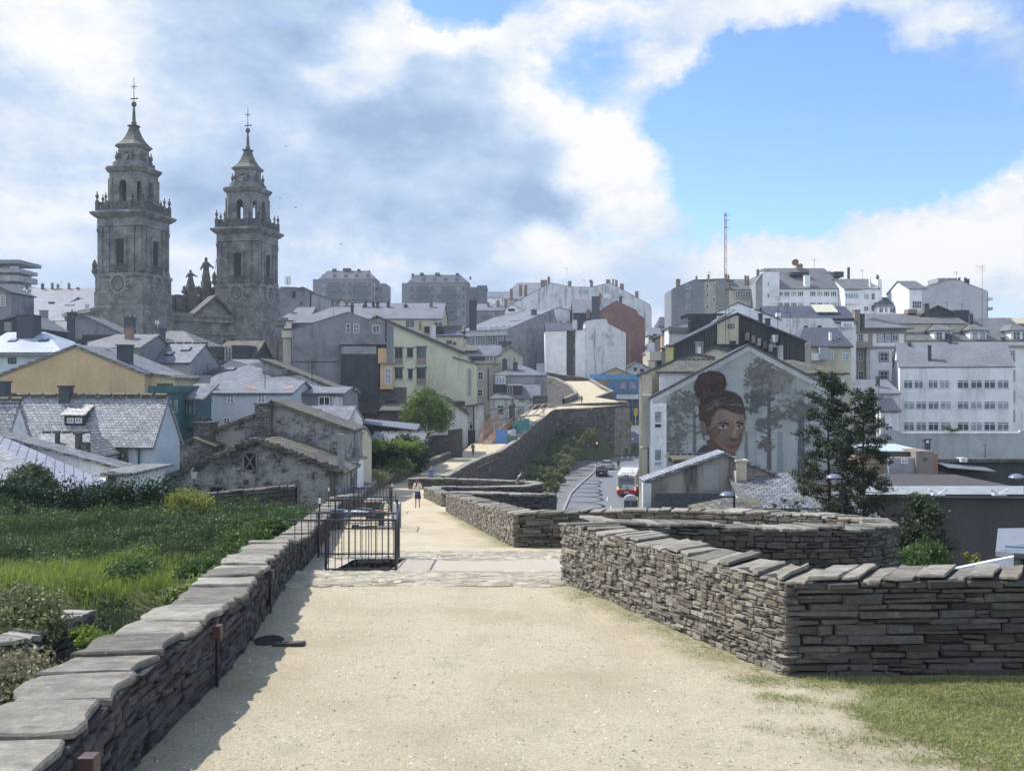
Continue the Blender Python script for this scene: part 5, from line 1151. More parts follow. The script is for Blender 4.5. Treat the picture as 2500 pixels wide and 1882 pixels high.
h.ex([(1847, 690), (1865, 668), (1882, 656), (1893, 703)], 12, PGL, SLG, t=.1, ov=.02, eav=0, v0=.2) if 0 else None
h.ex([(1862, 664), (1903, 664), (1903, 700)], 12, PW, None, v0=-.3); h.ex([(1845, 690), (1862, 665), (1880, 655)], 11, PGL, SLG, t=.12, name='grey_side', rname='verge', eav=0)
h.gs(1893, 2060, 703, 655, 9, PW, SLG, hr=1.5, xr=(1960, 655), ov=.3); h.gs(1866, 1900, 680, 657, 7, PW, SLG, v0=3, hl=1, zb=10, wname='hip_wall', rname='hip_roof')
h.row(1896, 711, 1963, 724, 4, .12, nx=3, fw=.12); h.row(1976, 711, 2060, 724, 5, .12, nx=3, fw=.12); h.row(1896, 738, 1963, 752, 4, .12, nx=3, fw=.12); h.row(1976, 738, 2060, 752, 5, .12, nx=3, fw=.12)
h.dish(1941, 642, 9, 8.5); h.chim(1947, 1960, 645, 660, 8, BRICKC, 1.2); h.chim(1965, 1978, 672, 699, .4, PW, 1.2, pots=0); h.antenna(1988, 632, 656, 8); h.chim(1848, 1854, 660, 680, 3, BRICKC)
h.bx('roof_terrace', 1930, 1975, 664, 672, 4, 8.5, PDK); h.sky(2018, 2031, 686, 692, 3); h.chim(2070, 2075, 655, 686, 8, CHD); h.win(1874, 689, 1878, 699, 1, 1, v=-.32); h.win(1874, 717, 1878, 727, 1, 1, v=-.32)
h.bx('roof_dormer', 2036, 2060, 663, 676, 5, 9, PDK)
h = H('house', 'white townhouse with dark slate roof between the big white block and the low roof', 2062, 214)
h.ex([(2062, 709), (2098, 708), (2143, 697)], 9, PW, SLG, t=.1, ov=0, eav=0); h.gs(2062, 2146, 707, 681, 7, PW, SLG, v0=.2, zb=20, xe=(2100, 704), wname='attic', rname='slate_slope')
h.bx('side_gable', 2143, 2153, 682, 780, 1, 10, PW); h.win(2064, 716, 2096, 729, 5, 1); h.bx('balcony', 2063, 2097, 729, 742, -.5, 0, PW); h.win(2109, 718, 2121, 731, 2, 2, gl=GLL); h.win(2127, 716, 2136, 732, 2, 2); h.win(2109, 748, 2120, 759, 2, 2); h.win(2127, 745, 2136, 760, 2, 2)
h.chim(2123, 2126, 678, 698, 1, PW, pots=0, cap=False); h.antenna(2106, 657, 680, 6); h.chim(2141, 2146, 674, 690, 3, CHD)
h = H('house', 'low white house with dark slate roof and arcade of four openings on the right skyline', 2142, 212)
h.gs(2142, 2220, 746, 726, 5, PW, SLD, hl=1, hr=1); 
for x, w_ in ((2146, 10), (2160, 7), (2172, 15), (2194, 17)): h.win(x, 751, x+w_, 764, 2, 1, gl=GLL if x > 2190 else GL)
h.antenna(2187, 719, 728, 3)
h = H('apartment_building', 'pale gable apartment block on the right skyline with curved balconies on its right edge', 2253, 204)
h.ex([(2253, 703), (2326, 682), (2342, 684), (2410, 710)], 11, plaster('plaster_lilac_white', (.50, .50, .53), .12), SLG, t=.1, ov=.03, eav=0)
h.gs(2220, 2262, 704, 686, 6, PW, SLG, v0=.3, zb=14, wname='left_wing', rname='left_roof'); h.bx('left_wall', 2220, 2253, 704, 790, .2, 8, PW); h.win(2228, 708, 2250, 718, 1, 3, fr=PW, gl=PW, v=.18); h.win(2227, 735, 2250, 753, 4, 2, v=.15); 
h.bx('roof_storey', 2290, 2336, 679, 690, 3, 8, PGL); h.antenna(2335, 662, 684, 3); h.antenna(2282, 735, 750, -2, 2); h.antenna(2313, 736, 750, -2, 2); h.antenna(2348, 740, 752, -2, 2)
for y in (726, 750): h.bx('balcony', 2404, 2424, y, y+7, 1, 5, PB if y > 740 else PW)
h.bx('red_wall', 2403, 2412, 712, 782, .8, 5, plain('faded_red', (.30, .13, .11))); 
for x0, x1, y0 in ((2341, 2345, 678), (2356, 2360, 678), (2362, 2367, 681)): h.chim(x0, x1, y0, 696, 2, CHD, pots=0)
h = H('house', 'long weathered slate roof with a raised gable and square chimney behind the hipped corner house', 2130, 175)
h.gs(2130, 2358, 788, 766, 6, PC, SLG, xr=(2240, 766)); h.ex([(2246, 768), (2288, 745), (2345, 768), (2370, 780)], 5, PDK, SLM, v0=4, name='gable', rname='gable_roof'); h.chim(2258, 2269, 741, 768, 3.9, RUB, pots=0)
h.bx('dark_attic', 2330, 2367, 757, 782, 3.5, 6, PDK); h.chim(2368, 2376, 768, 784, 1, CHD); h.bx('terrace_box', 2217, 2240, 755, 765, 5, 7, PT)
h.antenna(2398, 647, 784, 2, 6, 1.2)
# dark row: roof with solar panel, stained wall
h = H('house', 'dark slate roof carrying a pale ribbed solar panel above a stained white wall', 1885, 148)
h.gs(1885, 2090, 776, 747, 6, PDK, SLD, ov=.2); h.ex([(1885, 777), (2029, 777), (2042, 790), (2052, 800)], 5, PW2, None, v0=-.6, name='stained_wall')
h.gs(2040, 2090, 784, 750, 5, PW2, SLD, v0=-.5, zb=15, wname='wing_wall', rname='wing_roof') ; h.win(1963, 795, 1971, 801, 1, 1, v=-.62, fr=DK); h.win(1963, 802, 1971, 809, 1, 1, v=-.62, fr=DK); h.bx('roof_hatch', 1997, 2006, 795, 802, -.75, -.55, CHD)
a, z0 = h.fp(1992, 762, 1.5); b, z1 = h.fp(2037, 745, 3.2)
sp_ = G().slab([(a, 1.3, z0), (b, 1.3, z0), (b-.2, 3.4, z1+.1), (a-.2, 3.4, z1+.1)], .1).build('solar_panel', plain('panel_cream', (.60, .58, .46), .45, .06), h.roof); 
g = G()
for i in range(6): t = i/5; g.box(a+(b-a-.1)*t-.1*0, a+(b-a-.1)*t+.09, 1.25, 1.35, z0-.12, z0+.03)
g.build('panel_rail', PT, sp_); h.sky(1964, 1969, 764, 767, 1.5); h.sky(2053, 2060, 771, 777, 1)
h.chim(2087, 2100, 756, 792, -.4, PT, 1.2, pots=0); h.chim(2103, 2111, 766, 786, 0, CHD, pots=0); h.antenna(1901, 723, 786, -2, 3); h.antenna(1922, 742, 790, -2, 3)
h.bx('white_bay', 2054, 2085, 786, 800, -.9, 0, PW); h.win(2060, 789, 2080, 800, 3, 1, v=-.92, gl=GLL)
h = H('house', 'white gable end with a thin dark verge behind the black corrugated gable', 1735, 135)
h.ex([(1735, 767), (1803, 737), (1905, 779)], 6, PW, SLD, t=.14, ov=.1); h.chim(1835, 1842, 753, 772, -.4, PW, pots=0, cap=False); h.bx('tv_box', 1896, 1907, 764, 773, -1, -.4, PW)
h = H('house', 'black flat block and slate canopy left of the black corrugated gable', 1679, 124)
h.ex([(1679, 766), (1770, 765)], 5, PDK, SLD, t=.1, ov=.05); h.chim(1681, 1689, 781, 808, -.3, CHD, pots=0); h.ex([(1634, 797), (1680, 784)], 4, PW2, SLB, v0=-.2, name='side_roof_wall', rname='canopy'); h.bx('slate_band', 1633, 1683, 799, 812, -.6, 0, SLG)
CORR = bricks('black_corrugated', (.030, .033, .038), (.055, .058, .062), (.012, .012, .014), .28, 40, .05, rough=.65, bmp=.8, var=.3, big=.4)
h = H('house', 'wide black corrugated gable with a cream panel in the middle', 1800, 114)
h.ex([(1638, 842), (1799, 763), (1965, 830)], 7, CORR, SLD, t=.2, ov=.3); h.bx('cream_panel', 1751, 1803, 771, 840, -.15, 0, PC); h.win(1777, 791, 1793, 802, 2, 2, v=-.17, fr=DK); h.bx('dark_door', 1782, 1797, 832, 842, -.2, -.14, PDK)
g = G(); a, za = h.fp(1743, 784, -.5); b, zb2 = h.fp(1792, 757, -.5); g.slab([(a, -.6, za), (b, -.6, zb2), (b, 1.5, zb2), (a, 1.5, za)], .12); g.build('bright_roof_strip', SLB, h.roof)
for x in (1772, 1780): 
    g = G(); u, z1 = h.fp(x, 750, -.8); _, z0 = h.fp(x, 838, -.8); g.tube((u, -.8, z0), (u, -.8, z1), .035, n=5).tube((u-.8, -.8, z1-.3), (u+.8, -.8, z1-.3), .02, n=4).tube((u-.6, -.8, z1-.8), (u+.6, -.8, z1-.8), .02, n=4); g.build('antenna', METAL, h.root)
h.chim(1853, 1862, 765, 792, 3, CHD, pots=0); h.chim(1870, 1881, 777, 800, 1.5, CHD, pots=0); h.bx('white_panel', 1881, 1912, 828, 880, -.2, 0, PW2); h.bx('black_hut', 1875, 1898, 848, 880, -1.5, -.4, PDK)
for i in range(7): h.bx('junk_roof_box', 1822+i*14, 1830+i*14, 812+(i*37 % 30), 830+(i*37 % 30), -1.2-.2*i, -.4, R.choice((PT, PDK, RUB, PGL)))
h.antenna(1899, 740, 870, -2, 2); h.antenna(1929, 762, 872, -2.4, 1)
h = H('house', 'slate hipped house with cream walls and white framed windows right of the black gable', 1975, 122)
h.gs(1948, 2078, 843, 800, 6, PC, SLD, hl=2.5, xr=(2010, 800)); h.ex([(1948, 824), (1979, 829)], 3, PB, None, v0=-1.6, name='light_annex'); 
for i in range(4): h.win(1952+i*6.5, 838, 1956+i*6.5, 849, 1, 1, v=-1.62, gl=GLL)
h.win(2025, 858, 2035, 878, 2, 2, gl=GLL); h.win(2056, 861, 2073, 880, 2, 1, gl=GLL); h.chim(2026, 2031, 811, 828, 1.5, PW, pots=0, cap=False); h.bx('corrugated_hut', 2002, 2024, 848, 878, -1, 0, plain('corrugated_light', (.35, .38, .4), .5, .3, 6)); h.bx('washing_wall', 1980, 2003, 862, 880, -.8, 0, PW); h.sky(2045, 2052, 818, 822, 2)
# corner house
STN = plaster('corner_granite', (.36, .32, .27), .35)
h = H('house', 'corner house with hipped eaves, stone bay with balcony and white walls with granite window frames', 2071, 156)
h.gs(2074, 2213, 797, 775, 7, STN, SLG, hl=6.2, hr=6.5, xr=(2140, 775), ov=.9, t=.2, wname='stone_wall')
h.bx('white_wall', 2130, 2207, 815, 845, -.12, 0, PW); h.bx('white_wall', 2123, 2210, 851, 930, -.12, 0, PW); h.bx('string_course', 2071, 2213, 845, 850, -.5, 0, STN)
g = G()
for i in range(17): a, z1 = h.fp(2076+i*8.2, 800, -.5); g.box(a, a+.14, -.8, 0, z1-.2, z1)
g.build('eaves_bracket', PDK, h.roof)
h.bx('balcony', 2069, 2127, 834, 849, -1.3, -.05, STN); h.bx('shutter_panel', 2085, 2093, 815, 834, -.15, 0, PW); h.bx('shutter_panel', 2108, 2119, 815, 834, -.15, 0, PW)
for r_ in ((2095, 815, 2107, 833), (2095, 861, 2108, 881), (2095, 906, 2108, 926)): h.win(*r_, nx=2, ny=2)
for x in (2144, 2161, 2178): h.win(x, 817, x+14, 833, 2, 1, v=-.14, sur=STN)
for r_ in ((2148, 861, 2168, 881), (2180, 861, 2201, 881), (2148, 906, 2168, 926), (2180, 906, 2201, 926)): h.win(*r_, nx=2, ny=2, v=-.14, sur=plain('granite_surround', (.2, .19, .18)), sill=0)
g = G()
for x in (2081, 2117): u, z1 = h.fp(x, 852, -.3); _, z0 = h.fp(x, 925, -.3); g.tube((u, -.3, z0-3), (u, -.3, z1), .28, .24, 10)
g.build('column', PW2, h.root)
# right row behind the white building
h = H('house', 'long slate roofed terrace at the right edge with three hipped dormers and tan roof lights', 2214, 172)
h.gs(2214, 2580, 829, 782, 9, PW, SLG, xr=(2400, 776), hl=2)
for k, (x0, x1) in enumerate(((2276, 2328), (2364, 2412), (2464, 2520))):
    a, z1 = h.fp(x0+4, 806, .2); b, z0 = h.fp(x1-4, 831, .2); dm = G().box(a, b, .2, 5, z0, z1).build('dormer', PW, h.roof)
    m_ = (a+b)/2; G().slab([(a-.5, -.3, z1), (b+.5, -.3, z1), (m_+.5, 2.2, z1+1.1), (m_-.5, 2.2, z1+1.1)], .12).slab([(a-.5, -.3, z1), (m_-.5, 2.2, z1+1.1), (m_-.5, 5, z1+1.1), (a-.5, 5, z1)], .12).slab([(b+.5, -.3, z1), (b+.5, 5, z1), (m_+.5, 5, z1+1.1), (m_+.5, 2.2, z1+1.1)], .12).build('dormer_roof', SLG, dm)
    for i in range(2): h.winm(a+.35+i*(b-a)*.47, a+.35+i*(b-a)*.47+(b-a)*.36, z0+.1, z1-.3, .2, 2, 2, gl=GLL if k == 1 else GL, pr=.08)
for x0, x1, y0, y1 in ((2330, 2384, 787, 802), (2475, 2530, 775, 790)):
    a, z1 = h.fp(x0, y0, 5.5); b, z0 = h.fp(x1, y1, 5); G().slab([(a, 4.4, z0), (b, 4.4, z0), (b, 6.4, z1), (a, 6.4, z1)], .12).build('roof_light', plain('panel_tan', (.50, .45, .32), .5, .1), h.roof)
h.bx('end_block', 2462, 2560, 846, 1060, -.5, 6, PW); h.bx('cornice', 2460, 2560, 842, 848, -.9, 6, STN)
for y in (858, 905, 955, 1003): h.win(2467, y, 2476, y+24, 2, 2, v=-.52, sur=plain('granite_surround', (.2, .19, .18)))
for x0, y0 in ((2446, 824), (2316, 816), (2219, 836)): h.chim(x0, x0+8, y0, y0+16, -.6, CHD, pots=0)
GLM = plain('grey_blind_glass', (.16, .18, .21), .2, .6, 2.5)
h = H('apartment_building', 'plain white three storey block with grey slate roof and long strips of windows', 2197, 141, -17)
h.gs(2197, 2474, 893, 836, 6, PW, SLF, ov=.2, xr=(2340, 836), xe=(2340, 893)); 
for y0, y1 in ((927, 949), (979, 1000), (1029, 1052)):
    spans = [(2204, 2256), (2264, 2320)] if y0 == 927 else [(2204, 2324)]
    for a, b in spans+[(2335, 2465)]: [h.win(a+(b-a)/n_*k+1.5, y0, a+(b-a)/n_*(k+1)-1.5, y1, 2, 1, fw=.1, gl=R.choice((GL, GLL, GLM, GLM))) for n_ in [max(2, round((b-a)/31))] for k in range(n_)]
    g = G()
    for a, b in spans+[(2335, 2465)]: u0, z = h.fp(a, y0+5); u1, _ = h.fp(b, y0+5); g.box(u0, u1, -.085, .01, z-.06, z+.04)
    g.build('transom', WH, h.root)
h.chim(2266, 2274, 843, 884, 1.2, CHD, .6, pots=0); h.chim(2316, 2323, 822, 836, 5.6, CHD, pots=0); h.chim(2217, 2224, 838, 846, 5, CHD, pots=0)
for (a, b, y) in ((2207, 2262, 842),): pass
h = H('garden_wall', 'long pale concrete retaining wall under the white block', 2180, 128, cat='wall')
h.ex([(2150, 1062), (2176, 1046), (2200, 1055), (2488, 1058), (2492, 1050), (2560, 1046)], .5, plaster('concrete_pale', (.42, .45, .48), .3), None); h.bx('coping', 2200, 2488, 1055, 1059, -.08, .55, PW)
h = H('house', 'dark grey roofed low house between the conifers and the white block', 2065, 138)
h.gs(2060, 2196, 958, 927, 5, PW2, SLF); h.chim(2140, 2148, 919, 938, 2, CHD, pots=0); h.gs(2150, 2196, 1000, 972, 3, PW, SLD, v0=-3.5, wname='annex_wall', rname='annex_roof'); h.win(2172, 1004, 2192, 1010, 2, 1, v=-3.52, gl=GLL)
g = G(); u, z = h.fp(2144, 940, -4); _, z0 = h.fp(2144, 1060, -4); g.tube((u, -4, z0), (u, -4, z), .12).tube((u+.8, -4, z0), (u+.8, -4, z-4), .1); g.build('flue_pipe', PGL, h.root); h.win(2160, 1040, 2180, 1060, 2, 2, v=-3.52)
h = H('house', 'rust and beige outbuilding with a glazed roof and dark square chimney behind the conifer', 2130, 72)
h.ex([(2100, 1102), (2237, 1102)], 3, plaster('plaster_tan', (.42, .30, .20), .2), PDK, t=.06, ov=.5); h.bx('end_wall', 2237, 2281, 1101, 1200, -1.5, 3, PT); h.bx('light_wall', 2170, 2237, 1117, 1200, -1.2, -.2, PGL)
h.gs(2141, 2257, 1101, 1083, 2.5, PDK, plain('greenhouse_glass', (.50, .58, .62), .2, .1), v0=.5, zb=8, hr=1.2, wname='curb', rname='glazed_roof'); h.chim(2257, 2272, 1071, 1101, .3, CHD, .5, pots=0); h.bx('vent_plate', 2262, 2268, 1075, 1081, .2, .3, PW)
h.bx('side_brick', 2281, 2290, 1106, 1190, -1, 3, plain('faded_terracotta', (.33, .17, .11))); h.win(2254, 1117, 2264, 1125, 2, 1, v=-1.52, fr=PT); h.win(2240, 1163, 2264, 1177, 4, 1, v=-1.52, fr=PT); h.win(2200, 1120, 2215, 1132, 2, 1, v=-1.22, gl=GLL)
h = H('shed', 'dark open yard shed with bowed pale roof sheet and clutter at the right', 2290, 76, cat='shed')
h.bx('back_wall', 2285, 2580, 1124, 1240, 0, .5, PDK); h.bx('upper_ledge', 2285, 2580, 1120, 1128, -.3, .6, RUB)
u0, z = h.fp(2293, 1128, -.5); u1, z2 = h.fp(2406, 1139, -.5); G().slab([(u0, -2.2, z-.25), (u1, -2.2, z2-.2), (u1, 0, z2), (u0, 0, z)], .06).build('roof_sheet', MET, h.root)
for i in range(6): h.win(2300+i*14, 1143, 2310+i*14, 1152, 2, 1, v=-.02, gl=PDK, fr=PT)
h.bx('brown_wall', 2290, 2395, 1152, 1180, -.4, 0, plaster('dark_brown_wall', (.10, .075, .065), .5)); h.bx('water_tank', 2346, 2362, 1118, 1128, -.6, .2, PW2); h.bx('white_crate', 2292, 2318, 1164, 1174, -1.2, -.5, PW2); h.antenna(2405, 1083, 1130, .2, 1, .2)
h = H('warehouse', 'long dark windowless wall with a pale metal roof edge at the right', 2165, 56)
h.ex([(2120, 1208), (2600, 1212)], 14, plaster('dark_render', (.085, .08, .08), .35, (.05, .05, .055)), None)
a, z = h.fp(2110, 1207, -.3); b, z1 = h.fp(2600, 1211, -.3); _, zr = h.fp(2300, 1186, 3); G().slab([(a, -.4, z), (b, -.4, z1), (b, 3, zr), (a, 3, zr)], .12).build('roof', plain('asbestos_roof', (.27, .29, .29), .6, .25, 1.5), h.root); h.bx('gutter', 2110, 2600, 1207, 1211, -.55, -.38, METAL)
g = G()
for x in (2287, 2436): u, z = h.fp(x, 1206, -.6); g.box(u-.35, u+.35, -.9, -.5, z-.06, z+.05).tube((u-.5, -.8, z+.3), (u, -.7, z), .05).tube((u+.5, -.8, z+.3), (u, -.7, z), .05)
g.build('gutter_bracket', PW2, h.root)
h = H('house', 'small house cut by the right edge with a shiny seamed roof and blue fascia', 2470, 30, -27)
h.gs(2462, 2600, 1338, 1272, 2.4, PB, MET, hl=2.2, ov=.35, xr=(2520, 1272)); h.bx('fascia', 2454, 2600, 1332, 1345, -.45, -.36, plain('blue_fascia', (.10, .20, .33))); h.win(2494, 1362, 2520, 1400, 1, 1, fr=GREEN)
g = G(); u, z = h.fp(2467, 1345, -.1); g.tube((u, -.1, z), (u, -.1, z-4), .05); g.build('drainpipe', METAL, h.root)
h.ex([(2310, 1392), (2475, 1358)], .3, PW, None, v0=-.6, name='ramp_wall'); h.bx('x', 0, 1, 0, 1, 0, 1, PW) if 0 else None
# ======== mural house
MW = plaster('mural_ground', (.35, .375, .37), .35, (.14, .17, .17), var=.2)
h = H('house', 'tall gable house with a huge painted portrait of a woman with a hair bun', 1828, 81, -8)
GB = [(1583, 971), (1828, 838), (2062, 959)]
h.ex(GB, 11, MW, SLD, t=.12, ov=.15, eav=.06)
bl = h.root
for side in (((1589, 975), (1828, 845)), ((1828, 845), (2055, 966))):      # pale painted verge band
    (a, za), (b, zb2) = h.fp(*side[0]), h.fp(*side[1]); G().prism([(a, za), (b, zb2), (b, zb2-.42), (a, za-.42)], -.05, .0).build('verge_band', plaster('pale_verge', (.47, .49, .49), .2), bl)
h.bx('left_pier', 1568, 1590, 964, 1230, .6, 10, PB); h.bx('white_post', 1588, 1594, 975, 1260, -.3, .2, PW2)
h.bx('window_bay', 1592, 1626, 985, 1260, -.55, 0, PW); h.bx('bay_edge', 1619, 1627, 985, 1260, -.62, -.5, PW)
for y in (1003, 1096): h.win(1597, y, 1616, y+30, 1, 1, v=-.57, gl=GLL); h.win(1597, y+30, 1616, y+42, 1, 1, v=-.57); h.bx('bay_panel', 1598, 1615, y+46, y+62, -.6, -.55, WH); h.bx('bay_panel', 1598, 1615, y-12, y-3, -.6, -.55, WH)
def crv(pts, n=5):
    o = []; k = len(pts)
    for i in range(k):
        p0, p1, p2, p3 = (Vector(pts[(i+j-1) % k]) for j in range(4))
        for t in range(n):
            t /= n; o.append(tuple(.5*((2*p1)+(-p0+p2)*t+(2*p0-5*p1+4*p2-p3)*t*t+(-p0+3*p1-3*p2+p3)*t**3)))
    return o
ly = [0]
def paint(name, pts, col, smooth=5, var=.15, parent=None, scale=1.2, soft=None):
    """flat painted patch on the gable; pts in the enlarged crop's pixels"""
    col = tuple(c*1.3 for c in col); q = [(1550+x*.3165, 800+y*.3165) for x, y in pts]
    q = crv(q, smooth) if smooth else q
    ly[0] += 1; v = -.012-.0022*ly[0]; q2 = [h.fp(x, y) for x, y in q]; zmin = 0
    g = G(); n = len(q2); a = sum(q2[i][0]*q2[(i+1) % n][1]-q2[(i+1) % n][0]*q2[i][1] for i in range(n))
    if a < 0: q2 = q2[::-1]
    g.add([(u, v, z) for u, z in q2], [tuple(range(n))])
    key = 'paint_%02d%02d%02d' % tuple(int(c*99) for c in col)
    m = plain(key, col, .85, var, scale)
    if soft is None: soft = 3 if 'hair' in name or 'cloth' in name else (2 if 'light' in name or 'shade' in name or name == 'painted_face' else 0)
    if soft:
        r = random.Random(len(q2)*7+ly[0])
        for (u, z) in [p for p in q2 for _ in range(soft)]:
            u += r.gauss(0, .035); z += r.gauss(0, .035); s_ = r.uniform(.02, .055); vv = v-.0006-r.random()*.0004; a = r.uniform(0, 3)
            g.add([(u+math.cos(t+a)*s_*1.6, vv, z+math.sin(t+a)*s_*.7) for t in (5.2, 4.2, 3.1, 2.1, 1.05, 0)], [(0, 1, 2, 3, 4, 5)])
    return g.build(name, m, mural)
mural = G().box(*[f(h.fp(p, 1000)[0]) for p, f in ((1627, float), (1629, float))], -.012, -.006, 6, 8).build('mural', MW, bl)
def ptree(x, y0, y1, w_, col, seed, br_=1):
    col = tuple(c*1.2 for c in col); r = random.Random(seed); g = G(); ly[0] += 1; v = -.012-.0022*ly[0]
    def pt(a, b): u, z = h.fp(1550+a*.3165, 800+b*.3165); return (u, v, z)
    g.add([pt(x-w_, y1), pt(x+w_, y1), pt(x+w_*.6, y0), pt(x-w_*.6, y0)], [(0, 1, 2, 3)])
    for i in range(9*br_):
        y = y0+(y1-y0)*r.uniform(.02, .62); s_ = r.choice((-1, 1)); l = r.uniform(40, 130); t = r.uniform(3, 6)
        g.add([pt(x, y+t), pt(x, y-t), pt(x+s_*l, y-l*r.uniform(.2, .6)-1), pt(x+s_*l, y-l*.35+1)], [(0, 1, 2, 3) if s_ > 0 else (3, 2, 1, 0)])
    return g.build('painted_trunk', plain('paint_t%02d%02d%02d' % tuple(int(c*99) for c in col), col, .85, .15), mural)
def pfol(x, y, rx, ry, n, col, seed, name='painted_foliage'):
    col = tuple(c*.95 for c in col); r = random.Random(seed); g = G(); ly[0] += 1
    for i in range(n*2):
        a = r.uniform(0, 6.28); q = r.random()**.6; cx, cy = x+math.cos(a)*rx*1.1*q, y+math.sin(a)*ry*1.1*q; s_ = r.uniform(5, 26)*(1.15-q*.6); k = 7; v = -.012-.0022*ly[0]-i*.000013
        pp = [h.fp(1550+(cx+math.cos(t)*s_*r.uniform(.6, 1.2))*.3165, 800+(cy+math.sin(t)*s_*.7*r.uniform(.6, 1.2))*.3165) for t in [2*math.pi*j/k for j in range(k)]]
        g.add([(u, v, z) for u, z in pp][::-1], [tuple(range(k))])
    return g.build(name, plain('paint_f%02d%02d%02d' % tuple(int(c*99) for c in col), col, .85, .3, 2), mural)
paint('painted_mist', [(250, 900), (600, 860), (1000, 820), (1400, 860), (1450, 1110), (240, 1110)], (.29, .32, .325), 4)
for x, w_, c in ((930, 10, .25), (985, 8, .3), (1165, 9, .3), (1185, 6, .33), (405, 7, .24), (370, 9, .27), (905, 7, .28), (1340, 8, .27), (270, 6, .25)): ptree(x, 760, 1100, w_, (c, c*1.1, c*1.1), x, 0)
pfol(330, 680, 85, 200, 90, (.16, .18, .165), 1); pfol(420, 560, 70, 80, 50, (.15, .145, .135), 2); pfol(300, 900, 60, 90, 30, (.19, .2, .18), 9); ptree(335, 820, 1090, 13, (.13, .14, .145), 4); ptree(460, 640, 960, 14, (.12, .125, .13), 14)
pfol(985, 340, 125, 105, 120, (.17, .155, .14), 3); pfol(1000, 430, 150, 90, 100, (.145, .14, .13), 5); pfol(1130, 390, 90, 60, 50, (.22, .205, .185), 8); pfol(960, 540, 110, 60, 60, (.10, .105, .105), 6); pfol(1060, 470, 120, 40, 30, (.24, .235, .22), 16); pfol(1250, 600, 160, 110, 70, (.20, .205, .185), 7)
ptree(1035, 470, 1110, 17, (.09, .095, .10), 11, 2); pfol(990, 740, 60, 45, 26, (.12, .12, .115), 12); pfol(1010, 900, 70, 55, 28, (.15, .12, .11), 13); pfol(1100, 700, 60, 60, 26, (.13, .135, .125), 15); pfol(910, 620, 50, 40, 20, (.10, .11, .11), 17)
ptree(1283, 560, 1110, 30, (.085, .095, .11), 21, 1); ptree(1120, 800, 1110, 22, (.20, .23, .25), 22, 0); ptree(860, 800, 1020, 14, (.15, .16, .17), 23, 0); pfol(1290, 640, 110, 50, 40, (.13, .135, .12), 24)
# portrait: generic woman's head, hair tied up in a bun
SK = (.155, .105, .082)
paint('painted_clothes', [(470, 970), (545, 905), (600, 960), (760, 985), (740, 1010), (480, 1010)], (.04, .045, .055))
paint('painted_neck', [(545, 800), (560, 920), (545, 985), (760, 985), (740, 930), (640, 880)], (.085, .052, .042))
paint('painted_hair', [(470, 420), (500, 360), (590, 335), (680, 360), (705, 430), (690, 480), (760, 500), (820, 550), (846, 640), (835, 700), (700, 640), (600, 720), (565, 790), (545, 860), (520, 800), (495, 640), (500, 545), (480, 520), (462, 470)], (.035, .024, .022))
paint('painted_face', [(600, 660), (660, 625), (760, 640), (835, 665), (848, 740), (838, 800), (820, 870), (790, 935), (760, 968), (690, 960), (620, 905), (570, 850), (560, 790), (575, 720)], SK)
paint('painted_forehead_light', [(625, 670), (680, 640), (760, 650), (800, 680), (780, 725), (700, 705), (620, 735)], (.20, .142, .112))
paint('painted_cheek_light', [(610, 800), (680, 800), (720, 840), (700, 890), (650, 880), (610, 850)], (.165, .112, .088))
paint('painted_face_shade', [(575, 790), (600, 860), (680, 935), (760, 968), (690, 962), (610, 905), (565, 850), (556, 800)], (.075, .045, .036))
paint('painted_nose_light', [(770, 700), (790, 760), (790, 830), (770, 850), (745, 840), (765, 780)], (.25, .175, .14))
paint('painted_nose_shade', [(725, 840), (750, 858), (785, 855), (780, 868), (745, 870)], (.06, .035, .03))
paint('painted_ear', [(508, 730), (535, 725), (552, 770), (548, 820), (530, 825), (510, 780)], (.15, .09, .068))
paint('painted_earring', [(535, 835), (560, 825), (580, 850), (560, 870), (540, 860)], (.22, .23, .25))
paint('painted_fringe', [(500, 640), (560, 560), (680, 520), (790, 540), (840, 620), (840, 665), (760, 655), (690, 625), (640, 630), (600, 700), (570, 770), (545, 720), (500, 700)], (.045, .030, .026))
for k, (a, b) in enumerate((((560, 600), (700, 540)), ((590, 620), (760, 560)), ((560, 640), (640, 580)), ((700, 600), (820, 600)))): paint('painted_hair_light', [(a[0], a[1]), ((a[0]+b[0])/2, (a[1]+b[1])/2-14), b, ((a[0]+b[0])/2, (a[1]+b[1])/2-5)], (.12, .095, .085))
for k in range(7): y = 380+k*22; paint('painted_hair_light', [(500+k*6, y+20), (580, y-6), (680-k*3, y+8), (585, y+2)], (.085, .05, .04))
for (x, w_) in ((680, 44), (803, 30)):
    paint('painted_brow', [(x-w_, 742), (x-w_*.3, 722), (x+w_, 738), (x+w_*.9, 748), (x-w_*.2, 735)], (.02, .015, .014))
    paint('painted_eye', soft=0, pts=[(x-w_*.9, 768), (x-5, 752), (x+w_*.8, 766), (x, 782)], col=(.33, .31, .29)); paint('painted_iris', soft=0, pts=[(x-11, 766), (x, 755), (x+11, 766), (x, 778)], col=(.02, .02, .02)); paint('painted_lash', soft=0, pts=[(x-w_, 768), (x-6, 750), (x+w_*.85, 763), (x, 757)], col=(.015, .012, .012))
paint('painted_lips', [(695, 905), (735, 897), (755, 902), (785, 900), (792, 908), (760, 928), (730, 925)], (.14, .055, .05)); paint('painted_lip_line', [(695, 906), (740, 908), (790, 906), (745, 913)], (.04, .015, .015))

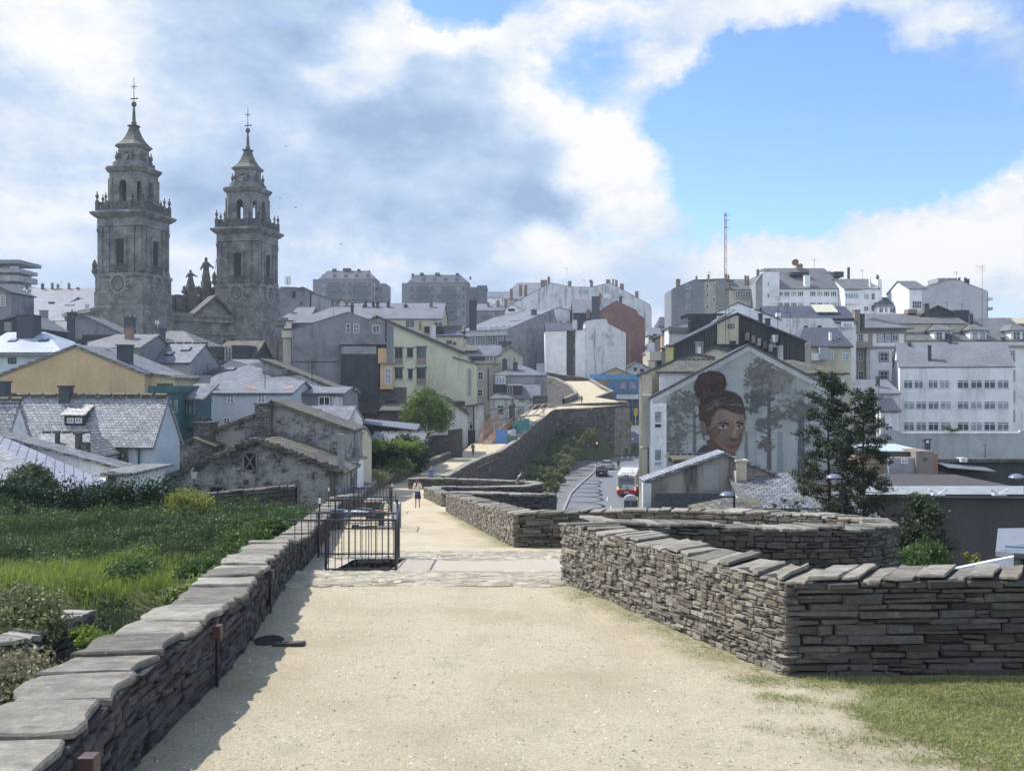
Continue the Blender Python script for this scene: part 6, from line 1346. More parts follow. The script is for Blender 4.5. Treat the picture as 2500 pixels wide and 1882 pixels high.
for (x, y, rx, ry, c, n_, sd) in ((650, 700, 60, 30, (.20, .125, .09), 26, 1), (700, 850, 60, 50, (.17, .105, .075), 30, 2), (620, 800, 40, 50, (.12, .073, .055), 26, 3), (800, 850, 30, 60, (.12, .072, .055), 22, 4), (640, 560, 110, 60, (.028, .02, .02), 40, 5), (590, 420, 90, 60, (.065, .035, .028), 40, 6), (600, 470, 80, 30, (.02, .015, .015), 26, 7)):
    r = random.Random(sd); g = G(); ly[0] += 1
    for i in range(n_*2):
        a = r.uniform(0, 6.28); q = r.random()**.5; cx, cy = x+math.cos(a)*rx*q, y+math.sin(a)*ry*q; s1 = r.uniform(3, 7); v = -.012-.0022*ly[0]-i*.00001; u, z = h.fp(1550+cx*.3165, 800+cy*.3165); s2 = s1*.3165/F*81
        g.add([(u+math.cos(t)*s2*1.5, v, z+math.sin(t)*s2*.5+math.cos(t)*s2*.4) for t in (5.2, 4.2, 3.1, 2.1, 1.05, 0)], [(0, 1, 2, 3, 4, 5)])
    g.build('painted_tone', plain('paint_s%d' % sd, sc((c[0]*.9, c[1], c[2]*1.05), 1.2), .85, .2), mural)
# wings of the mural house
h2 = H('house', 'slate roof with round ridge tiles and a white dormer wall left behind the mural gable', 1613, 84.5, -8)
h2.gs(1611, 1745, 904, 879, 3.2, PW2, SLM, hl=1.6, v0=.5); h2.ridge_caps(.42, .1, CHD); h2.ex([(1560, 913), (1640, 880), (1700, 862), (1740, 870)], 5, PC, SLD, v0=4.5, name='cream_gable', rname='cream_gable_roof'); h2.bx('left_wall', 1567, 1592, 915, 1240, 3.5, 5, PB)
h2 = H('house', 'cream gables with black verges and a tall square chimney behind the mural house', 1716, 98, -9)
h2.ex([(1655, 882), (1746, 842), (1800, 858), (1850, 880)], 6, PC, SLD, t=.3); h2.chim(1699, 1717, 834, 892, -.5, PGL, .8, pots=0); h2.bx('chimney_face', 1703, 1711, 847, 882, -.54, -.5, PW); h2.chim(1625, 1644, 849, 885, -2, plaster('yellow_chimney', (.55, .48, .22), .2), .9, pots=3)
h2 = H('house', 'rough slate roof with white wall to the right of the mural gable', 1915, 84)
h2.gs(1905, 2062, 908, 879, 4, PW2, SLM, hr=3.2, v0=1, xr=(1960, 879))
# low ruin in front of the mural
h = H('house', 'low derelict gable in front of the mural with peeling plaster and a pale slate verge', 1768, 54)
h.ex([(1569, 1172), (1768, 1102), (1895, 1153)], 1.5, plaster('peeling_plaster', (.34, .32, .29), .85, (.06, .055, .05), thr=.50), SLB, t=.14, ov=.25, eav=.02)
h.bx('bare_patch', 1716, 1755, 1136, 1198, -.04, 0, PGL); h.bx('corrugated_fence', 1597, 1798, 1203, 1262, -1.0, -.9, plain('fence_grey', (.07, .08, .09), .7, .5, 5)); h.bx('white_post', 1570, 1590, 1180, 1262, -.25, .3, PW2)
h.chim(1799, 1823, 1122, 1195, -.6, PC, .7, pots=0); h.bx('stair_wall', 1796, 1800, 1150, 1262, -.9, -.2, PC)
h = H('house', 'small dark lean-to with a row of round black ridge tiles under the portrait', 1651, 62)
h.gs(1650, 1765, 1119, 1110, 1.5, PDK, SLM); h.ridge_caps(.4, .12, CHD)
h = H('house', 'patchy stone slate roofs stepping down right of the derelict gable', 1827, 50)
h.gs(1828, 1975, 1236, 1152, 4.5, PC, SLR, ov=.2, xr=(1900, 1153)); h.gs(1745, 1870, 1262, 1215, 2.5, RUB, SLM, v0=-3, hl=1, wname='low_wall', rname='low_roof')
h.gs(1975, 2140, 1262, 1200, 3, PC, SLR, v0=-1, wname='rear_wall', rname='rear_roof')
# mast
m_ = empty('radio_mast', P(1771, 790, 230), 0, 'very tall thin red and white lattice mast rising over the right rooftops', 'mast'); g = G(); zt = (790-520)/F*230
for i in range(3):
    a = 2*math.pi*i/3; g.tube((math.cos(a)*.35, math.sin(a)*.35, -4), (math.cos(a)*.28, math.sin(a)*.28, zt), .06, n=5)
for i in range(34):
    z = -4+i*.9; a = 2*math.pi*(i % 3)/3; b = a+2.09; g.tube((math.cos(a)*.32, math.sin(a)*.32, z), (math.cos(b)*.32, math.sin(b)*.32, z+.9), .035, n=4)
g.build('lattice', plain('mast_red', (.24, .17, .16), .5, .3, .2), m_); g = G()
for z in (zt-.5, zt-1.8, zt-3.4): g.tube((0, 0, z), (1.2, 0, z), .04, n=4).tube((0, 0, z-.2), (0, 0, z+.2), .1)
g.build('aerials', METAL, m_)
# ======== street
def rt(d): return interp(ZRt, d)
RXL = [(100, 4.4), (115, 5.9), (132, 7.75), (144.6, 9.9), (165, 13.7), (178, 15.0), (192, 14.6), (200, 17), (207, 25), (216, 26.3), (226, 23), (262, 24)]
RXR = [(60, 9.4), (100, 12.8), (140, 16.5), (160, 19), (163, 60), (262, 60)]
SXL = [(100, 2.9), (115, 4.36), (151, 7.9), (183, 11.5), (192, 12), (199, 16.2), (206, 24.6), (216, 25.9), (226, 22.6), (262, 23.6)]
def strip(name, a, b, dz, d0, d1, mat, step=2.0):
    V = []; Fq = []; ds = list(np.arange(d0, d1+.01, step))
    for d in ds:
        l, r = interp(a, d), interp(b, d)
        for k in range(5): V.append((l+(r-l)*k/4, d, rt(d)+dz))
    for i in range(len(ds)-1):
        for k in range(4): p = i*5+k; Fq.append((p, p+1, p+6, p+5))
    return npmesh(name, V, Fq, mat)
ASPH = plain('asphalt', (.17, .175, .185), .55, .16, 1.2, bmp=.3, bs=40); PAVE = bricks('paving', (.27, .27, .265), (.32, .315, .31), (.16, .16, .16), .6, .4, .02, rough=.7, bmp=.2)
tag(strip('road', RXL, RXR, .06, 100, 262, ASPH), kind='structure'); tag(strip('pavement', SXL, RXL, .20, 100, 262, PAVE), kind='structure')
KRX = [(a, b+.3) for a, b in RXL]
tag(strip('kerb', RXL, KRX, .215, 100, 262, plain('kerb_stone', (.28, .28, .27), .7)), kind='structure')
g = G()
def arc(cx, cy, rx, ry, w_, a0, a1, wob=0):
    n = 40; v = []; r = random.Random(int(cx*100+cy)); 
    for i in range(n+1):
        a = a0+(a1-a0)*i/n; q = 1+r.uniform(-wob, wob); ww = w_*(.5+.5*math.sin(math.pi*i/n)+.15)
        for s_ in (-ww/2, ww/2): v.append((cx+math.cos(a)*(rx*q+s_), cy+math.sin(a)*(ry*q+s_), rt(cy)+.066))
    g.add(v, [(2*i, 2*i+1, 2*i+3, 2*i+2) for i in range(n)])
for cx, cy, rx in ((10.9, 148, 2.4), (10.3, 143, 2.4), (9.9, 136, 2.3), (9.4, 131.5, 2.5), (9.0, 126, 2.5), (8.4, 119, 2.6)):
    arc(cx, cy, rx, rx*1.25, .35, -2.6, 2.5, .02); arc(cx+.3, cy-.5, rx*.93, rx*1.1, .2, -1.8, 2.2, .03)
tag(g.build('tyre_marks', plain('rubber_mark', (.045, .047, .05), .6)), kind='structure')
g = G()
def mark(x0, y0, x1, y1, w_):
    a, b = Vector((x0, y0)), Vector((x1, y1)); d = (b-a).normalized(); n = Vector((-d.y, d.x))*w_/2; z = rt((y0+y1)/2)+.067
    g.add([(a.x-n.x, a.y-n.y, z), (b.x-n.x, b.y-n.y, z), (b.x+n.x, b.y+n.y, z), (a.x+n.x, a.y+n.y, z)], [(0, 1, 2, 3)])
mark(16, 167, 34, 168, .5); mark(14, 177, 40, 181, .35); mark(20, 178, 34, 190, .25)
for i in range(7): mark(16.5+i*2.2, 172.5, 17.7+i*2.2, 172.6, .3)
for i in range(5): mark(11.2-i*.45+1.2, 128-i*9, 11.0-i*.45+1.0, 124-i*9, .12)
for i in range(6): mark(22+i*1.2, 196, 22.6+i*1.2, 203, .5)
tag(g.build('road_markings', plain('road_paint', (.55, .56, .56), .6, .2)), kind='structure')
# ======== vegetation
def leaves(blobs, size, seed, clump=.2, flat=0, ncl=None, up=0):
    r = np.random.default_rng(seed); VV = []; 
    for (cx, cy, cz, rx, ry, rz, n) in blobs:
        k = ncl or max(6, n//45)
        d = r.normal(size=(k, 3)); d /= np.linalg.norm(d, axis=1)[:, None]; rad = r.uniform(.35, 1.0, size=(k, 1))**.6
        cc = d*rad; w_ = r.uniform(.5, 1.5, size=k); w_ /= w_.sum(); idx = r.choice(k, size=n, p=w_)
        p = cc[idx]+r.normal(size=(n, 3))*clump; p = p*np.array([rx, ry, rz])+np.array([cx, cy, cz]); VV.append(p)
    p = np.concatenate(VV); n = len(p)
    a = r.normal(size=(n, 3)); a[:, 2] = a[:, 2]*(1-flat)+up; a /= np.linalg.norm(a, axis=1)[:, None]
    b = np.cross(a, r.normal(size=(n, 3))); b /= np.linalg.norm(b, axis=1)[:, None]
    s_ = size*r.uniform(.6, 1.4, size=(n, 1)); q = np.stack([p-a*s_, p-b*s_*.5, p+a*s_, p+b*s_*.5], 1).reshape(-1, 3)
    return q, np.arange(4*n).reshape(-1, 4)
def crown(name, blobs, size, mat, parent, seed, **k):
    V, Fq = leaves(blobs, size, seed, **k)
    if parent: V = V-np.array(parent.location)
    return npmesh(name, V, Fq, mat, parent)
LG = leafmat('leaf_bright', (.13, .21, .035), (.22, .30, .06), .4); LM = leafmat('leaf_mid', (.05, .10, .03), (.10, .17, .045), .35); LD = leafmat('leaf_dark', (.018, .045, .025), (.04, .08, .035), .25)
LP = leafmat('pine_needles', (.018, .032, .016), (.07, .085, .035), .2); LY = leafmat('leaf_yellow', (.13, .18, .035), (.34, .33, .08), .35); LH = leafmat('hedge_leaf', (.09, .12, .05), (.26, .28, .13), .35); BARK = plain('bark', (.055, .045, .035), .9, .4, 6)
def bough(g, a, b, r0, r1, n=6): g.tube(a, b, r0, r1, n)
def conifer(label, px, d, ytop, zbase, seed, spread, lean=0, lo=.18):
    x = (px-CX)/F*d; t = empty('pine_tree', (x, d, zbase), 0, label, 'tree'); H_ = (CY-ytop)/F*d-zbase; r = random.Random(seed); g = G()
    pts = [Vector((lean*k*k*.1+r.uniform(-.06, .06), r.uniform(-.05, .05), H_*k/8)) for k in range(9)]
    for k in range(8): g.tube(pts[k], pts[k+1], .17*(1-k/8.6), .17*(1-(k+1)/8.6), 8)
    bl = []; nb = 120
    for i in range(nb):
        f = lo+(.99-lo)*(i/nb)**.85; k = min(7, int(f*8)); o = pts[k].lerp(pts[k+1], f*8-k); a = r.uniform(0, 6.28)
        l = spread*(1-f)**.75*r.uniform(.55, 1.35)+.3; e = o+Vector((math.cos(a)*l, math.sin(a)*l, l*r.uniform(.05, .5)))
        m = o.lerp(e, .5)+Vector((0, 0, -.05*l)); g.tube(o, m, .035*(1-f)+.014, .02, 5); g.tube(m, e, .02, .008, 4)
        for q in range(r.randint(2, 4)):
            c = o.lerp(e, r.uniform(.45, 1.05))+Vector((r.uniform(-.16, .16), r.uniform(-.16, .16), r.uniform(-.05, .22))); s_ = r.uniform(.15, .33)*(1.15-f*.4)
            bl.append((c.x, c.y, c.z, s_*1.25, s_*1.25, s_*.8, int(85*s_/.2)))
    g.build('trunk', BARK, t)
    V, Fq = leaves(bl, .05, seed, clump=.32, ncl=5, up=.35); npmesh('crown', V, Fq, LP, t)
conifer('taller dark ragged conifer in front of the mural', 2022, 45, 912, -14.6, 5, 2.7, .0, .28)
conifer('shorter dark conifer right of the mural, with one long side branch', 2110, 44, 958, -14.6, 8, 2.5, .0, .26)
conifer('dark low conifer pressed against the outside of the first bastion', 2222, 33, 1225, -14.6, 12, 2.0, .1, .35)
def bush(name, label, blobs, size, mat, seed, trunk=None, cat='shrub', **k):
    c = blobs[0]; t = empty(name, (c[0], c[1], min(b[2]-b[5] for b in blobs)-(trunk or .1)), 0, label, cat); g = G(); r = random.Random(seed)
    zt = c[2]-t.location.z
    if trunk: g.tube((0, 0, 0), (.05, 0, zt*.6), .14 if cat == 'tree' else .04, .09 if cat == 'tree' else .03, 8)
    for i in range(9): a = r.uniform(0, 6.28); g.tube((0, 0, zt*.35 if trunk else 0), (math.cos(a)*c[3]*.7, math.sin(a)*c[4]*.7, zt+r.uniform(-.3, .5)*c[5]), .04, .012, 5)
    g.build('trunk' if trunk else 'stem', BARK, t); crown('crown' if cat == 'tree' else 'foliage', blobs, size, mat, t, seed, **k); return t
def bp(x, y, d, rx, rz, n, ry=None): p = P(x, y, d); k = d/F; return (p.x, p.y, p.z, rx*k, ry or rx*k, rz*k, n)
bush('round_tree', 'round bright green tree beside the walk in front of the pale yellow building', [bp(1045, 1000, 125, 52, 44, 4200), bp(1020, 1018, 125, 36, 30, 1600), bp(1075, 1020, 125, 32, 32, 1500), bp(1045, 975, 125, 34, 26, 1300)], .17, leafmat('leaf_tree', (.07, .13, .03), (.17, .25, .055), .35), 21, trunk=2.5, cat='tree')
bush('little_tree', 'tiny far green tree seen in the gap between the brick wall and the orange bay', [bp(1602, 826, 270, 12, 9, 700)], .35, LM, 22, trunk=4, cat='tree')
bush('ivy_bank', 'dense dark green ivy and shrubs left of the walk beneath the slate sheds', [bp(880, 1110, 92, 46, 40, 4200), bp(940, 1120, 94, 50, 38, 4500), bp(985, 1095, 97, 36, 30, 2500), bp(1020, 1110, 99, 30, 34, 2200), bp(930, 1095, 93, 50, 20, 2000), bp(1000, 1125, 98, 25, 25, 1500)], .14, LD, 23, cat='shrubs')
bush('ivy_tuft', 'bright green leafy top of the shrubs under the low slate shed', [bp(905, 1085, 91, 34, 14, 900), bp(975, 1088, 93, 38, 14, 1100), bp(1015, 1090, 96, 22, 18, 700)], .13, LG, 24)
bush('rounded_shrub', 'rounded bright green shrub low on the bank by the walk', [bp(975, 1140, 88, 34, 20, 1500)], .10, LM, 25)
bush('rounded_shrub', 'pale olive wild shrubs along the low wall past the railings', [bp(905, 1165, 80, 50, 16, 1600), bp(955, 1152, 86, 36, 14, 1000), bp(868, 1180, 74, 30, 14, 1000)], .09, LH, 26)
# hedge rows on the bank
for i, (x0, x1, y, d) in enumerate(((1368, 1455, 1058, 190), (1348, 1424, 1077, 183), (1338, 1418, 1091, 176), (1335, 1412, 1106, 168), (1300, 1400, 1131, 158), (1297, 1392, 1149, 150), (1282, 1378, 1166, 142), (1305, 1364, 1187, 134), (1308, 1340, 1222, 121), (1316, 1352, 1160, 146), (1350, 1395, 1118, 163), (1400, 1462, 1052, 193), (1425, 1452, 1070, 186))):
    n = max(3, int((x1-x0)/12)); bl = [bp(x0+(x1-x0)*(k+.5)/n, y+((k*7+i*3) % 5)-2, d, (x1-x0)/n*.95, 11+((k*5+i) % 5), 460) for k in range(n)]
    bush('hedge', 'low clipped hedge on the bank below the wall, %s' % ('row nearest the bastion', 'second row from the bastion', 'third row from the bastion', 'fourth row from the bastion', 'fifth row from the bastion', 'sixth row from the bastion', 'seventh row from the bastion', 'short eighth row', 'smallest clump near the second bastion', 'tuft above the seventh', 'tuft above the fifth', 'topmost dark line against the wall', 'short stub under the topmost line')[i], bl, .14, LH, 40+i, cat='hedge')
# left garden
V_, F_ = [], []
hb = [(x, 33+math.sin(x)*.3, -3.95+.12*math.sin(x*2.1), .7, .5, .72, 1500) for x in np.arange(-27, -11.6, .95)]
hb = [(x, 33+math.sin(x)*.15, -4.0+.05*math.sin(x*2.1), .75, .42, .80, 3000) for x in np.arange(-27, -11.6, .8)]
hg = bush('hedge', 'tall dark garden hedge at left in front of the slate roofs', hb, .05, LD, 61, cat='hedge')
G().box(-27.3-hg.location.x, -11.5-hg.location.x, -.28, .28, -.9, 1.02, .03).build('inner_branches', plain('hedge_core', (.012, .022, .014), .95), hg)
bush('small_tree', 'small grey green tree rising above the hedge at the left', [bp(75, 1172, 37, 46, 36, 5200), bp(45, 1190, 37, 34, 22, 2200), bp(105, 1188, 37, 30, 24, 2000)], .06, leafmat('leaf_grey', (.05, .08, .04), (.12, .15, .08), .3), 62, trunk=1.2, cat='tree')
bush('yellow_bush', 'yellow green flowering bush in front of the ruined gable', [bp(462, 1236, 31, 50, 38, 4200), bp(500, 1270, 31, 46, 34, 2600), bp(440, 1268, 31, 40, 30, 2200)], .042, LY, 63)
bush('green_bush', 'leafy green bush under the yellow one at the end of the bank', [bp(480, 1305, 30, 66, 34, 5200), bp(545, 1300, 29.5, 56, 34, 4200), bp(600, 1292, 29, 44, 30, 3200)], .05, LM, 64)
bush('bramble', 'dark brambles against the outer face of the low wall', [bp(610, 1330, 24, 60, 36, 4200), bp(560, 1370, 21.5, 60, 36, 4200), bp(500, 1400, 19, 56, 34, 4000), bp(655, 1290, 27, 44, 24, 3200)], .045, LM, 65)
bush('light_weeds', 'pale leafy weeds hanging over the low wall where it widens', [bp(500, 1440, 17, 62, 30, 3600), bp(560, 1400, 19.5, 60, 26, 3200), bp(440, 1455, 16, 40, 22, 1800)], .035, leafmat('leaf_light', (.14, .20, .05), (.28, .33, .12), .4), 66)
bush('green_bush', 'rounded green bush on the bright grass terrace', [bp(335, 1398, 24, 62, 28, 4200)], .045, LM, 67)
bush('weed_clump', 'tall pale weeds growing on the broken stub of wall at the left edge', [bp(60, 1490, 15.5, 70, 50, 3200), bp(100, 1530, 15.2, 50, 30, 1600)], .035, LH, 68, clump=.3)
bush('weed_clump', 'pinkish dry weeds at the bottom left beside the near slabs', [bp(40, 1660, 11, 80, 60, 3400), bp(110, 1690, 10.5, 50, 40, 1600)], .03, leafmat('leaf_dry', (.16, .17, .08), (.34, .30, .20), .35), 69, clump=.3)
bush('weed_clump', 'small fern like plants in the shaded hollow', [bp(230, 1570, 15, 44, 26, 1500), bp(205, 1545, 15.2, 26, 20, 700)], .035, LG, 70)
bush('light_shrub', 'bright green shrub at the foot of the long dark wall', [bp(2215, 1372, 31, 55, 30, 3200), bp(2262, 1355, 31.5, 46, 34, 2600)], .06, LM, 71)
bush('sparse_shrub', 'sparse pale leafed shrub above the white ramp wall', [bp(2378, 1362, 31, 22, 16, 260)], .06, LY, 72)
bush('climbing_plant', 'little green creeper on top of the pale retaining wall', [bp(2325, 1046, 127.5, 22, 6, 220)], .16, LM, 73)
parapet('broken stub of old dark stone wall in the grass at the left edge', [(-7.55, 17.2, -3.92), (-7.42, 15.6, -3.78), (-7.3, 14.4, -3.66), (-8.8, 13.6, -3.6)], .5, 1.5, .13, (.2, .5), ST_D, COPD, cl=(.3, .7), ct=.08, ends=(1, 0))
parapet('overgrown earth topped dark wall under the ruined gable', [(-17.5, 41, -4.9), (-9.4, 42.5, -4.3)], .6, 1.3, .13, (.2, .6), ST_D, WOOD, cl=(.3, .7), ct=.10)
# grass blades
def blades(name, pts, h0, h1, wd, mat, seed, lean=.35):
    r = np.random.default_rng(seed); p = np.asarray(pts); n = len(p); a = r.uniform(0, 6.28, n); h = r.uniform(h0, h1, n)
    dx = np.stack([np.cos(a)*wd, np.sin(a)*wd, np.zeros(n)], 1); tip = np.stack([r.normal(size=n)*lean*h, r.normal(size=n)*lean*h, h], 1)
    mid_ = tip*np.array([.35, .35, .6]); V = np.stack([p-dx, p+dx, p+mid_+dx*.7, p+mid_-dx*.7, p+tip], 1).reshape(-1, 3)
    b = np.arange(n)*5; F3 = np.concatenate([np.stack([b, b+1, b+2], 1), np.stack([b, b+2, b+3], 1), np.stack([b+3, b+2, b+4], 1)])
    return tag(npmesh(name, V, F3, mat, k=3), kind='stuff')
ztd = None
def zt(x, y): return interp(ZLt, y)+mnoise.noise(Vector((x*.3, y*.3, 0)))*.25+mnoise.noise(Vector((x*.8, y*.8, 7)))*.12 if y < 40 else interp(ZLt, y)
GRB = leafmat('grass_bright', (.16, .24, .04), (.32, .38, .09), .4); GRD = leafmat('grass_deep', (.03, .065, .028), (.085, .135, .045), .3); GRS = leafmat('grass_short', (.13, .20, .04), (.34, .32, .13), .35)
r = random.Random(5); pt = []; pd = []
while len(pt) < 17000:
    x = r.uniform(-17, -4.2); y = r.uniform(22.3, 26); 
    if x < interp(XL, y)-1.0 and 22.3 < y < 25.8: pt.append((x, y, zt(x, y)-.02))
while len(pd) < 52000:
    x = r.uniform(-20, -3.6); y = r.uniform(8, 33)
    if x < interp(XL, y)-.85 and x > -.56*y-1.5 and not 22.2 < y < 25.5: pd.append((x, y, zt(x, y)-.02))
for nm_, mt_, n_, sd_, ya, yb in (('bank_weeds', LM, 130, 3, 25.6, 33.5), ('bank_weeds', leafmat('weed_mid', (.035, .07, .03), (.08, .13, .05), .3), 70, 4, 25.2, 33), ('hollow_weeds', LD, 70, 5, 9, 22.4), ('hollow_weeds', LM, 40, 6, 9, 22), ('sunny_weeds', LG, 26, 7, 22.4, 25.6), ('sunny_weeds', LH, 24, 8, 9, 25)):
    rr_ = random.Random(sd_); bl = []
    while len(bl) < n_:
        x = rr_.uniform(-20, -4); y = rr_.uniform(ya, yb)
        if x < interp(XL, y)-1.1 and x > -.55*y-1.5: s_ = rr_.uniform(.16, .48); bl.append((x, y, zt(x, y)+s_*.35, s_*1.5, s_, s_*rr_.uniform(.5, 1.1), int(900*s_)))
    V_, F_ = leaves(bl, .034, sd_, clump=.28); tag(npmesh(nm_, V_, F_, mt_), kind='stuff')
blades('tall_grass', pt, .12, .42, .010, GRB, 1); blades('bank_grass', pd, .08, .34, .012, GRD, 2)
pt = []
while len(pt) < 9000:
    x = r.uniform(-7.5, -3.4); y = r.uniform(8.5, 20)
    if x < interp(XL, y)-.8 and mnoise.noise(Vector((x*.8, y*.8, 2))) > -.05: pt.append((x, y, zt(x, y)-.02))
blades('sunny_grass', pt, .05, .28, .009, GRB, 3)
pt = []
while len(pt) < 46000:
    x = r.uniform(.5, 5.5); y = r.uniform(5.9, 14.5); g_ = lawn(x, y)
    if y > 8.95 and x > 2.4-(y-9)*.282-.03: continue
    if r.random() < g_*g_*(1 if y < 9 else .25): pt.append((x, y, zw(y)))
blades('lawn_grass', pt, .008, .035, .0035, GRS, 4, 1.1)
# slope of wild grass by the far walk
pt = []
for _ in range(16000):
    y = r.uniform(44, 120); x = interp(XL, y)-r.uniform(.6, 6); pt.append((x, y, zw(y)-1.2-max(0, interp(XL, y)-x)*.12))
blades('slope_grass', pt, .1, .7, .03, GRB, 6)
# worn flat stones set in two strips across the walk
r = random.Random(9); g = G()
for (ya, yb, n_) in ((14.4, 17.1, 520), (21.9, 24.4, 420)):
    for _ in range(n_):
        y = r.uniform(ya, yb); x = r.uniform(interp(XL, y)+.1, min(1.2, interp(XR, y)-.7)); 
        if ya > 20 and HX0-.3 < x < HX1+.3 and y < 22.7: continue
        l = r.uniform(.12, .42); w_ = r.uniform(.04, .12); z = zw(y)+.004; k = 7; a0 = r.uniform(-.12, .12)
        ring_ = [(x+math.cos(t)*l*.5*r.uniform(.8, 1.1), y+math.sin(t)*w_*r.uniform(.8, 1.1)+math.cos(t)*l*.5*a0) for t in [2*math.pi*i/k for i in range(k)]]
        hh = r.uniform(.002, .009); g.add([(p, q, z-.02) for p, q in ring_]+[(p, q, z+hh) for p, q in ring_], [tuple(range(k, 2*k))]+[(i, (i+1) % k, (i+1) % k+k, i+k) for i in range(k)])
tag(g.build('paving_stones', stone('paving_slate', (.46, .415, .32), .1, isl=.3, sc_=9)), kind='stuff')
# loose chips and dead leaves on the gravel
r = np.random.default_rng(11); n = 15000; y = 5.6+r.uniform(0, 1, n)**1.7*13; x = np.array([interp(XL, q)+.05 for q in y])+r.uniform(0, 1, n)*np.array([min(interp(XR, q), 5.5)-interp(XL, q) for q in y])
ok = (x < 2.3-(y-9)*.282) | (y < 8.9); x = x[ok]; y = y[ok]; ok = np.array([lawn(p_, q) < .35 for p_, q in zip(x, y)]); x = x[ok]; y = y[ok]; n = len(x)
z = np.array([zw(q)+mnoise.noise(Vector((p_*1.3, q*1.3, 0)))*.016+mnoise.noise(Vector((p_*4, q*4, 5)))*.006 for p_, q in zip(x, y)])
c = np.stack([x, y, z], 1); a = r.uniform(0, 6.28, n); s_ = (r.uniform(0, 1, n)**2.5*.016+.004)[:, None]
u = np.stack([np.cos(a), np.sin(a), r.uniform(-.3, .3, n)], 1)*s_; v = np.stack([-np.sin(a), np.cos(a), r.uniform(-.3, .3, n)], 1)*s_*r.uniform(.35, .9, (n, 1)); up = np.array([0, 0, 1])*s_*r.uniform(.1, .5, (n, 1))
V = np.stack([c-u, c-v, c+u, c+v, c-u*.5+up, c-v*.5+up, c+u*.5+up, c+v*.5+up], 1).reshape(-1, 3); b = np.arange(n)[:, None]*8
Fq = np.concatenate([b+np.array([[4, 5, 6, 7]]), b+np.array([[0, 1, 5, 4]]), b+np.array([[1, 2, 6, 5]]), b+np.array([[2, 3, 7, 6]]), b+np.array([[3, 0, 4, 7]])])
CH = leafmat('stone_chips', (.20, .185, .15), (.62, .58, .49), 0); tag(npmesh('gravel_chips', V, Fq, CH), kind='stuff')
# sheds and old walls left of the far walk
h = H('shed', 'long shed with a pale metal lean roof left of the round tree', 900, 112, cat='shed')
h.ex([(880, 1030), (1018, 1048)], 6, PDK, None); a, z0 = h.fp(880, 1032, -1); b, z1 = h.fp(1018, 1049, -1); _, z2 = h.fp(900, 1022, 3); G().slab([(a, -1, z0), (b, -1, z1), (b, 3, z1+.5), (a, 3, z2)], .1).build('roof', MET, h.root)
h.bx('door_patch', 978, 990, 1049, 1056, -.05, 0, PC)
h = H('shed', 'low stone slate roof with pale ridge above the ivy', 905, 102, cat='shed')
h.gs(905, 1030, 1082, 1056, 4, RUB, SLR); h.ridge_caps(.8, .1, COPD)
h = H('house', 'derelict white plastered house with a black lantern, beyond the round tree', 1098, 152)
h.ex([(1056, 962), (1085, 968), (1142, 1007)], 8, PW2, SLM, t=.25, ov=.4); h.ex([(1140, 990), (1178, 984)], 7, PW2, SLM, v0=1, t=.2, name='right_wall', rname='right_roof', ov=.5)
h.bx('dark_dormer', 1110, 1134, 979, 992, -.3, 2, PDK); h.bx('drainpipe', 1155, 1158, 990, 1075, .8, 1, METAL); h.bx('dark_base', 1140, 1160, 1050, 1085, .85, 1, PDK)
g = G(); u, z = h.fp(1150, 1040, .5); g.tube((u-1, .3, z+.5), (u+.1, .3, z+.5), .04).tube((u, .3, z+.5), (u, .3, z+.2), .03).lathe([(.1, -.5), (.22, .05), (.2, .15), (.02, .3)], (u, .3, z), 6); g.build('lantern', METAL, h.root)
h = H('garden_wall', 'crumbling dark garden wall between the ivy and the walk', 1032, 128, cat='wall')
h.ex([(1030, 1072), (1060, 1063), (1092, 1062), (1094, 1050), (1128, 1046)], 1.2, RUB, None)
h = H('house', 'stone fronted lower house with dark mossy roof behind the grey gable', 925, 128)
h.gs(930, 1010, 1000, 985, 4, RUB, SLM)
# ======== iron railings over the stair openings
IRON = plain('black_iron', (.022, .022, .026), .5, .2)
def railing(label, rails, posts=True):
    """rails: (xa, ya, xb, yb, top height, spacing, z offset at a, at b)"""
    x0, y0 = rails[0][0], rails[0][1]; t = empty('iron_railing', (x0, y0, zw(y0)), 0, label, 'railing', 'iron railings round the stair openings')
    o = t.location; n_ = 0
    for (xa, ya, xb, yb, h_, sp_, cut) in rails:
        a = Vector((xa, ya, zw((ya+yb)/2)))-o; b = Vector((xb, yb, zw((ya+yb)/2)))-o; d = b-a; l = d.length; dr = d/l; g = G()
        nrm = Vector((-dr.y, dr.x, 0))*.014
        def bar(p, q, w_=.016):
            g.tube(p, q, w_, n=5)
        bar(a+Vector((0, 0, h_)), b+Vector((0, 0, h_)), .022); a2 = a+dr*cut; bar(a2+Vector((0, 0, .09)), b+Vector((0, 0, .09)), .018)
        g.build('rail', IRON, t); k = int(l/sp_); g = G()
        for i in range(1, k):
            p = a+dr*(l*i/k); z0 = .02 if l*i/k > cut else .36
            if l*i/k <= cut and i % 1: continue
            g.tube(p+Vector((0, 0, z0)), p+Vector((0, 0, h_)), .0085, n=4)
        g.build('bars', IRON, t); n_ += 1
        for p in (a2, b): G().box(p.x-.022, p.x+.022, p.y-.022, p.y+.022, p.z-.05, p.z+h_+.02).build('post', IRON, t)
    return t
railing('nearest black iron railing cage standing round the open stair pit', [(-4.27, 18.75, -2.22, 18.75, 1.02, .125, .72), (-4.75, 22.6, -2.6, 22.6, 1.02, .125, .3), (-2.22, 18.78, -2.6, 22.55, 1.02, .16, 0)])
railing('second black iron railing further down the walk, around coloured boards', [(-6.05, 32, -3.73, 32, 1.02, .14, .3), (-6.3, 34.8, -4.1, 34.8, 1.02, .14, .3), (-3.73, 32.03, -4.1, 34.75, 1.02, .2, 0)])
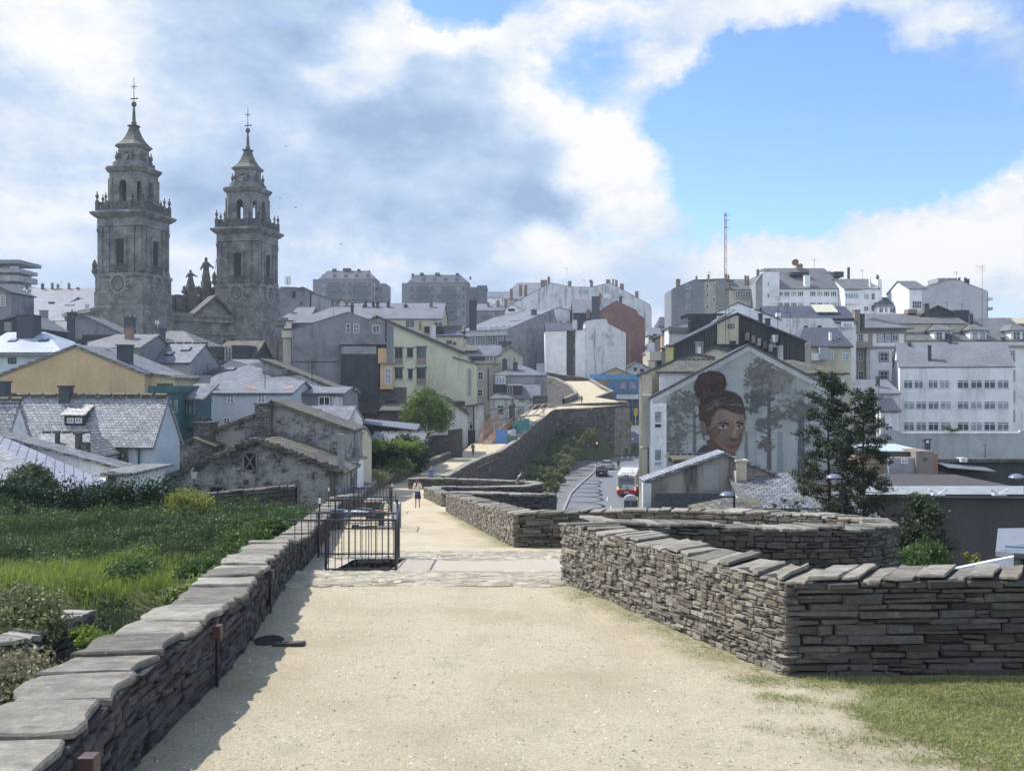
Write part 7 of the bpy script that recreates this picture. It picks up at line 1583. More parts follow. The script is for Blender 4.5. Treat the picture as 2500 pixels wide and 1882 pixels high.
railing('third and farthest black iron railing with slim posts topped by pale caps', [(-7.3, 44.2, -5.4, 44.2, 1.15, .13, .2), (-7.6, 47.5, -5.9, 47.5, 1.1, .15, .2), (-5.4, 44.2, -5.9, 47.5, 1.1, .2, 0)])
for x, y in ((-4.6, 23.5), (-6.6, 35.4), (-5.38, 44.1)):
    t = empty('marker_post', (x, y, zw(y)), 0, {23.5: 'thin black post with a pale cap leaning on the low wall behind the nearest cage', 35.4: 'thin black post with a pale cap by the second cage', 44.1: 'thin black post with a pale cap at the corner of the farthest cage'}[y], 'post', 'thin posts with pale caps by the cages')
    G().tube((0, 0, 0), (0, 0, 1.22), .018, n=6).build('pole', IRON, t); G().box(-.022, .022, -.03, .03, 1.22, 1.34).build('cap', WH, t)
# shadow casting slabs let into the path are seen as granite frames
KB = plain('granite_kerb', (.45, .44, .41)); 
g = G(); g.box(-1.75, -1.45, 18.75, 21.2, zw(20)-.3, zw(20)+.32) if 0 else None
# blue and white boards / clutter inside the second and third cages
root = empty('stone_block', (-5.6, 39.5, zw(39.5)), 0, 'square dark stone block standing between the second and third cages', 'stone block')
facewall_g = G(); L_, at_ = polyinfo([(-.3, 0, .75), (.3, 0, .75)]); facewall(facewall_g, at_, 0, L_, 0, -1, .75, .06, .11, (.12, .3)); facewall_g.build('face_stones', ST_D, root)
G().box(-.29, .29, .1, .7, 0, .68).build('core', RUB, root); G().box(-.33, .33, -.05, .75, .68, .75, .02).build('coping', plain('pink_slab', (.35, .29, .26), .7, .3, 3), root)
CLT = [((.05, .07, .13), 'blue'), ((.22, .12, .1), 'red'), ((.65, .66, .66), 'white'), ((.35, .3, .12), 'yellow'), ((.06, .12, .16), 'teal'), ((.62, .35, .25), 'salmon')]
def clutter(label, x0, x1, y, z, n, seed, w_=.3):
    r = random.Random(seed); t = empty('market_goods', ((x0+x1)/2, y, z), 0, label, 'display'); gs_ = {}
    for i in range(n):
        c = r.choice(CLT); g = gs_.setdefault(c[1], (G(), c[0]))[0]; x = r.uniform(x0, x1)-(x0+x1)/2; s_ = r.uniform(.08, w_); yy = r.uniform(-.35, .35); zz = .52 if r.random() < .7 else 0
        g.box(x-s_, x+s_, yy-.12, yy+.12, zz, zz+r.uniform(.03, .14), .01)
    for k, (g, c) in gs_.items(): g.build('%s_cloths' % k, plain('cloth_'+k, c, .8, .2), t)
    G().box(x0-(x0+x1)/2, x1-(x0+x1)/2, -.4, .4, .44, .5).box(x0-(x0+x1)/2+.1, x0-(x0+x1)/2+.2, -.3, .3, 0, .44).box(x1-(x0+x1)/2-.2, x1-(x0+x1)/2-.1, -.3, .3, 0, .44).build('table', plain('dark_table', (.05, .05, .06)), t)
clutter('low dark table with coloured cloths inside the second railing', -6.0, -4.3, 33.4, zw(33.4), 15, 3); clutter('dark bench with blue and white goods behind the stone block', -6.3, -5.5, 42.4, zw(42.4), 12, 4); 
G().box(-.2, .2, -.05, .05, 0, .8).build('white_panel', PW) if 0 else None
wp = empty('white_panel', (-3.95, 33.6, zw(33.6)), 0, 'white upright panel standing inside the right end of the second cage', 'panel'); G().box(-.14, .14, -.03, .03, .05, .85).build('board', WH, wp); G().box(-.16, -.14, -.04, .04, 0, .9).box(.14, .16, -.04, .04, 0, .9).build('frame', METAL, wp)
# low garden lights along the left wall
cop = plain('copper_brown', (.09, .055, .048), .5, .2)
for k, (x, y) in enumerate(((-2.13, 4.95), (-2.58, 8.6), (-3.0, 12.2), (-3.55, 15.6), (-4.4, 23.6))):
    t = empty('path_light', (x, y, zw(y)), 0, ('low box shaped path light at the bottom left corner, copper coloured top showing', 'low box shaped path light before the pale joint in the wall', 'low box shaped path light near the drain, third along the wall', 'low box shaped path light just before the railing cage', 'low box shaped path light behind the first cage')[k], 'path light', 'low lights along the left wall')
    G().tube((0, 0, 0), (0, 0, .42), .016, n=6).build('stem', METAL, t); G().box(-.042, .042, -.045, .045, .42, .54).build('head', cop, t, bevel=.006)
t = empty('drain_hole', (-2.62, 10.55, zw(10.55)), 0, 'dark oval drain hollow at the foot of the left wall', 'drain'); g = G(); 
v = [(math.cos(a)*.14*(1+.1*math.sin(3*a)), math.sin(a)*.22, .012) for a in [2*math.pi*i/20 for i in range(20)]]; g.add(v+[(x*1.25, y*1.2, -.02) for x, y, _ in v], [tuple(range(20))]+[(i, i+20, (i+1) % 20+20, (i+1) % 20) for i in range(20)]); g.build('hole', plain('drain_black', (.015, .014, .013), .95), t)
g = G().add([(-.3, -.1, .0), (.25, -.16, .0), (.34, .1, .03), (.2, .3, .05), (-.2, .2, .04)], [(0, 1, 2, 3, 4)]) ; G().box(.1, .42, -.24, -.1, -.01, .03, .02).build('flat_stone', ST_D, t)
# ======== street furniture
def lamp(name, label, px, py, d, zb, kind, arm=.25, side=1):
    x = (px-CX)/F*d; z1 = (CY-py)/F*d; t = empty(name, (x+arm*side, d, zb), 0, label, 'street lamp'); H_ = z1-zb
    g = G().tube((0, 0, 0), (0, 0, H_*.5), .075, .06, 8).tube((0, 0, H_*.5), (0, 0, H_+.05), .055, .045, 8).tube((0, 0, H_-.05), (-arm*side, 0, H_-.02), .03, n=6); g.build('pole', METAL, t)
    if kind == 'dome':
        G().lathe([(.02, .16), (.10, .155), (.24, .10), (.31, .02), (.32, -.01), (.28, -.02)][::-1], (-arm*side, 0, H_), 18).build('lamp_shade', plain('lamp_dome', (.17, .18, .25), .25, .1), t, smooth=True); G().lathe([(.02, -.08), (.12, -.06), (.2, -.02)], (-arm*side, 0, H_), 12).build('lamp_glass', GLL, t)
    else:
        G().lathe([(.03, -.05), (.13, -.03), (.15, .03), (.05, .08)], (-arm*side, 0, H_), 12).build('lamp_head', plain('lamp_pink', (.55, .35, .42), .4), t)
lamp('street_lamp', 'dome topped street lamp standing among the dark conifers', 2036, 1166, 40, -14.6, 'dome', .34); lamp('street_lamp', 'dome topped street lamp in front of the slate roofs left of the conifers', 1775, 1209, 41, -14.6, 'dome', .30)
lamp('street_lamp', 'dome topped street lamp at the right edge over the dark wall', 2482, 1166, 40, -14.6, 'dome', .34)
lamp('street_lamp', 'thin street lamp with a pinkish head before the pier of the mural house', 1566, 1093, 72, -14.6, 'x', .5); lamp('street_lamp', 'short arm lamp with a pinkish head above the container', 1556, 1186, 75, -14.6, 'x', .4)
lamp('street_lamp', 'small lamp with a pinkish head level with the bastion top', 1545, 1072, 110, -14.6, 'x', .9)
for k, (px, y, d, zb, lb) in enumerate(((422, 1155, 56, -8.2, 'old lantern on a bracket in front of the ruined gable, higher of two'), (400, 1195, 40, -5.6, 'old white glazed lantern at the right end of the hedge'), (474, 1160, 57, -8.2, 'old lantern before the left dark window of the ruin'))):
    if k == 0: continue
    p = P(px, y, d); t = empty('lantern', (p.x, p.y, zb), 0, lb, 'lantern'); H_ = p.z-zb; s_ = 1 if k == 1 else 1.2
    G().tube((0, 0, 0), (0, 0, H_-.2), .05, .035, 7).build('pole', METAL, t); G().lathe([(.10*s_, -.2), (.18*s_, .22)], (0, 0, H_), 4).build('glass', plain('lantern_glass', (.5, .5, .46), .3), t); G().lathe([(.22*s_, .22), (.12*s_, .36), (.03, .46)], (0, 0, H_), 4).build('cap', METAL, t)
# traffic light
t = empty('traffic_light', ((1457-CX)/F*181, 181, -14.4), 0, 'traffic light showing red at the corner of the bastion', 'traffic light')
G().tube((0, 0, 0), (0, 0, 3.1), .07, n=8).build('pole', METAL, t); G().box(-.2, .2, -.15, .15, 3.0, 4.05).box(-.28, .28, .1, .12, 2.9, 4.15).build('housing', METAL, t)
for z, c, m in ((3.8, 0, glow('red_signal', (1, .05, .05), 9)), (3.5, 1, DK), (3.2, 2, DK)): G().lathe([(.13, 0), (.13, .04), (.02, .06)], (0, 0, 0), 12).build('lens', m, t).matrix_local = __import__('mathutils').Matrix.Translation((0, -.15, z)) @ __import__('mathutils').Matrix.Rotation(math.pi/2, 4, 'X')
p = P(1552, 1004, 262); t = empty('yellow_sign', (p.x, p.y, -10.6), 0, 'yellow roadworks board on a white post beyond the bastion', 'sign'); H_ = (CY-1013)/F*262+10.6
G().tube((0, 0, 0), (0, 0, H_), .09, n=6).build('post', WH, t); s_ = G().box(-.45, .45, -.04, .04, H_-.1, H_+1.75).build('board', plain('sign_yellow', (.75, .62, .06), .5, .05), t); G().box(-.16, .16, -.05, -.045, H_+1.05, H_+1.45).prism([(-.2, H_+.35), (.2, H_+.35), (0, H_+.8)], -.052, -.046).build('symbols', METAL, s_)
# recycling container
t = empty('recycling_container', (14.0, 116, -14.5), math.radians(-6), 'dark blue and grey igloo shaped recycling container behind the bus', 'recycling container')
G().box(-.78, .78, -.6, .6, .1, 1.0).build('body', plain('container_blue', (.035, .06, .09), .5), t, bevel=.06)
pr = [(-.8, 1.0)]+[(-.8*math.cos(math.pi*i/10), 1.0+.62*math.sin(math.pi*i/10)) for i in range(11)]; G().prism(pr, -.62, .62).build('lid', plain('container_grey', (.38, .42, .5), .4), t, bevel=.02); G().box(-.04, .04, -.64, -.6, .2, 1.0).build('seam', plain('container_strip', (.25, .3, .36)), t); G().box(.55, .86, -.66, .66, 1.05, 1.25).build('yellow_edge', plain('container_yellow', (.6, .45, .1)), t)
# ======== vehicles
def loft(secs, n=None):   # list of rings
    g = G(); k = len(secs[0]); v = [p for s_ in secs for p in s_]; f = []
    for j in range(len(secs)-1):
        for i in range(k): f.append((j*k+i, j*k+(i+1) % k, (j+1)*k+(i+1) % k, (j+1)*k+i))
    f += [tuple(range(k-1, -1, -1)), tuple((len(secs)-1)*k+i for i in range(k))]; g.add(v, f); return g
def wheel(parent, x, y, r=.32, w_=.2):
    g = G().lathe([(r*.55, -w_/2), (r*.95, -w_/2), (r, -w_/2+.03), (r, w_/2-.03), (r*.95, w_/2), (r*.55, w_/2)], (0, 0, 0), 18); g.v = [(x+b_*0+z, y+a, r+b_) for a, b_, z in g.v]
    tr = g.build('tyre', plain('tyre_rubber', (.02, .02, .02), .8), parent)
    g = G().lathe([(.03, -w_*.45), (r*.55, -w_*.4), (r*.55, w_*.4), (.03, w_*.45)], (0, 0, 0), 10); g.v = [(x+z, y+a, r+b_) for a, b_, z in g.v]; g.build('rim', plain('alloy', (.5, .5, .52), .3, metal=.7), tr)
def car(label, x, y, z, yaw, paint_, dooropen=False, lit=False):
    t = empty('parked_car', (x, y, z), math.radians(yaw), label, 'car')
    def sec(yy, w_, z0, z1, wt): return [(-w_, yy, z0), (w_, yy, z0), (w_*1.02, yy, z0+(z1-z0)*.55), (wt, yy, z1), (-wt, yy, z1), (-w_*1.02, yy, z0+(z1-z0)*.55)]
    b = loft([sec(-2.1, .78, .32, .95, .70), sec(-2.0, .88, .24, 1.02, .80), sec(-1.2, .90, .22, 1.0, .84), sec(0, .90, .22, .96, .84), sec(1.1, .90, .22, .93, .82), sec(1.9, .85, .25, .78, .72), sec(2.1, .72, .32, .66, .6)]).build('body', paint_, t, smooth=False, bevel=.04)
    loft([sec(-1.95, .78, .98, 1.02, .76), sec(-1.45, .74, 1.0, 1.44, .60), sec(-.9, .74, 1.0, 1.50, .60), sec(.1, .74, .96, 1.48, .60), sec(.95, .74, .93, .97, .66)]).build('cabin', GL, t)
    G().box(-.58, .58, -1.4, .1, 1.475, 1.53).build('roof', paint_, t, bevel=.03)
    for sx in (-1, 1):
        G().box(sx*.62-.14, sx*.62+.14, -2.12, -1.98, .78, .94).build('tail_light', glow('tail_red', (.7, .03, .02), .6) if lit else plain('tail_dull', (.3, .04, .03), .3), t); G().box(sx*.98-.08, sx*.98+.08, .6, .75, .95, 1.08).build('mirror', paint_, t)
        for yy in (-1.3, 1.3): wheel(t, sx*.8, yy)
    G().box(-.26, .26, -2.13, -2.09, .58, .70).build('number_plate', WH, t)
    if dooropen: G().add([(.92, .2, .35), (1.65, -.45, .35), (1.65, -.45, 1.0), (.92, .2, 1.0), (.96, .25, .35), (1.69, -.4, .35), (1.69, -.4, 1.0), (.96, .25, 1.0)], [(0, 1, 2, 3), (7, 6, 5, 4), (0, 4, 5, 1), (2, 6, 7, 3), (1, 5, 6, 2), (0, 3, 7, 4)]).build('open_door', paint_, t)
    return t
car('dark blue hatchback seen from behind, nearest to the kerb', 14.5, 158, -14.5, -9, plain('paint_navy', (.012, .016, .03), .25, .05)); car('pale silver car with its right door open, ahead of the dark car', 16.6, 171, -14.5, -14, plain('paint_silver', (.5, .51, .52), .3, .05), True)
t = empty('bus', (14.9, 128, -14.52), math.radians(-9.5), 'white city bus with a red skirt and grey lettered rear window', 'bus')
BWH = plain('bus_white', (.62, .64, .66), .35, .04); BRD = plain('bus_red', (.35, .03, .03), .35, .05)
G().box(-1.25, 1.25, 0, 11.5, .9, 2.95).build('body', BWH, t, bevel=.12); G().box(-1.24, 1.24, .02, 11.48, .32, .91).build('skirt', BRD, t, bevel=.06)
G().box(-.8, .85, 1.0, 3.4, 2.94, 3.12).box(-.5, .5, 4.5, 6.5, 2.94, 3.1).build('roof_unit', plain('bus_cream', (.6, .6, .55), .5), t, bevel=.05)
rw = G().box(-1.02, 1.02, -.03, .05, 1.62, 2.62).build('rear_window', plain('bus_window', (.20, .235, .29), .3, .1), t); text('lettering', 'Enchúfate', .44, (0, -.045, 2.2), (math.pi/2, 0, 0), METAL, rw, shear=.25)
text('lettering', 'Q', .55, (.06, -.03, 1.18), (math.pi/2, 0, 0), METAL, t); G().box(-1.03, -.55, -.025, .03, 1.15, 1.58).build('green_patch', plain('bus_green', (.10, .35, .16)), t)
dsp = G().box(-.25, .25, -.035, .02, 2.68, 2.92).build('route_display', DK, t); text('lettering', '12', .2, (0, -.045, 2.8), (math.pi/2, 0, 0), glow('led', (1, .5, .3), 1), dsp)
for sx in (-1, 1):
    G().box(sx*.98-.1, sx*.98+.1, -.03, .04, 2.7, 2.86).build('tail_light', glow('lamp_red', (1, .12, .08), 2.0), t); G().box(sx*1.12-.09, sx*1.12+.09, -.035, .04, .85 if sx > 0 else .95, 1.3).build('tail_light', glow('lamp_red', (1, .12, .08), 2.0) if sx > 0 else glow('lamp_amber', (1, .45, .05), 1.6), t)
    for yy in (2.2, 8.8): wheel(t, sx*1.12, yy, .48, .26)
    G().box(sx*1.262-.008, sx*1.262+.008, .6, 10.9, 1.5, 2.6).build('side_window', GL, t)
G().box(-.3, .3, -.05, 0, .55, .68).build('number_plate', WH, t); G().box(-1.1, 1.1, -.06, 0, .34, .40).build('bumper', DK, t)
t = empty('bus_shelter_sign', (18.2, 127, -14.5), 0, 'dark traffic sign post on the right side of the bus', 'sign'); G().tube((0, 0, 0), (0, 0, 2.2), .12, n=8).build('pole', METAL, t); G().box(-.35, .35, -.1, .1, 2.1, 3.0).build('housing', METAL, t, bevel=.03)
# ======== people
def skin(name, segs, mat, parent, lv=1):
    """segs: list of chains [(point, radius), ...]; a chain may start at an existing point"""
    V = []; E = []; Rr = []; idx = {}
    for ch in segs:
        last = None
        for p, r_ in ch:
            key = tuple(round(c, 4) for c in p)
            if key not in idx: idx[key] = len(V); V.append(p); Rr.append(r_ if isinstance(r_, tuple) else (r_, r_))
            if last is not None and last != idx[key]: E.append((last, idx[key]))
            last = idx[key]
    me = bpy.data.meshes.new(name); me.from_pydata(V, E, []); me.materials.append(mat); o = link(name, me, parent)
    m = o.modifiers.new('skin', 'SKIN'); m.use_smooth_shade = True
    for i, sv in enumerate(me.skin_vertices[0].data): sv.radius = Rr[i]; sv.use_root = (i == 0)
    s_ = o.modifiers.new('sub', 'SUBSURF'); s_.levels = lv; s_.render_levels = lv
    return o
SKN = plain('skin', (.42, .25, .18), .6, .08)
def person(label, x, y, z, yaw=0, h=1.72, top=(.1, .1, .12), legs=(.03, .03, .04), hair=(.04, .03, .02), stride=.25, lean=0, arms='walk', long_hair=False, coat=False, bare=False, bag=None):
    t = empty('person', (x, y, z), math.radians(yaw), label, 'person'); k = h/1.72
    def q(a, b, c): return (a*k, (b+max(0, c-.95)*lean)*k, c*k)
    pel = q(0, 0, .95); ch = q(0, .01, 1.22); nk = q(0, .02, 1.47); hd = q(0, .05, 1.60); tp = q(0, .05, 1.70)
    L_ = {}
    for s_ in (-1, 1):
        f = stride*s_; L_[s_] = dict(hip=q(.09*s_, 0, .90), kn=q(.10*s_, f*.55+.03, .50), an=q(.10*s_, f-.02 if f > 0 else f, .09+(.05 if f < 0 else 0)), to=q(.11*s_, f+.16, .035), sh=q(.17*s_, .01, 1.41))
        if arms == 'walk': L_[s_].update(el=q(.23*s_, -f*.35-.03, 1.14), wr=q(.24*s_, -f*.7+.10, .91))
        elif arms == 'bent': L_[s_].update(el=q(.24*s_, -.06, 1.14), wr=q(.17*s_, .16, 1.20))
        elif arms == 'lean': L_[s_].update(el=q(.22*s_, .32, 1.10), wr=q(.10*s_, .52, 1.12))
    hx = lambda s_: Vector(L_[s_]['wr'])
    # body: one continuous skin
    segs = [[(pel, (.13*k, .10*k)), (ch, (.12*k, .09*k)), (q(0, .01, 1.38), (.13*k, .085*k)), (nk, .052*k), (q(0, .045, 1.55), (.072*k, .085*k)), (q(0, .05, 1.63), (.078*k, .095*k)), (tp, (.05*k, .06*k))]]
    for s_ in (-1, 1):
        d = L_[s_]; segs.append([(pel, (.13*k, .10*k)), (d['hip'], .085*k), (d['kn'], .055*k), (d['an'], .036*k), (d['to'], .032*k)])
        segs.append([(q(0, .01, 1.38), (.13*k, .085*k)), (d['sh'], .052*k), (d['el'], .040*k), (d['wr'], .026*k)])
        wr = hx(s_); dv = (wr-Vector(d['el'])).normalized(); sd = Vector((0, 1, 0)) if abs(dv.y) < .8 else Vector((1, 0, 0)); pm = wr+dv*.07*k
        segs.append([(tuple(wr), .026*k), (tuple(pm), (.036*k, .018*k))])
        for i, (o_, l_) in enumerate(((-.027, .062), (-.009, .072), (.010, .068), (.028, .054))):
            b0 = pm+sd*o_*k; segs.append([(tuple(pm), (.036*k, .018*k)), (tuple(b0+dv*.02*k), .009*k), (tuple(b0+dv*l_*k*.6+Vector((-.01*s_, 0, 0))), .0085*k), (tuple(b0+dv*l_*k*.95+Vector((-.03*s_, 0, 0))*k), .007*k)])
        segs.append([(tuple(wr+dv*.02*k), .024*k), (tuple(wr+dv*.045*k-sd*-.045*k), .010*k), (tuple(wr+dv*.075*k+sd*.052*k), .008*k)])
    b = skin('body', segs, SKN, t)
    # face details
    hc = Vector(hd); g = G(); g.lathe([(.002, -.02), (.014, -.012), (.016, .012), (.002, .03)], tuple(hc+Vector((0, .095*k, -.02))), 6); g.build('nose', SKN, b)
    g = G(); 
    for s_ in (-1, 1): c = hc+Vector((.03*s_, .083*k, .012)); g.box(c.x-.012, c.x+.012, c.y, c.y+.012, c.z-.005, c.z+.005)
    c = hc+Vector((0, .085*k, -.055)); g.box(c.x-.022, c.x+.022, c.y-.004, c.y+.006, c.z-.004, c.z+.004); g.build('eyes_and_mouth', plain('face_dark', (.06, .03, .03)), b)
    for s_ in (-1, 1): G().lathe([(.003, -.028), (.013, -.01), (.012, .02), (.003, .03)], tuple(hc+Vector((.080*s_*k, .0, .0))), 6).build('ear', SKN, b)
    ct = plain('cloth_%02d%02d%02d' % tuple(int(c*99) for c in top), top, .85, .15); cl = plain('cloth_%02d%02d%02d' % tuple(int(c*99) for c in legs), legs, .85, .15); hm = plain('hair_%02d%02d%02d' % tuple(int(c*99) for c in hair), hair, .6, .2)
    hem = .88 if not coat else .62
    segs = [[(q(0, 0, hem), (.17*k, .135*k) if coat else (.155*k, .12*k)), (q(0, 0, 1.0), (.150*k, .12*k)), (ch, (.145*k, .115*k)), (q(0, .01, 1.38), (.155*k, .105*k)), (q(0, .02, 1.445), .075*k)]]
    for s_ in (-1, 1): d = L_[s_]; segs.append([(q(0, .01, 1.38), (.155*k, .105*k)), (d['sh'], .068*k), (d['el'], .054*k), (tuple(Vector(d['wr']).lerp(Vector(d['el']), .06)), .040*k)])
    skin('top', segs, ct, t)
    segs = [[(q(0, 0, 1.0), (.142*k, .112*k)), (q(0, 0, .92), (.15*k, .118*k))]]
    for s_ in (-1, 1):
        d = L_[s_]; segs.append([(q(0, 0, .92), (.15*k, .118*k)), (d['hip'], .098*k), (d['kn'], .068*k)]+([] if bare else [(d['an'], .052*k)]))
    skin('trousers', segs, cl, t)
    sh = plain('shoe_dark', (.03, .028, .028), .6)
    for s_ in (-1, 1): d = L_[s_]; an = Vector(d['an']); to = Vector(d['to']); skin('shoe', [[(tuple(an-Vector((0, .04, .03))), .042*k), (tuple(an.lerp(to, .5)-Vector((0, 0, .01))), (.046*k, .036*k)), (tuple(to), (.040*k, .026*k))]], sh, t)
    segs = [[(tuple(hc+Vector((0, -.035, -.03))), (.082*k, .070*k)), (tuple(hc+Vector((0, -.025, .035))), (.090*k, .092*k)), (tuple(hc+Vector((0, .0, .085))), (.072*k, .080*k))]]
    if long_hair: segs.append([(tuple(hc+Vector((0, -.035, -.03))), (.082*k, .070*k)), (tuple(hc+Vector((-.02, -.11, .02))), .035*k), (tuple(hc+Vector((-.05, -.15, -.12))), .045*k), (tuple(hc+Vector((-.07, -.14, -.28))), .035*k), (tuple(hc+Vector((-.08, -.12, -.38))), .012*k)])
    skin('hair', segs, hm, t)
    if bag: bag(t, k)
    return t
def wrapj(t, k):
    skin('jacket_round_waist', [[((0, 0, 1.02*k), (.165*k, .13*k)), ((0, -.03, .85*k), (.20*k, .155*k)), ((.03, -.06, .66*k), (.20*k, .14*k))], [((.03, -.06, .66*k), (.20*k, .14*k)), ((.20, -.10, .55*k), (.04, .05))]], plain('cloth_navy', (.018, .025, .06), .8, .2), t)
    skin('shoulder_bag', [[((-.02, -.14, .93*k), (.11, .05)), ((0, -.17, .84*k), (.14, .06)), ((.02, -.15, .76*k), (.11, .05))]], plain('bag_navy', (.03, .045, .12), .6), t)
person('woman walking away, red brown ponytail, cream top, navy jacket tied round her waist', -5.42, 56.4, zw(56.4), 3, 1.68, (.62, .52, .42), (.018, .02, .035), (.10, .03, .02), .16, .03, 'bent', long_hair=True, bare=True, bag=wrapj)
person('person in a blue coat standing behind the dark rounded wall', -6.9, 84, zw(84), 10, 1.66, (.10, .16, .42), (.05, .05, .07), (.40, .34, .26), .05, 0, 'walk', coat=True)
person('man in black walking away on the far walk, seen whole', -5.2, 131, zw(131), 5, 1.74, (.02, .02, .024), (.03, .03, .035), (.03, .025, .02), .18, .05, 'walk', coat=True)
person('man in a grey jacket leaning forward on the parapet of the third bastion', .35, 72.6, zw(72.6), -62, 1.72, (.07, .075, .09), (.04, .04, .05), (.07, .06, .055), .05, .55, 'lean')
person('person in brown walking on the highest far stretch of the walk', (1420-CX)/F*212, 212, zw(212), 8, 1.70, (.16, .08, .07), (.05, .04, .04), (.05, .03, .02), .18, 0, 'walk', coat=True)
person('person in pink mostly hidden by the parapet above the building site', (1327-CX)/F*181, 181, zw(181)-.2, 0, 1.65, (.58, .38, .36), (.2, .2, .2), (.2, .12, .08), .05, 0, 'walk')
person('worker in dark green with a backpack shape behind the blue hoarding', (1259-CX)/F*156, 156, zw(156)+.4, -30, 1.70, (.02, .07, .09), (.03, .07, .08), (.02, .02, .02), .12, .2, 'bent')
for px, y, d, lb, tp_, st in ((1356, 1216, 126, 'man in black on the pavement beside the hedges, upper of three', (.02, .02, .025), .22), (1332, 1238, 117, 'dark walker half hidden by bushes near the second bastion', (.02, .025, .03), .2), (1356, 1245, 114, 'walker in a dark jacket at the very bottom of the pavement', (.03, .035, .05), .2),
    (1550, 1101, 212, 'lone dark pedestrian on the road to the right of the bastion', (.025, .03, .05), .15), (1529, 1106, 205, 'dark figure standing against the foot of the bastion', (.02, .02, .02), .05), (1548, 1037, 258, 'pedestrian in navy near the yellow board', (.03, .05, .12), .15), (1541, 1036, 256, 'pedestrian with a pale top near the yellow board', (.35, .22, .18), .15),
    (1510, 1143, 171, 'person in black holding the open door of the silver car', (.015, .015, .018), .1)):
    zz = rt(d)+(.22 if interp(SXL, d) < (px-CX)/F*d < interp(RXL, d) else .07); person(lb, (px-CX)/F*d, d, zz, R.uniform(-15, 15), 1.72, tp_, (.03, .03, .04), (.03, .02, .02), st, 0, 'walk', coat=True)
# ======== building site on the walk
root = empty('site_hoarding', (-1.9, 149.3, zw(149)), 0, 'blue sheeted hoarding beside green panels closing the walk', 'hoarding')
s_ = 149.3/F
def hp(x, y): return ((x-CX)*s_+1.9, (CY-y)*s_-zw(149))
a = hp(1210, 1048); b = hp(1238, 1081); G().box(a[0], b[0], -.05, .05, 0, a[1]).build('blue_sheet', plain('blue_tarpaulin', (.10, .24, .55), .5, .2, 2), root)
a = hp(1238, 1062); b = hp(1264, 1081); G().box(a[0], b[0], -.04, .04, 0, a[1]).build('green_panel', plain('green_sheet', (.06, .20, .17), .6, .15), root); a = hp(1247, 1048); b = hp(1260, 1063); nb_ = G().box(a[0], b[0], -.07, -.045, b[1], a[1]).build('notice_board', WH, root)
g = G(); 
for i in range(4):
    for j in range(4): g.box(a[0]+.1+i*.18, a[0]+.22+i*.18, -.08, -.071, b[1]+.12+j*.2, b[1]+.24+j*.2)
g.build('notice_symbols', plain('notice_blue', (.06, .12, .4)), nb_)
a = hp(1239, 1050); b = hp(1247, 1058); G().box(a[0], b[0], -.07, -.045, b[1], a[1]).build('notice_board', WH, root)
root = empty('site_fence', P(1270, 1049, 160), 0, 'tall teal mesh panels of the site above the hoarding', 'site fence'); root.location.z = zw(160); g = G()
s_ = 160/F
for i in range(4): x = (1251+i*10.5-1270)*s_; g.box(x, x+.66, -.03+i*.3, .03+i*.3, .1, (1049-1019)*s_+i*.15)
g.build('panel', plain('teal_sheet', (.08, .30, .30), .6, .25, 2), root); g = G()
for i in range(5): x = (1250+i*10.5-1270)*s_; g.tube((x, -.1+i*.3, 0), (x, -.1+i*.3, 2.3+i*.15), .035, n=5)
g.build('post', IRON, root)
root = empty('site_stairs', (-3.9, 148.5, zw(147)), 0, 'orange timber stairs and handrails climbing left of the blue hoarding', 'stairs'); g = G(); OR = plain('orange_timber', (.55, .28, .17), .7, .2, 3)
for k, (xo, yo, zo, l) in enumerate(((-1.0, 0, 0, 7), (.5, 0, 0, 5), (1.6, 1.2, .8, 6), (-1.0, 2.5, 1.2, 7))):
    g.tube((xo, yo, 1.1+zo), (xo+l*.42, yo+l, 1.1+zo+l*.33), .07, n=5).tube((xo, yo, .6+zo), (xo+l*.42, yo+l, .6+zo+l*.33), .05, n=5)
    for i in range(int(l*2.2)): f = i/(l*2.2); p = Vector((xo+l*.42*f, yo+l*f, zo+l*.33*f)); g.tube(p, p+Vector((0, 0, 1.1)), .035, n=4)
g.build('handrail', OR, root); g = G()
for i in range(9): g.box(-.7+i*.14, .7+i*.14, -1+i*.5, -.6+i*.5, i*.16-.1, i*.16+.05)
g.build('tread', plain('pale_timber', (.55, .45, .33), .8, .2), root)
root = empty('roof_timbers', P(1250, 1020, 168), 0, 'bleached beams of a half dismantled roof above the orange stairs', 'timber frame'); g = G(); r = random.Random(2)
for i in range(9): x = -5.4+i*1.25; g.tube((x, 0, -.5+i*.13), (x+2.2, 5, 1.5+i*.1), .10, n=5)
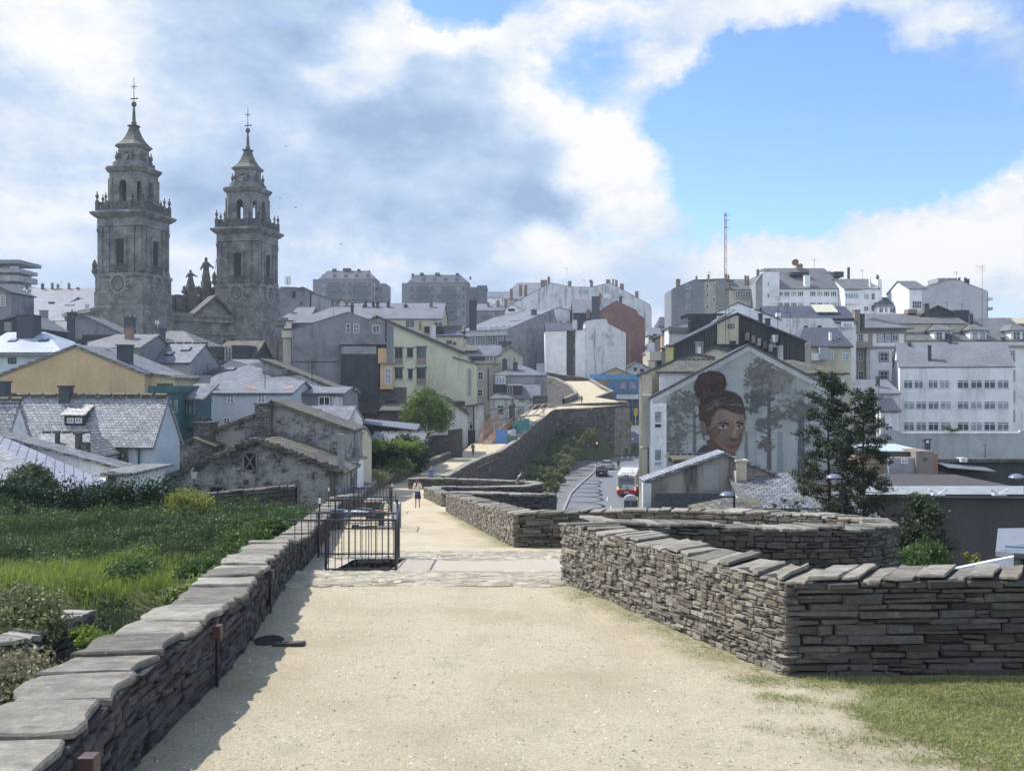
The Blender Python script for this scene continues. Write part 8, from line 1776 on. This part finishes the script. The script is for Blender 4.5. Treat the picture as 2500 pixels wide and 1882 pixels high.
g.tube((-5.8, 0, -.7), (4.6, 0, .55), .13, n=5).tube((-4, 5, 1.3), (6.5, 5, 2.3), .13, n=5)
for i in range(5): g.tube((-5+i*1.6, 0, -4), (-5+i*1.6, 0, -.6+i*.22), .07, n=5)
g.build('beam', plain('bleached_wood', (.36, .31, .28), .8, .3, 3), root)
root = empty('stone_finial', P(1250, 1000, 162), 0, 'dark pointed stone finial before the white slate house', 'finial'); root.location.z = -6.5; zt_ = (CY-970)/F*162+6.5
G().lathe([(.5, 0), (.45, zt_-1.6), (.6, zt_-1.5), (.55, zt_-1.2), (.3, zt_-.8), (.25, zt_-.4), (.04, zt_)], (0, 0, 0), 8).build('shaft', CSD, root); G().box(-.8, .8, -.8, .8, -3, .1).build('pedestal', CSD, root)
# birds
for k, (px, py) in enumerate(((698, 358), (683, 484), (722, 507), (832, 596), (939, 592), (2015, 883))):
    if k == 5: continue
    t = empty('bird', P(px, py, 120), R.uniform(0, 3), 'tiny dark swift in the sky, %s' % ('right of the right tower spire', 'beside the right tower cornice', 'low over the grey gable', 'under the grey cloud, left of two', 'under the grey cloud, right of two')[k], 'bird')
    G().lathe([(.005, -.16), (.04, -.08), (.045, .05), (.01, .16)], (0, 0, 0), 6).build('body', METAL, t).rotation_euler = (math.pi/2, 0, 0); G().add([(0, .05, 0), (.33, -.12, .07), (.12, -.05, .01), (0, -.03, 0), (-.12, -.05, .01), (-.33, -.12, .07)], [(0, 1, 2, 3), (0, 3, 4, 5)]).build('wings', METAL, t)
# ======== air
m = bpy.data.materials.new('haze'); m.use_nodes = True; nt = m.node_tree; nt.nodes.clear(); o_ = N('ShaderNodeOutputMaterial', nt); v = N('ShaderNodeVolumePrincipled', nt)
v.inputs['Color'].default_value = (.80, .88, 1, 1); v.inputs['Density'].default_value = .00029; v.inputs['Anisotropy'].default_value = .3; L(nt, v.outputs[0], o_.inputs['Volume'])
hz_ = G().box(-5200, 5200, -500, 5600, -17, 60).build('haze', m); tag(hz_, kind='stuff')
